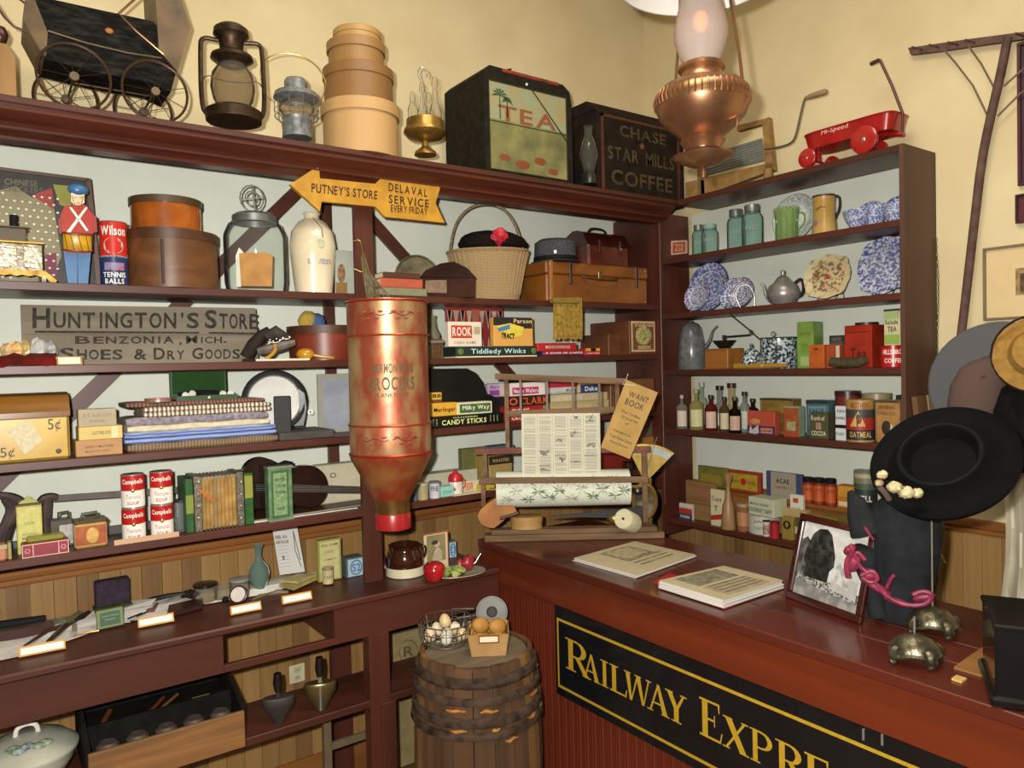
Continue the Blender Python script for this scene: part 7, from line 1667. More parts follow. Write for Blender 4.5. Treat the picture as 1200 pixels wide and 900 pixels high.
for u0, u1, vt, c, lab in ((945, 962, 604, '8c8440', 'olive tin behind the photo frame top edge'), (962, 982, 606, '6c6c20', 'yellow-green tin behind the middle of the photo frame'), (982, 998, 606, '5c5424', 'dark olive tin beside the bonnet')):
    pack('B5', 'spice_tin', lab, 'tin', u0, u1, vt, .03, .05, pm(c, r=.35), group='tins behind the photo frame')

# ================================================================== on top of the right-hand shelving
XT = -.13
t = T('washboard', 'weathered wooden washboard lying on edge behind the hanging lamp', 'washboard', (XT-.05, yB(862, XT-.05, ZT), ZT), R_(-90))
xw = XT-.05; WBW = wd('9c7c4c', 'y', '7c6038', r=.7)
w_ = lambda l, d=0: [onx(u, v, xw+d) for u, v in l]
def onbase(pts):
    for p in pts: p.z = max(p.z, ZT+.0005)
    return pts
MB().prism(onbase(w_([(803, 214), (905, 190), (906, 199), (803, 240)])), (.03, 0, 0)).obj('lower_stile', WBW, t, world=True)
MB().prism(w_([(893, 141), (900, 137), (906, 199), (897, 200)]), (.03, 0, 0)).obj('end_rail', WBW, t, world=True)
MB().prism(w_([(864, 147), (900, 138), (901, 143), (864, 154)]), (.03, 0, 0)).obj('upper_stile', WBW, t, world=True)
MB().prism(onbase(w_([(816, 175), (823, 173), (826, 236), (818, 238)])), (.03, 0, 0)).obj('end_rail', WBW, t, world=True)
MB().prism(w_([(826, 182), (892, 162), (894, 188), (826, 206)], .01), (.008, 0, 0)).obj('zinc_panel', pm('8c9088', r=.5, m=.4, c2='74786e', s=30), t, world=True)
mb = MB()
for i in range(8): mb.tube(w_([(827, 184+i*2.9), (893, 164+i*3.1)], .008), .0022, 5)
mb.obj('corrugation', pm('9a9e94', r=.45, m=.5), t, world=True, kind='stuff')
# crank handle
xk = -.20; k_ = lambda l: [onx(u, v, xk) for u, v in l]
t = T('hand_crank', 'bent iron crank with pale wooden grip on top of the shelving', 'crank', (xk, yB(915, xk, ZT), ZT))
MB().tube(chaikin(k_([(896, 175), (912, 173), (928, 168), (933, 158), (938, 135), (943, 114), (950, 112)]), 1), .005).obj('rod', pm('6c6658', r=.4, m=.6), t, world=True)
MB().tube(k_([(945, 115), (950, 113), (966, 108), (969, 107)]), [.008, .012, .014, .009], 12).obj('grip', pm('8c7c5c', r=.5), t, world=True)
MB().cyl(.02, ZT+.0005, ZT+.055, (xk, yB(900, xk, ZT), 0), 12).obj('socket', WBW, t, world=True)
# red wagon
t = T('toy_wagon', 'small red metal toy wagon with raised handle, at the end of the top board', 'wagon', (-.16, yB(990, -.16, ZT), ZT))
xf = -.235; g = lambda l, d=0: [onx(u, v, xf+d) for u, v in l]
RW = pm('a81c1c', r=.25, c2='8c1414', s=6, coat=.4)
ya, yb2 = onx(938, 160, xf).y, onx(1044, 133, xf).y
zt0 = onx(940, 158, xf).z; zt1 = onx(1040, 131, xf).z; ztm = onx(1000, 140, xf).z; zt = max(zt0, zt1)*.5+min(zt0, zt1)*.5
zb0 = onx(990, 163, xf).z
n = 40; rim, bot = [], []
Lh = (ya-yb2)/2; yc = (ya+yb2)/2; xc = xf+.085
for i in range(n):
    a = 2*math.pi*i/n; sq = lambda c: math.copysign(abs(c)**.35, c)
    X_, Y_ = sq(math.cos(a)), sq(math.sin(a)); rim.append((xc+.085*X_, yc+Lh*Y_, zt)); bot.append((xc+.075*X_, yc+Lh*.93*Y_, zb0))
MB().add(rim+bot, [(i, (i+1) % n, n+(i+1) % n, n+i) for i in range(n)], True).add(bot, [tuple(range(n))]).obj('bed', RW, t, world=True)
MB().tube(rim, .004, 6, True).obj('bed_rim', RW, t, world=True)
lettering('Hi-Speed', g([(962, 160), (993, 151), (994, 144), (963, 152)], -.0005+.0085*0), pm('e0b8a8', v=.95), t, world=True, w='r')
for u, v, hw, d in ((946.5, 182, 11, -.012), (1013, 163, 16, -.012), (975, 184, 9, .15), (1028, 168, 12, .15)):
    p = onx(u, v, xf+d); r = hw*D(p)/FPX; p.z = ZT+r+.001
    M_ = Matrix.Translation(p) @ Matrix.Rotation(R_(90), 4, 'Y')
    w_o = MB().lathe([(r*.2, -.012), (r*.85, -.012), (r, -.008), (r, .008), (r*.85, .012), (r*.2, .012)], M=M_, n=28).obj('wheel', RW, t, world=True)
    MB().ball((p.x-.0, p.y, p.z), .014, r*.28, r*.28, 12, 8).obj('hub_cap', pm('c08a84', r=.2, m=.6), w_o, world=True)
for u, v in ((946.5, 182), (1013, 163)):
    p = onx(u, v, xf); MB().tube([(xf, p.y, ZT+.04), (xf+.15, p.y, ZT+.04)], .005).tube([(xc, p.y, ZT+.04), (xc, p.y, zb0+.002)], .012).obj('axle', RW, t, world=True)
MB().tube([onx(1020, 158, xf+.07), onx(1059, 157, xf+.07)], .009).obj('tongue', RW, t, world=True)
MB().tube([onx(u, v, xf+.07) for u, v in ((1057, 157), (1058, 134), (1045, 100), (1031, 70))], .0055).obj('handle_bar', pm('4c2c2c', r=.4, m=.4), t, world=True)
MB().box(-.006, .006, -.0, .042, -.008, .008, .004, M=Matrix.Translation(onx(1031, 70, xf+.07)) @ Matrix.Rotation(R_(-6), 4, 'X')).obj('grip', pm('3c2824', r=.5), t, world=True)

# ================================================================== right wall
# rake
xk = -.035; k_ = lambda l, d=0: [onx(u, v, xk+d) for u, v in l]
t = T('hay_rake', 'old wooden hay rake hung on the wall, handle down to the hats', 'rake', tuple(onx(1125, 470, xk)))
RK = pm('6a5148', r=.7, c2='54403a', s=20)
MB().prism(k_([(1064, 56), (1140, 45), (1225, 34), (1225, 42), (1140, 54), (1100, 60), (1067, 64)]), (.022, 0, 0)).obj('head', RK, t, world=True)
MB().tube(chaikin(k_([(1181, 44), (1172, 90), (1160, 140), (1150, 190), (1143, 250), (1136, 310), (1128, 380), (1120, 440), (1117, 480)]), 1), .016, 10).obj('handle', RK, t, world=True)
for l_ in ([(1106, 58), (1120, 74), (1140, 100), (1158, 137)], [(1135, 54), (1150, 75), (1165, 103)], [(1225, 60), (1200, 80), (1176, 101)], [(1225, 90), (1195, 110), (1169, 136)]):
    MB().tube(k_(l_), .0035, 6).obj('brace_wire', pm('6c5c48', r=.5), t, world=True)
for u in (1080, 1100, 1122, 1142, 1200): v = 58-(u-1080)*.13; p = onx(u, v, xk); MB().tube([p, p+Vector((-.09, -.005, -.012))], .004, 6).obj('tooth', RK, t, world=True)
# framed sketch and posters
def hung(name, lab, cat, u0, v0, v1, wdt, fr, mat, inner):
    a = onx(u0, v0, -.03); b = onx(u0, v1, -.03); y0 = a.y; y1 = y0-wdt; z0, z1 = b.z, a.z
    t = T(name, lab, cat, (-.02, (y0+y1)/2, z0))
    for bx in ((y0, y1, z1-fr, z1), (y0, y1, z0, z0+fr), (y0, y0-fr, z0+fr, z1-fr), (y1+fr, y1, z0+fr, z1-fr)): MB().box(-.022, -.004, bx[1], bx[0], bx[2], bx[3], .002).obj('frame', mat, t, world=True)
    MB().box(-.012, -.005, y1+fr, y0-fr, z0+fr, z1-fr).obj('mat_board', inner, t, world=True)
    return t, y0, y1, z0, z1
t, y0, y1, z0, z1 = hung('framed_picture', 'thin grey-brown frame with cream mat and small sepia sketch', 'picture', 1150, 291, 376, .36, .010, pm('7c7058', r=.4), pm('d8c090', v=.96))
MB().box(-.0135, -.012, y0-.26, y0-.11, z0+.09, z1-.09).obj('sepia_print', pm('a88c58', c2='6c5434', s=30), t, world=True)
MB().box(-.0145, -.0135, y0-.20, y0-.125, z0+.10, z0+.17).obj('dark_figure', pm('3c2c20', c2='6c5434', s=60), t, world=True)
t, y0, y1, z0, z1 = hung('framed_poster', 'tall dark red mounted poster above the framed sketch', 'poster', 1190, 50, 218, .30, .012, pm('4a1820', r=.5), pm('3c2030', c2='241820', s=12))
MB().box(-.0135, -.012, y0-.25, y0-.03, z0+.02, z0+.09).obj('tan_print', pm('a88c6c', c2='5c3c34', s=50), t, world=True)
t, y0, y1, z0, z1 = hung('small_plaque', 'small dark red plaque between the poster and the framed sketch', 'plaque', 1188, 228, 262, .22, .008, pm('3c1820', r=.5), pm('5c1820', c2='3c1018', s=60))
# chain down the side panel
t = T('chain', 'thin metal chain hanging down the back edge of the side panel', 'chain', tuple(onx(1101, 478, -.012)))
lk = None
for i in range(46):
    v = 281+i*4.3; u = 1096+5*(i/45)**.8+(1.8*math.sin(i/7)); p = onx(u, v, -.016); p.y = min(p.y, -LB-.006); loc_ = p
    if lk is None:
        mb = MB().tube([(0, .0035*math.cos(a*math.pi/5), .0075*math.sin(a*math.pi/5)) for a in range(10)], .0013, 4, True); lk = o_ = mb.obj('chain_link', pm('7c7c70', r=.35, m=.8), t)
    else: o_ = lk.copy(); COL.objects.link(o_)
    o_.location = _mw[t.name].inverted() @ loc_; o_.rotation_euler = (0, 0, (i % 2)*1.4+.2)
# wooden handle and wires at the side panel foot
xk = -.14; t = T('cleaver_block', 'tan wooden handle piece hanging on the side panel under the chain', 'wooden handle', tuple(onx(1095, 505, xk)))
yk = -LB-.004
MB().prism([ony(u, v, yk) for u, v in ((1068, 465), (1090, 462), (1104, 468), (1103, 490), (1088, 512), (1072, 500))], (0, -.02, 0)).obj('block', wd('7c5c3c', 'z', '5c4028'), t, world=True)
MB().prism([ony(u, v, yk-.021) for u, v in ((1086, 463), (1100, 466), (1100, 490), (1090, 500))], (0, -.004, 0)).obj('pale_edge', pm('a8906c'), t, world=True)
MB().tube([ony(1101, 470, yk-.03), ony(1112, 474, yk-.04), ony(1126, 482, yk-.05)], .0016, 5).tube([ony(1101, 476, yk-.03), ony(1112, 480, yk-.04), ony(1126, 487, yk-.05)], .0016, 5).obj('wire', METAL, t, world=True)
t = T('hanging_stick', 'knobby grey stick hanging at the panelling beside the bonnet', 'stick', tuple(onx(1100, 660, -.08)))
MB().tube([onx(u, v, -.08) for u, v in ((1105, 606), (1103, 630), (1099, 655), (1100, 662))], [.009, .010, .010, .012]).obj('stick', pm('6c5e50', r=.8), t, world=True)
MB().tube(chaikin([onx(u, v, -.09) for u, v in ((1095, 603), (1097, 630), (1102, 648), (1108, 660))], 2), .0025).obj('cord', pm('a89c88'), t, world=True)
# hats and clothes on wall pegs
def wq(u, v, x): p = onx(u, v, x); return Q(None, u, 0, p=tuple(p))
q = wq(1166, 470, -.13); M_ = Matrix.Rotation(R_(88), 4, 'X') @ Matrix.Rotation(.3, 4, 'Z')
t = q.T('straw_hat', 'grey woven wide-brimmed hat hung on the wall, behind the tweed cap', 'hat')
MB().lathe([(0, .06), (.09, .055), (.10, .04), (.11, .0), (.235, -.012), (.24, -.006), (.235, .0), (.12, .012)], M=Matrix.Translation(Vector((q.X(1172), .04, q.Z(452)))) @ M_, n=40).obj('brim', tw('68686c', '4c4c50', 'x', 160), t)
q = wq(1140, 480, -.22); t = q.T('tweed_cap', 'brown tweed flat cap hanging on the wall beside the rake handle', 'cap')
TWD = tw('6c5448', '4c3c38', 'x', 120)
loft([(q.X(u), 0, q.Z(v), hw*q.m, dp) for v, u, hw, dp in ((500, 1140, 14, .03), (492, 1141, 24, .05), (474, 1143, 29, .06), (452, 1146, 29, .06), (432, 1152, 25, .055), (423, 1158, 19, .045), (420, 1160, 9, .02))], 24).obj('crown', TWD, t)
MB().ball(q.pt(1150, 440, -.055), .008).obj('button', TWD, t)
q = wq(1200, 480, -.22); t = q.T('black_coat', 'black garment hanging from the wall hook at the right edge', 'coat')
BC = pm('131214', r=.9, c2='0a0a0b', s=30)
loft([(q.X(u), 0, q.Z(v), hw*q.m, .08) for v, u, hw in ((552, 1215, 26), (545, 1212, 42), (520, 1206, 40), (480, 1208, 38), (455, 1212, 34), (440, 1218, 22))], 24).obj('body', BC, t)
MB().tube(q.pts([(1176, 530), (1176, 548), (1173, 560)]), [.014, .016, .012], 10).obj('sleeve_end', BC, t)
q = wq(1212, 410, -.30); t = q.T('felt_hat', 'tan felt hat with dark edge cut off by the right frame edge', 'hat')
MB().lathe([(0, .05), (.07, .045), (.085, .01), (.13, .0), (.13, -.006), (0, -.006)], M=Matrix.Translation(Vector((q.X(1215), 0, q.Z(415)))) @ Matrix.Rotation(R_(75), 4, 'X'), n=32).obj('crown', pm('a07c40', r=.9, c2='8c6a34', s=40), t)
MB().tube([(q.X(1215)+.132*math.cos(i*math.pi/12), .0, q.Z(415)+.132*math.sin(i*math.pi/12)) for i in range(24)], .004, 6, True).obj('brim_edge', pm('2c2018', r=.8), t)
q = wq(1195, 700, -.20); t = q.T('white_dress', 'white cotton dress hanging in folds at the right edge', 'dress')
mb = MB(); vs = []; n = 26
rows = [(546, 1188, 1240), (580, 1181, 1245), (620, 1182, 1248), (660, 1181, 1250), (700, 1177, 1252), (716, 1186, 1254), (724, 1192, 1256), (900, 1185, 1270)]
for v, a, b in rows:
    for i in range(n): f = i/(n-1); vs.append((q.X(a+(b-a)*f), .03*math.sin(i*1.1+v*.008)-.06*math.sin(f*3.14), q.Z(v)))
mb.add(vs, [(j*n+i, j*n+i+1, (j+1)*n+i+1, (j+1)*n+i) for j in range(len(rows)-1) for i in range(n-1)], True)
vs2 = [(x, y+.05, z) for x, y, z in vs]; mb.add(vs2, [(j*n+i, j*n+i+1, (j+1)*n+i+1, (j+1)*n+i) for j in range(len(rows)-1) for i in range(n-1)], True)
mb.obj('folds', pm('cfcab8', r=.9, c2='c2bca8', s=8), t)

# ================================================================== on the counter
def lay2(name, lab, cat, pts, z0, h, mat, grp=None): return solo(MB().prism([onz(u, v, z0) for u, v in pts], (0, 0, h)), name, mat, lab, cat, world=True, group=grp)
def catalog(name, lab, corners, h, cover, red=None):
    z = ZC+.001; P4 = [onz(u, v, z) for u, v in corners]; c = sum(P4, Vector())/4
    t = T(name, lab, 'magazine', (c.x, c.y, z)); k = 7
    for i in range(k):
        s_ = 1-.004*i; o_ = Vector((random.uniform(-.004, .004), random.uniform(-.004, .004), 0))
        MB().prism([c+(p-c)*s_+o_+Vector((0, 0, h*i/k)) for p in P4], (0, 0, h/k*.82)).obj('page_block', pm('d4d0c8' if i % 2 else 'c4c0b8', v=.95), t, world=True)
    zt = Vector((0, 0, h*1.0)); MB().prism([c+(p-c)*.985+zt for p in P4], (0, 0, .0012)).obj('cover', cover, t, world=True)
    return t, [c+(p-c)*.985+zt+Vector((0, 0, .0016)) for p in P4]
random.seed(8)
def bl(Qd, x, y): return Qd[0]*(1-x)*(1-y)+Qd[1]*x*(1-y)+Qd[2]*x*y+Qd[3]*(1-x)*y
PC = pm('b8ac8c', v=.9, s=20)
# corners: left, near, right, far
t, C4 = catalog('catalog', 'thin pile of old illustrated catalogs nearer the scale', ((672, 657), (746, 678), (816, 653), (744, 637)), .010, PC)
fl_ = lambda a, b, c, d, m, n, tt, CC: MB().prism([bl(CC, *p) for p in ((a, b), (c, b), (c, d), (a, d))], (0, 0, .0006)).obj(n, m, tt, world=True)
fl_(.10, .30, .55, .78, pm('6c6248', c2='9c9070', s=40), 'printed_picture', t, C4); fl_(.14, .35, .5, .72, pm('8c8464', c2='b4a888', s=60), 'printed_picture_field', t, [p+Vector((0, 0, .0007)) for p in C4])
for i in range(3): lettering('SPRING GOODS', [bl(C4, .60+.1*i, .3)+Vector((0, 0, .001)), bl(C4, .60+.1*i, .85)+Vector((0, 0, .001)), bl(C4, .56+.1*i, .85)+Vector((0, 0, .001)), bl(C4, .56+.1*i, .3)+Vector((0, 0, .001))], pm('5c5440'), t, world=True)
MB().prism([onz(u, v, ZC+.0005) for u, v in ((765, 683), (850, 714), (872, 704), (785, 672))], (0, 0, .003)).obj('folder', pm('a81c2c', r=.4), T('red_folder', 'red folder whose corner sticks out under the thick catalog', 'folder', tuple(onz(800, 690, ZC))), world=True)
t, C4 = catalog('catalog', 'thick white-edged catalog on the red folder, beside the framed photograph', ((772, 690), (848, 714), (919, 690), (848, 672)), .024, PC)
up_ = Vector((0, 0, .0038))
for o_ in t.children:
    for v_ in o_.data.vertices: v_.co += up_
C4 = [p+up_ for p in C4]
fl_(.08, .15, .48, .80, pm('5c5a4c', c2='908c74', s=40), 'printed_picture', t, C4); fl_(.54, .15, .94, .85, pm('a89c80', c2='90866c', s=30), 'printed_text_panel', t, C4)
for i in range(4): fl_(.56+.09*i, .2, .585+.09*i, .8, pm('6c6450'), 'printed_line', t, [p+Vector((0, 0, .0007)) for p in C4])
# framed photograph
BLc, BRc = onz(919, 700, ZC), onz(1007, 733, ZC); mid = (BLc+BRc)/2; vec = BRc-BLc; W_ = vec.length; rz = math.atan2(vec.y, vec.x)
t = T('photo_frame', 'dark cherry framed black and white street photograph standing on the counter', 'picture frame', (mid.x, mid.y, ZC+.002), rz, rx=R_(-15))
pT = PL(t, 939, 601); Hf = pT.z
FR = pm('3c120f', r=.2, c2='2a0a0a', s=20, coat=.5); fw = .022
for a, b, c, d in ((-W_/2, W_/2, 0, fw*1.1), (-W_/2, W_/2, Hf-fw, Hf), (-W_/2, -W_/2+fw, fw*1.1, Hf-fw), (W_/2-fw, W_/2, fw*1.1, Hf-fw)): MB().box(a, b, 0, .016, c, d, .003).obj('frame_bar', FR, t)
iw, ih = W_-2*fw, Hf-2.1*fw; ix, iz = -iw/2, fw*1.1
pr = lambda pts, c, n, y, c2=None, s=30: MB().prism([(ix+iw*a, y, iz+ih*b) for a, b in pts], (0, .0006, 0)).obj(n, pm(c, c2=c2, s=s, r=.35, lo=.42, hi=.58), t)
pr(((0, 0), (1, 0), (1, 1), (0, 1)), 'c4c4c0', 'photo_sky', .010)
pr(((0, 0), (1, 0), (1, .12), (0, .20)), '8c8c88', 'photo_road', .009, '6c6c6a')
pr(((0, .20), (1, .08), (1, .22), (.5, .28), (0, .30)), '3c3c3a', 'photo_fence', .0085, 'a0a09c', 120)
pr(((.0, .26), (.22, .26), (.20, .70), (.08, .80), (0, .74)), '5c5c5a', 'photo_house', .0088, '2c2c2c', 30)
tree = [(.32+.24*math.cos(a*.45)*(1+.14*math.sin(a*5)), .62+.32*math.sin(a*.45)*(1+.10*math.sin(a*7))) for a in range(14)]
pr(tree, '343634', 'photo_tree', .0080, '161816', 60); pr(((.12, .26), (.50, .26), (.52, .56), (.40, .62), (.15, .56)), '262826', 'photo_tree', .0078, '121412', 60)
pr(((.55, .20), (.95, .14), (.95, .60), (.80, .66), (.58, .40)), 'b4b4b0', 'photo_barn', .0084, '9c9c98', 20); pr(((.52, .34), (.82, .24), (.80, .66), (.66, .62)), '8c8c8a', 'photo_barn_roof', .0082, 'bcbcb8', 40)
MB().prism([(-.03, .018, 0), (.03, .018, 0), (.02, .018, Hf*.7), (-.02, .018, Hf*.7)], (0, .004, 0)).obj('easel_back', BLACK, t)
# hat stand with the black hat
B1p, B2p = onz(1072, 776, ZC), onz(1093, 742, ZC)
PEW = pm('6c6654', r=.35, m=.8, c2='4c4838', s=60, bump=.5)
def stand(name, lab, p, hw, top_v, rod_h, u):
    q = Q(None, u, 0, p=(p.x, p.y, ZC)); t = q.T(name, lab, 'hat stand'); r = hw*q.m; H = r*1.05
    MB().lathe([(r*.86, H*.34), (r*.80, H*.55), (r*.55, H*.82), (r*.2, H*.98), (0, H)], n=26, sy=.8, wob=.02).obj('dome', PEW, t)
    for i in range(4):
        a = R_(-60+i*95); c, s = math.cos(a), math.sin(a)*.8
        MB().tube(chaikin([(r*.72*c, r*.72*s, H*.55), (r*.95*c, r*.95*s, H*.38), (r*.92*c, r*.92*s, H*.14), (r*1.08*c, r*1.08*s, .007)], 2), [.010, .013, .009, .007], 8).obj('foot', PEW, t)
        m2 = R_(-60+i*95+47); MB().tube(chaikin([(r*.9*c, r*.9*s, H*.22), (r*.84*math.cos(m2), r*.84*.8*math.sin(m2), H*.44), (r*.9*math.cos(a+1.66), r*.9*.8*math.sin(a+1.66), H*.22)], 2), .006, 6).obj('scroll', PEW, t)
    MB().tube([(0, 0, H*.9), (0, 0, rod_h)], .0022).obj('rod', METAL, t)
    return q, t
stand('hat_stand', 'ornate pewter stand base with short rod, nearest the counter edge', B1p, 33, 738, .115, 1072)
q, t = stand('hat_stand', 'ornate pewter stand base carrying the black velvet hat', B2p, 31, 706, .42, 1093)
# velvet hat
pc = ond(1107, 545, D(B2p)); lng = (_R*math.cos(R_(42))+_U*math.sin(R_(42))).normalized(); per = (-_R*math.sin(R_(42))+_U*math.cos(R_(42))).normalized()
nn = (-_F*.50+per*.86).normalized(); yy_ = nn.cross(lng).normalized()
HM = Matrix(((lng.x, yy_.x, nn.x, pc.x), (lng.y, yy_.y, nn.y, pc.y), (lng.z, yy_.z, nn.z, pc.z), (0, 0, 0, 1)))
t = T('velvet_hat', 'large wide-brimmed black velvet hat with cream flowers, tilted on its stand', 'hat', (pc.x, pc.y, pc.z-.1)); m = D(pc)/FPX
VEL = pm('060507', r=.85, c2='030304', s=30, bump=.2)
MB().lathe([(0, .012), (34*m, .016), (40*m, .05), (46*m, .052), (52*m, .02), (62*m, .004), (76*m, .012), (80*m, .022), (78*m, .004), (60*m, -.012), (0, -.01)], M=HM, n=56).obj('brim_and_crown', VEL, t, world=True)
MB().tube([HM @ Vector((43*m*math.cos(i*math.pi/20), 43*m*math.sin(i*math.pi/20), .052)) for i in range(40)], .004, 6, True).obj('crown_cord', pm('141214', r=.8), t, world=True)
for i, (u, v, s_) in enumerate(((1034, 556, .018), (1048, 571, .024), (1062, 577, .026), (1075, 578, .020), (1030, 566, .014))):
    pp = ond(u, v, D(pc)-.06); MB().ball(pp, s_*.95, s_*.8, s_*.62, 10, 7, wob=.35).obj('cream_flower', pm('c8bc94' if i != 4 else '8c6c5c', r=.7, c2='b0a47c', s=60, bump=.5), t, world=True)
MB().tube([ond(1030, 570, D(pc)-.05), ond(1036, 576, D(pc)-.05), ond(1042, 585, D(pc)-.04)], .008).obj('leaves', pm('5c4c44'), t, world=True)
# bonnet
p = onz(1052, 728, ZC); q = Q(None, 1046, 0, p=(p.x+.02, p.y, ZC)); t = q.T('bonnet', 'charcoal felt bonnet with a magenta ribbon bow on the counter', 'bonnet')
BN = pm('26282b', r=.95, c2='1c1e21', s=20)
loft([(q.X(u), y, max(.001, q.Z(v)), hw*q.m, dp) for v, u, hw, dp, y in ((733, 1044, 24, .05, 0), (722, 1044, 26, .055, 0), (700, 1046, 30, .06, 0), (680, 1048, 33, .07, 0), (660, 1049, 36, .08, 0), (640, 1050, 38, .09, 0), (620, 1051, 38, .09, 0), (605, 1051, 37, .085, 0), (592, 1053, 34, .07, 0), (585, 1050, 24, .05, 0), (582, 1048, 10, .02, 0))], 28).obj('crown', BN, t)
MB().tube(q.pts([(1012, 625), (1004, 605), (1000, 590), (993, 577)], -.02), [.05, .036, .026, .008], 12).obj('peak', BN, t)
MB().tube(q.pts([(1012, 640), (1010, 665), (1018, 690), (1022, 720)], -.04), [.036, .03, .026, .026], 12).obj('lappet', BN, t)
MG = pm('8c2848', r=.5, c2='641830', s=50, bump=.4)
for pts, r in (([(1014, 665), (1004, 658), (999, 648), (1002, 640), (1010, 650)], .008), ([(992, 672), (990, 655), (998, 640), (994, 634)], .010), ([(1006, 668), (1018, 660), (1024, 672), (1014, 676), (1006, 670)], .009), ([(1018, 672), (1032, 690), (1050, 697), (1070, 694), (1078, 682), (1068, 678), (1058, 684)], .009), ([(1032, 680), (1036, 668), (1040, 664)], .007), ([(1010, 612), (1016, 622), (1019, 626)], .005)):
    MB().tube(chaikin([q.pt(u, v, -.10) for u, v in pts], 2), r*.8, 8).obj('ribbon', MG, t)
for u, v, a, b, an in ((998, 655, 11, 7, 70), (1013, 667, 9, 7, 20), (1022, 680, 16, 5, -30), (1068, 686, 12, 5, 20), (1042, 694, 14, 4, -15), (994, 640, 8, 5, 40)):
    MB().ball((0, 0, 0), a*q.m, .010, b*q.m, 14, 8, M=Matrix.Translation(Vector(q.pt(u, v, -.096))) @ Matrix.Rotation(R_(-an), 4, 'Y'), wob=.12).obj('ribbon_loop', MG, t)
# black moulded box and boards at the near end
p = onz(1165, 822, ZC); q = T('cash_box', 'black lacquered box with moulded base at the near end of the counter', 'box', (p.x+.02, p.y-.10, ZC), R_(-62)); t = q
a = PL(t, 1166, 800); x0 = a.x; zt = PL(t, 1168, 738).z; LB_ = pm('101012', r=.25, coat=.5)
MB().box(x0, x0+.36, 0, .22, .02, zt, .003).obj('body', LB_, t); MB().box(x0-.010, x0+.37, -.010, .23, .0005, .024, .006).obj('base_moulding', LB_, t); MB().box(x0-.004, x0+.364, -.004, .224, zt, zt+.012, .004).obj('lid', LB_, t)
lay2('wooden_board', 'flat tan wooden board lying before the black box', 'board', [(1118, 784), (1158, 756), (1172, 762), (1172, 800)], ZC+.0005, .006, wd('8c6434', 'y', '74502a'))
lay2('paper_scrap', 'small folded cream paper scrap near the counter edge', 'paper', [(1115, 797), (1121, 793), (1133, 797), (1127, 801)], ZC+.0008, .005, pm('c8a45c'))

# ---- paper and string holder
F0, F1 = Vector((-1.455, -.402, ZC+.0005)), Vector((-.83, -.86, ZC+.0005)); mid = (F0+F1)/2; vec = F1-F0; Lw = vec.length
t = T('paper_rack', 'wooden wrapping-paper rack with wire uprights, holding paper rolls at the far end of the counter', 'paper holder', tuple(mid), math.atan2(vec.y, vec.x))
OW = pm('7c624a', r=.7, c2='5f4a38', s=14, st=(.3, 2, 2), bump=.2); OWP = pm('7c5044', r=.7, c2='603c34', s=14)
MB().box(-Lw/2, Lw/2, 0, .07, 0, .028, .004).obj('base_board', OW, t); MB().box(-Lw/2+.03, Lw/2-.03, .008, .065, .028, .05, .003).obj('base_step', OW, t)
def bar(u0, v0, u1, v1, th, y, m, n='rail', dy=.016):
    a, b = PL(t, u0, v0, y), PL(t, u1, v1, y); h_ = th*3.2/FPX/2
    MB().prism([(a.x, y, a.z-h_), (b.x, y, b.z-h_), (b.x, y, b.z+h_), (a.x, y, a.z+h_)], (0, dy, 0)).obj(n, m, t)
def post(u, v0, v1, wpx, y, m, n='upright', dy=.012):
    a, b = PL(t, u, v0, y), PL(t, u, v1, y); h_ = wpx*3.2/FPX/2
    MB().box(a.x-h_, a.x+h_, y, y+dy, b.z, a.z).obj(n, m, t)
bar(580, 441, 733, 447, 7, .03, OW, 'top_rail', .03); bar(594, 485, 720, 480, 7, .045, OW); bar(556, 529.5, 611, 528, 7, .03, OWP, 'arm_rail'); bar(703, 527, 763, 527, 7, .03, OWP, 'arm_rail'); bar(562, 563.5, 760, 562, 7, -.034, OW, 'front_bar', .010)
post(593, 443, 526, 5, .042, OW); post(723, 446, 530, 5, .042, OW); post(568, 530, 565, 5, .035, OW); post(566, 565, 611, 5, .035, OW); post(755, 530, 612, 6, .035, OW)
for u in (609.5, 640.5, 671, 702): post(u, 444, 484, 2.6, .043, pm('5c4a34', r=.5), 'wire_upright', .006)
a, b = PL(t, 740, 604, .02), PL(t, 758, 604, .02)
MB().prism([PL(t, u, v, .06) for u, v in ((640, 606), (746, 594), (758, 594), (758, 607))], (0, .006, 0)).obj('cutter_plate', pm('1c1a18', r=.5), t)
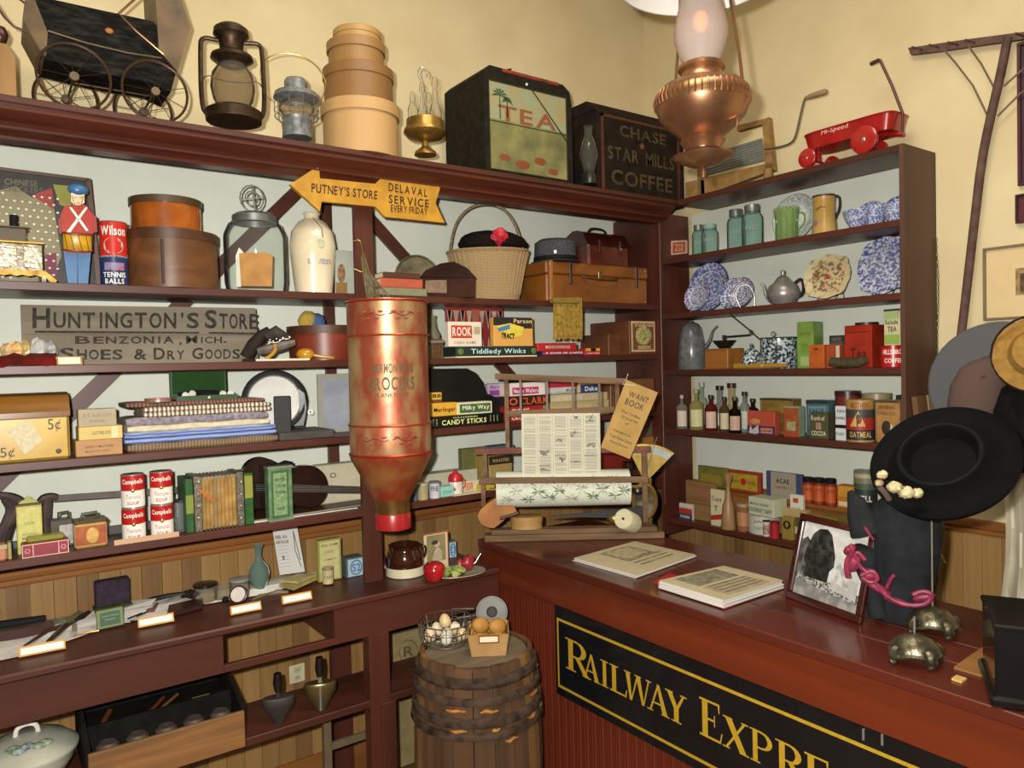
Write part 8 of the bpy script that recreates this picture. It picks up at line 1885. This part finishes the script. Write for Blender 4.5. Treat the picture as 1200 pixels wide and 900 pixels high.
# floral roll: on the rack's spindle
pa, pb = PL(t, 582, 572, .06), PL(t, 737, 572, .06); rr = 21.5*3.15/FPX
RT = Matrix.Translation((pa+pb)/2) @ Matrix.Rotation(R_(90), 4, 'Y'); hl_ = (pb.x-pa.x)/2
Wd = _mw[t.name]
ft = T('paper_roll', 'roll of white wrapping paper printed with green leaf sprigs', 'paper roll', tuple(Wd @ ((pa+pb)/2-Vector((0, 0, rr)))), math.atan2(vec.y, vec.x))
zc_ = rr
MB().lathe([(rr*.2, -hl_), (rr, -hl_), (rr, hl_), (rr*.2, hl_)], M=Matrix.Translation(Vector((0, 0, zc_))) @ Matrix.Rotation(R_(90), 4, 'Y'), n=32).obj('paper', pm('d4d8c8', r=.7, v=.96), ft)
random.seed(12); LG = pm('64785a', c2='4c6448', s=60); LG2 = pm('98a488')
for k_ in range(18):
    x = -hl_+.045+(k_ % 6)*(2*hl_-.06)/5.6+(.04 if 5 < k_ < 12 else 0); a0 = R_((205, 178, 150)[k_//6])+random.uniform(-.12, .12)
    mb = MB()
    for j in range(9):
        an = j*.75+random.uniform(-.2, .2); L = random.uniform(.024, .044)
        pl = []
        for f, wq_ in ((0, 0), (.5, .0038), (1, 0), (.5, -.0038)):
            sx_ = x+L*f*math.cos(an)-wq_*math.sin(an); aa = a0+(L*f*math.sin(an)+wq_*math.cos(an))/rr
            pl.append((sx_, rr*1.006*math.cos(aa), zc_-rr*1.006*math.sin(aa)*-1))
        mb.add(pl, [(0, 1, 2, 3)])
    mb.obj('leaf_sprig', LG if k_ % 3 else LG2, ft)
MB().tube([(-hl_-.03, 0, zc_), (hl_+.075, 0, zc_)], .008).obj('spindle', BRASS, ft); MB().ball((hl_+.04, 0, zc_-.02), .026, .018, .018).obj('spindle_end', pm('4c4c4c', r=.25, m=.8), ft)
# newspaper sheet
ns = T('newspaper_sheet', 'sheet of old newsprint advertisements hanging from the rack over the leaf-printed roll', 'newspaper', tuple(Wd @ PL(t, 657, 556, .028)), math.atan2(vec.y, vec.x))
c = [PL(ns, u, v, 0) for u, v in ((611, 485), (703, 484), (704, 556), (612, 557))]
MB().prism(c, (0, .0015, 0)).obj('sheet', pm('cdc9b4', r=.8, v=.95), ns)
bq = lambda x, y, yo=-.0012: (c[3]*(1-x)*(1-y)+c[2]*x*(1-y)+c[1]*x*y+c[0]*(1-x)*y)+Vector((0, yo, 0))
GI = pm('8c887a'); DI = pm('3c3a34')
mb = MB(); random.seed(13)
for cl in range(5):
    x0 = .02+cl*.195
    y = .03
    while y < .96:
        if random.random() < .82: mb.add([bq(x0+.01, y), bq(x0+.165-random.random()*.03, y), bq(x0+.165, y+.007), bq(x0+.01, y+.007)], [(0, 1, 2, 3)])
        y += .019
    mb.add([bq(x0+.18, .01), bq(x0+.184, .01), bq(x0+.184, .98), bq(x0+.18, .98)], [(0, 1, 2, 3)])
mb.obj('newsprint_lines', GI, ns, kind='stuff')
for x, y, w_, h_ in ((.22, .30, .12, .09), (.42, .52, .12, .07), (.61, .62, .10, .12), (.81, .42, .15, .13), (.22, .06, .15, .06), (.42, .18, .14, .11), (.66, .9, .09, .07), (.82, .86, .1, .12)):
    mb = MB()
    for i in range(5):
        aa, bb = random.random(), random.random(); p0 = bq(x+w_*aa, y+h_*random.random(), -.002); p1 = bq(x+w_*bb, y+h_*random.random(), -.002); mb.tube([p0, p1], .0012, 4)
    mb.obj('printed_cut', DI, ns)
for x, y, s_, w_ in ((.22, .38, 'SALE', .13), (.42, .30, 'STOVES', .14), (.22, .14, 'SHOES', .14), (.61, .20, 'PUMPS', .14), (.80, .30, 'BUGGY', .15)): lettering(s_, [bq(x, y), bq(x+w_, y), bq(x+w_, y+.025), bq(x, y+.025)], DI, ns)
# want book
wb = T('want_book', 'tan want-book card hanging askew from the corner of the rack', 'book', tuple(Wd @ PL(t, 738, 540, -.01)), math.atan2(vec.y, vec.x))
c2 = [PL(wb, u, v, 0) for u, v in ((704, 524), (738, 538), (771, 460), (734, 445))]
MB().prism(c2, (0, .007, 0)).obj('card_cover', pm('b8965c', r=.75, c2='a8864c', s=12), wb)
wq3 = lambda x, y: (c2[0]*(1-x)*(1-y)+c2[1]*x*(1-y)+c2[2]*x*y+c2[3]*(1-x)*y)+Vector((0, -.0012, 0))
WI = pm('4c3c20')
for s_, x0, x1, y0, y1 in (('WANT', .22, .84, .80, .88), ('BOOK', .20, .80, .68, .77), ('What You Need', .2, .8, .56, .60), ('Groceries', .25, .8, .49, .53), ('of', .45, .55, .42, .46), ('COMPLIMENTS OF', .15, .75, .28, .305), ('Your Home Store', .12, .86, .19, .235), ('Phone Number', .2, .8, .12, .15)):
    lettering(s_, [wq3(x0, y0), wq3(x1, y0), wq3(x1, y1), wq3(x0, y1)], WI, wb)
MB().tube([wq3(.3, .97)+Vector((0, -.001, 0)), PL(wb, 729, 450, -.005), PL(wb, 734, 444, .01), PL(wb, 736, 438, .03)], .0012, 5).obj('string', WHITE, wb)
# things on the rack base
q = Q(None, 617, 0, p=tuple(Wd @ Vector((PL(t, 617, 612, .05).x, .05, .0505)))); t2 = q.T('round_box', 'small flat round wooden box on the base of the paper rack', 'wooden box')
MB().lathe([(0, 0), (.068, 0), (.068, .034)], n=32, sy=.7).obj('body', wd('b08c54', 'x', '94743f'), t2); MB().lathe([(.067, .028), (.071, .028), (.071, .052), (0, .052)], n=32, sy=.7).obj('lid', wd('a8824a', 'x', '94743f'), t2)
q = Q(None, 736, 0, p=tuple(Wd @ Vector((PL(t, 736, 618, .0).x, .0, .048)))); t2 = q.T('string_cone', 'white cone of string lying on the front of the rack base', 'string')
M_ = Matrix.Translation(Vector((0, -.01, .034))) @ Matrix.Rotation(R_(-25), 4, 'Z') @ Matrix.Rotation(R_(68), 4, 'X')
MB().lathe([(.006, .05), (.040, .05), (.043, .046), (.043, -.05), (.038, -.055), (0, -.055)], M=M_, n=26).obj('string_wind', pm('d0c9ac', r=.9, c2='b8b090', s=200, st=(.05, .05, 2), bump=.5), t2); MB().lathe([(0, .0505), (.005, .0515)], M=M_, n=10).obj('core_hole', INK, t2)
q = Q(None, 720, 0, p=tuple(Wd @ Vector((PL(t, 720, 606, .07).x, .075, .0505)))); solo(MB().ball((0, 0, .026), .034, .026, .026), 'brass_weight', BRASS, 'round brass weight behind the string cone', 'weight', q.p, q.a)
# leather form
q = Q(None, 560, 0, p=tuple(Wd @ Vector((-Lw/2+.06, .03, .0505)))); t2 = q.T('leather_form', 'folded orange-tan leather piece at the left end of the rack base', 'leather')
pts = chaikin(q.pts([(536, 599), (549, 588), (563, 580), (573, 586), (580, 594), (583, 602), (571, 605), (562, 613), (552, 619), (538, 611)], -.02), 1, True)
for p in pts: p.z = max(p.z, .0)
MB().prism(pts, (0, .045, 0)).obj('leather', pm('a86c28', r=.5, c2='8c5620', s=14, bump=.2), t2); MB().tube(q.pts([(562, 606), (575, 603), (584, 600)], -.03), .008).obj('stitched_edge', BROWN, t2)
# counter scale
q = Q(None, 772, 0, p=(-.80+.03, -.62, ZC)); p = onz(772, 620, ZC); q = Q(None, 774, 0, p=(-.815, -.75, ZC)); t2 = q.T('counter_scale', 'brass counter scale with fan-shaped dial behind the paper rack', 'scale')
MB().box(q.X(764), q.X(784), -.02, .03, 0, .02, .004).obj('base', pm('2c241c', r=.4), t2)
MB().box(q.X(767), q.X(779), .0, .03, .02, q.Z(560), .003).obj('column', pm('5c4c28', r=.35, m=.7), t2)
fan = [q.pt(771, 566, 0)]+[(q.X(771)+52*q.m*math.sin(a), 0, q.Z(566)+46*q.m*math.cos(a)) for a in [R_(x) for x in range(-22, 48, 7)]]
MB().prism(fan, (0, .02, 0)).obj('dial_housing', pm('8c7434', r=.35, m=.7, c2='6c5828', s=20), t2)
arc = [(q.X(771)+r*q.m*math.sin(R_(a)), -.001, q.Z(566)+r*.885*q.m*math.cos(R_(a))) for r, rg in ((49, range(-20, 46, 6)), (40, range(40, -21, -6))) for a in rg]
MB().prism(arc, (0, -.001, 0)).obj('dial_scale', pm('9ca8a0'), t2)
MB().tube([q.pt(771, 560, -.004), q.pt(783, 520, -.004), q.pt(786, 512, -.004)], .0015).obj('pointer', METAL, t2)
M_ = Matrix.Translation(Vector(q.pt(770, 586, -.02))) @ Matrix.Rotation(R_(90), 4, 'X')
MB().tube([M_ @ Vector((13*q.m*math.cos(i*math.pi/12), 20*q.m*math.sin(i*math.pi/12), 0)) for i in range(24)], .009, 8, True).obj('brass_ring', BRASS, t2)
MB().lathe([(0, 0), (12*q.m, 0), (12*q.m, .004), (0, .006)], M=M_, n=24, sy=1.5).obj('ring_glass', pm('3c3828', r=.1, c2='5c5438', s=12, coat=.5), t2)

# ================================================================== red hopper before the post
px_, py_ = xA(457, -.555, 1.6), -.555
q = Q(None, 457, 0, p=(px_, py_, 0)); zof = zv(619, px_, py_)
t = T('coffee_hopper', 'tall copper and red painted store hopper with cone and red cap, hung before the post', 'hopper', (px_, py_, zof), face_cam((px_, py_)))
Zv = lambda v: zv(v, px_, py_)-zof; m = q.m
CO = pm('b09468', r=.40, m=.5, c2='9c4c34', s=12, st=(1, 1, .5), lo=.40, hi=.62, bump=.05, det=8)
CO2 = pm('a06c3c', r=.4, m=.5, c2='963e26', s=10, lo=.38, hi=.62, det=8)
MB().lathe([(45.5*m, Zv(530)), (46.5*m, Zv(526)), (46.8*m, Zv(497)), (46.2*m, Zv(495)), (45.5*m, Zv(490)), (45.3*m, Zv(396)), (45.6*m, Zv(393)), (45.4*m, Zv(388)), (46*m, Zv(356)), (46.5*m, Zv(353)), (44*m, Zv(353)), (0, Zv(354))], n=56).obj('drum', CO, t)
MB().lathe([(20.5*m, Zv(584)), (30*m, Zv(566)), (46*m, Zv(536)), (47.5*m, Zv(530)), (46*m, Zv(528))], n=56).obj('cone', CO2, t)
MB().lathe([(19.8*m, Zv(602)), (20*m, Zv(588)), (20.5*m, Zv(583))], n=40).obj('spout', pm('8a6a34', r=.32, m=.7, c2='6c4a28', s=14), t)
MB().lathe([(0, 0), (19*m, 0), (20.5*m, .003), (20.8*m, Zv(602)), (20*m, Zv(600))], n=40).obj('red_cap', pm('9c1c20', r=.3, v=.85, coat=.3), t)
for v, c_ in ((355, 'a02a20'), (394, 'a04428'), (496, 'a84c2c'), (530, 'a82c20')): MB().tube([(46.6*m*math.cos(i*math.pi/24), 46.6*m*math.sin(i*math.pi/24), Zv(v)) for i in range(48)], .0045, 6, True).obj('bead_ring', pm(c_, r=.3, m=.5), t)
ST = pm('4a4a2a', r=.6, c2='5c5230', s=60)
letter_cyl('HARMON BROS', 45.8*m, .52, Zv(437), Zv(426), ST, t, ac=.10); letter_cyl('GROCERS', 45.8*m, .60, Zv(456), Zv(441), ST, t, ac=.06); letter_cyl('FRANKFORT', 45.8*m, .42, Zv(464), Zv(459), ST, t, ac=.05)
for v, sgn in ((372, 1), (512, 1)):
    mb = MB()
    for s_ in (-1, 1):
        pts = []
        for i in range(8):
            a = s_*(.05+.09*i); pts.append((47*m*math.sin(a), -47*m*math.cos(a), Zv(v)+.006*math.sin(i*1.3)*s_+.003))
        mb.tube(chaikin(pts, 1), .0022, 5)
        for i in range(1, 6): a = s_*(.05+.1*i); mb.ball((47*m*math.sin(a), -47*m*math.cos(a), Zv(v)+.012*(1 if i % 2 else -1)), .010, .002, .004, 6, 4)
    mb.obj('painted_scroll', pm('7c3c24', r=.5, m=.2), t, kind='stuff')
Mi = _mw[t.name].inverted()
pa = Mi @ Vector((XM+.04, -dA-.005, zof+Zv(380))); MB().box(-.03, .03, 45*m*0+.10, pa.y*1.0, Zv(385), Zv(378)).obj('hanging_bracket', IRON, t)

# ================================================================== barrel
bx, by, bz = -1.742, -.764, .74
t = T('barrel', 'old weathered wooden barrel with split bark hoops, at the end of the counter', 'barrel', (bx, by, 0)); rT, rB = .205, .236
rad = lambda z: rT+(rB-rT)*max(0, 1-((z-.34)/.40)**2)
NS = 20
for i in range(NS):
    a0, a1 = 2*math.pi*i/NS+.006, 2*math.pi*(i+1)/NS-.006; dr = random.uniform(-.002, .002); mb = MB(); vs, fs = [], []; zs_ = [0, .1, .22, .34, .46, .56, .66, bz+random.uniform(-.004, .003)]
    for z in zs_:
        r = rad(z)+dr; rr_ = r-.016
        for a, q_ in ((a0, r), ((a0+a1)/2, r+.0012), (a1, r), (a1, rr_), (a0, rr_)): vs.append((q_*math.cos(a), q_*math.sin(a), z))
    k = 5
    for j in range(len(zs_)-1):
        for e in range(k): fs.append((j*k+e, j*k+(e+1) % k, (j+1)*k+(e+1) % k, (j+1)*k+e))
    fs += [tuple(range(k)), tuple(range((len(zs_)-1)*k, len(zs_)*k))]
    mb.add(vs, fs).obj('stave', wd(random.choice(('7c5a34', '6c4c2c', '84623c', '5f4530')), 'z', random.choice(('3c2c20', '4a3422')), r=.75, s=7, bump=.4), t)
for j in range(5):
    y0 = -.18+j*.072; y1 = y0+.070; h0 = math.sqrt(max(0, .188**2-y0*y0)); h1 = math.sqrt(max(0, .188**2-min(y1, .187)**2)); x_ = min(h0, h1) if y0*y1 > 0 else .18
    mb = MB(); mb.prism([(-h0, y0, .715), (h0, y0, .715), (h1, y1, .715), (-h1, y1, .715)], (0, 0, .012)).obj('head_board', wd('7a6c58', 'x', '5a4e3e', r=.8, s=8, bump=.4), t)
random.seed(21)
HP = pm('4c3c30', r=.8, c2='241c18', s=22, bump=.8, lo=.3, hi=.6)
for z, hh in ((.690, .040), (.630, .030), (.560, .036), (.515, .030), (.20, .04), (.12, .04)):
    rr_ = rad(z)+.003
    MB().lathe([(rad(z-hh/2)+.001, z-hh/2), (rr_+.009, z-hh/3), (rr_+.011, z), (rr_+.008, z+hh/3), (rad(z+hh/2)+.001, z+hh/2)], n=60, wob=.010).obj('hoop', HP, t)
for i in range(9):
    a = R_(random.uniform(200, 330)); z = random.choice((.66, .60, .58, .535, .49)); r = rad(z)+.006; w_ = random.uniform(.06, .16)
    MB().tube([(r*math.cos(a+w_*f), r*math.sin(a+w_*f), z+random.uniform(-.004, .004)) for f in (-1, -.4, .3, 1)], [.003, .007, .006, .003], 6).obj('bark_splinter', pm('a8783c', r=.7, c2='7c5028', s=50), t)
# egg basket
p = onz(523, 752, bz-.012); ez = .7275
q = Q(None, 523, 0, p=(p.x, p.y, ez)); t2 = q.T('wire_egg_basket', 'round looped-wire egg basket on top of the barrel', 'basket'); r = 31*q.m; H = .085
WR = pm('a8a698', r=.3, m=.9)
rg = lambda z, r_: [(r_*math.cos(i*math.pi/14), r_*math.sin(i*math.pi/14), z) for i in range(28)]
mb = MB()
for z, r_ in ((.003, r*.8), (.028, r*.95), (H*.62, r), (H, r*1.04)): MB().tube(rg(z, r_), .0022, 5, True).obj('wire_ring', WR, t2)
mb = MB()
for i in range(16):
    a = i*math.pi/8; c, s = math.cos(a), math.sin(a)
    mb.tube([(r*.1*c, r*.1*s, .003), (r*.8*c, r*.8*s, .003), (r*.95*c, r*.95*s, .03), (r*1.0*c, r*1.0*s, H*.6), (r*1.05*c, r*1.05*s, H)], .0013, 4)
    mb.tube([((r+.001)*math.cos(a+.19*math.cos(k)), (r+.001)*math.sin(a+.19*math.cos(k)), H*.52+.020*math.sin(k)) for k in [j*math.pi/6 for j in range(12)]], .0013, 4, True)
mb.obj('wire_loops', WR, t2, kind='stuff')
EL = ('at the left of the basket', 'nearest the front of the basket', 'at the right of the basket', 'at the back left', 'at the back right', 'in the middle of the bottom layer', 'topmost, resting on the others')
for i, (x, y, z, c) in enumerate(((-.055, -.01, 0, 'd0bc98'), (.0, -.055, 0, 'd8d0c4'), (.055, -.012, 0, 'ccb488'), (-.03, .045, 0, 'd4c8b0'), (.035, .045, 0, 'c8b48c'), (.0, -.003, 0, 'd0c4ac'), (.002, .025, .038, 'd0b888'))):
    c_ = _mw[t2.name] @ Vector((x, y, .006+z)); solo(MB().lathe([(0, 0), (.010, .001), (.020, .010), (.0235, .022), (.021, .036), (.014, .048), (.006, .054), (0, .055)], n=18), 'egg', pm(c, r=.4, v=.95), 'pale hen egg '+EL[i], 'egg', c_, rx=R_(20*(i % 3-1)), group='eggs in the wire basket')
q3 = _mw[t2.name] @ Vector((.035, -.035, .06)); solo(MB().prism([(-.016, 0, 0), (.016, 0, 0), (.016, .006, .016), (-.016, .006, .016)], (0, .001, 0)), 'price_card', pm('d0c8a8'), 'tiny cream card among the eggs', 'label card', q3, face_cam(q3))
# carton of potatoes
p = onz(578, 764, .7275); q = Q(None, 578, 0, p=(p.x-.0, p.y+.03, .7275)); t2 = q.T('paper_carton', 'tan cardboard quart carton on the barrel, with a framed blank card on it', 'carton')
w0, w1, H = 20*q.m, 24*q.m, .082; KC = pm('b08c5c', r=.7, c2='a07c4c', s=10)
for M_ in (Matrix.Identity(4), Matrix.Rotation(math.pi/2, 4, 'Z'), Matrix.Rotation(math.pi, 4, 'Z'), Matrix.Rotation(-math.pi/2, 4, 'Z')):
    MB().prism([(-w0, -w0, 0), (w0, -w0, 0), (w1, -w1, H), (-w1, -w1, H)], (0, .003, 0), M=M_).obj('side', KC, t2)
MB().box(-w0, w0, -w0, w0, 0, .003).obj('bottom', KC, t2)
MB().box(-.035, .038, -w1-.006, -w1-.003, H*.66, H*1.0).obj('card_frame', pm('6c3c20', r=.4), t2); MB().box(-.031, .034, -w1-.0066, -w1-.006, H*.71, H*.95).obj('card', pm('e0d0b4', v=.97), t2)
for i, (x, y, z, l_) in enumerate(((-.033, -.022, .038, 'low at the front left'), (.036, -.022, .038, 'low at the front right'), (-.03, .034, .04, 'low at the back left'), (.034, .034, .04, 'low at the back right'), (-.028, .005, .088, 'on top at the left'), (.034, .005, .080, 'on top at the right'))):
    c_ = _mw[t2.name] @ Vector((x, y, z-.03)); solo(MB().ball((0, 0, .032), .034, .031, .030, 16, 10, wob=.04), 'potato', pm('b8863c', r=.6, c2='9c6c2c', s=30), 'golden-skinned round potato, '+l_+' of the carton', 'potato', c_, group='potatoes in the carton')
# metal disc behind
p = onz(583, 745, .7275); q = Q(None, 583, 0, p=(p.x+.01, p.y+.05, .7275)); t2 = q.T('metal_disc', 'galvanised round lid with centre fitting, propped behind the potatoes', 'lid'); cz = q.Z(717)
M_ = Matrix.Translation(Vector((0, 0, cz))) @ Matrix.Rotation(R_(85), 4, 'X')
MB().lathe([(0, -.002), (18*q.m, -.002), (18.4*q.m, .003), (17*q.m, .003), (16.5*q.m, 0), (0, 0)], M=M_, n=36).obj('disc', pm('9a9c98', r=.35, m=.6), t2); MB().lathe([(0, .008), (5*q.m, .008), (6.5*q.m, 0)], M=M_, n=18).obj('hub', pm('4c4c48', m=.6, r=.4), t2)
MB().box(-.012, .012, .0, .02, 0, max(.01, cz-.05)).obj('support', pm('5c5c58', m=.6), t2)
p = onz(545, 733, .7275); q = Q(None, 546, 0, p=(p.x, p.y+.02, .7275)); t2 = q.T('iron_trivet', 'black iron cork press between the egg basket and the round lid', 'press')
MB().tube(q.pts([(534, 732), (535, 713), (560, 714), (561, 722), (540, 724)]), .006).obj('arm', IRON, t2); MB().box(q.X(533), q.X(556), -.01, .03, 0, .012).obj('base', IRON, t2)

# ================================================================== hanging lamp
pl_ = ond(823, 130, 2.30); lx, ly = pl_.x, pl_.y; z0 = zv(207, lx, ly)
q = Q(None, 823, 0, p=(lx, ly, z0)); m = q.m
t = T('hanging_lamp', 'copper hanging oil lamp with frosted chimney and white shade over the shelving corner', 'hanging lamp', (lx, ly, z0), q.a)
Z_ = lambda v: q.Z(v)
COP = pm('b48a68', r=.30, m=.85, c2='96694a', s=6, lo=.3, hi=.7)
MB().lathe([(0, Z_(209)), (2.5*m, Z_(208)), (3*m, Z_(202)), (2*m, Z_(198)), (5*m, Z_(196)), (16*m, Z_(194)), (33*m, Z_(186)), (35*m, Z_(183)), (24*m, Z_(181)), (19*m, Z_(176)), (20*m, Z_(172))], n=40).obj('drip_dish', COP, t)
MB().lathe([(20*m, Z_(176)), (23*m, Z_(170)), (26*m, Z_(166)), (24*m, Z_(162)), (28*m, Z_(158)), (38*m, Z_(150)), (49*m, Z_(138)), (53.5*m, Z_(126))], n=48).obj('font_bowl', COP, t)
MB().lathe([(53.5*m, Z_(126)), (54.5*m, Z_(122)), (54*m, Z_(112)), (50*m, Z_(107))], n=48).obj('band', pm('a07654', r=.3, m=.85), t)
gd = None
for i in range(48):
    a = i*math.pi/24; c, s = math.cos(a), math.sin(a)
    if gd is None: gd = o_ = MB().tube([(54.2*m, 0, Z_(125)), (55.6*m, 0, Z_(118)), (52.5*m, 0, Z_(109))], .0028, 5).obj('gadroon', COP, t)
    else: o_ = gd.copy(); COL.objects.link(o_); o_.rotation_euler.z = a
MB().lathe([(51*m, Z_(108)), (46*m, Z_(102)), (34*m, Z_(97)), (25*m, Z_(95)), (23*m, Z_(92)), (23*m, Z_(86)), (27*m, Z_(82)), (27*m, Z_(78)), (22*m, Z_(75)), (19*m, Z_(74))], n=40).obj('shoulder', COP, t)
FG = bpy.data.materials.new('frosted_glass'); FG.use_nodes = True; b_ = FG.node_tree.nodes['Principled BSDF']; b_.inputs['Base Color'].default_value = lin('d8ccc4'); b_.inputs['Roughness'].default_value = .5; b_.inputs['Transmission Weight'].default_value = .55; b_.inputs['IOR'].default_value = 1.1
nz = FG.node_tree.nodes.new('ShaderNodeTexNoise'); nz.inputs['Scale'].default_value = 300; bpn = FG.node_tree.nodes.new('ShaderNodeBump'); bpn.inputs['Strength'].default_value = .1; FG.node_tree.links.new(nz.outputs[0], bpn.inputs['Height']); FG.node_tree.links.new(bpn.outputs[0], b_.inputs['Normal'])
MB().lathe([(20*m, Z_(76)), (25*m, Z_(64)), (31*m, Z_(46)), (31*m, Z_(34)), (26*m, Z_(12)), (21*m, Z_(-12)), (19*m, Z_(-40)), (19*m, Z_(-75))], n=40).obj('chimney', FG, t)
MB().ball((0, 0, Z_(26)), 7*m, 7*m, 11*m).obj('glowing_bulb', emit('ff6a2c', 3.0), t)
MB().cyl(7*m, Z_(74), Z_(40), n=16).obj('bulb_socket', pm('d8d4cc', r=.4), t)
MW = pm('e4e2dc', r=.3, v=.97)
MB().lathe([(95*m, Z_(-26)), (96*m, Z_(-28)), (84*m, Z_(-60)), (60*m, Z_(-90)), (30*m, Z_(-108)), (28*m, Z_(-106)), (58*m, Z_(-87)), (81*m, Z_(-58)), (93*m, Z_(-26))], n=56).obj('shade', MW, t)
for s_, l_ in ((1, [(46, 122), (45, 100), (41, 60), (33, 10), (28, -60), (24, -110)]), (-1, [(36, 112), (31, 100), (29, 70), (24, 20), (22, -60), (24, -110)])):
    MB().tube(chaikin([(s_*a*m, -.02 if s_ > 0 else .04, Z_(v)) for a, v in l_], 2), .005, 8).obj('harp_arm', COP, t)
MB().tube(chaikin([(46*m, -.02, Z_(122)), (40*m, -.045, Z_(140)), (38*m, -.05, Z_(160))], 2), .003, 6).obj('arm_tail', COP, t)
MB().tube([(0, 0, Z_(-108)), (0, 0, 3.9-z0)], .006).obj('suspension_rod', COP, t); MB().cyl(.05, 3.87-z0, 3.895-z0, n=20).obj('ceiling_rose', COP, t)
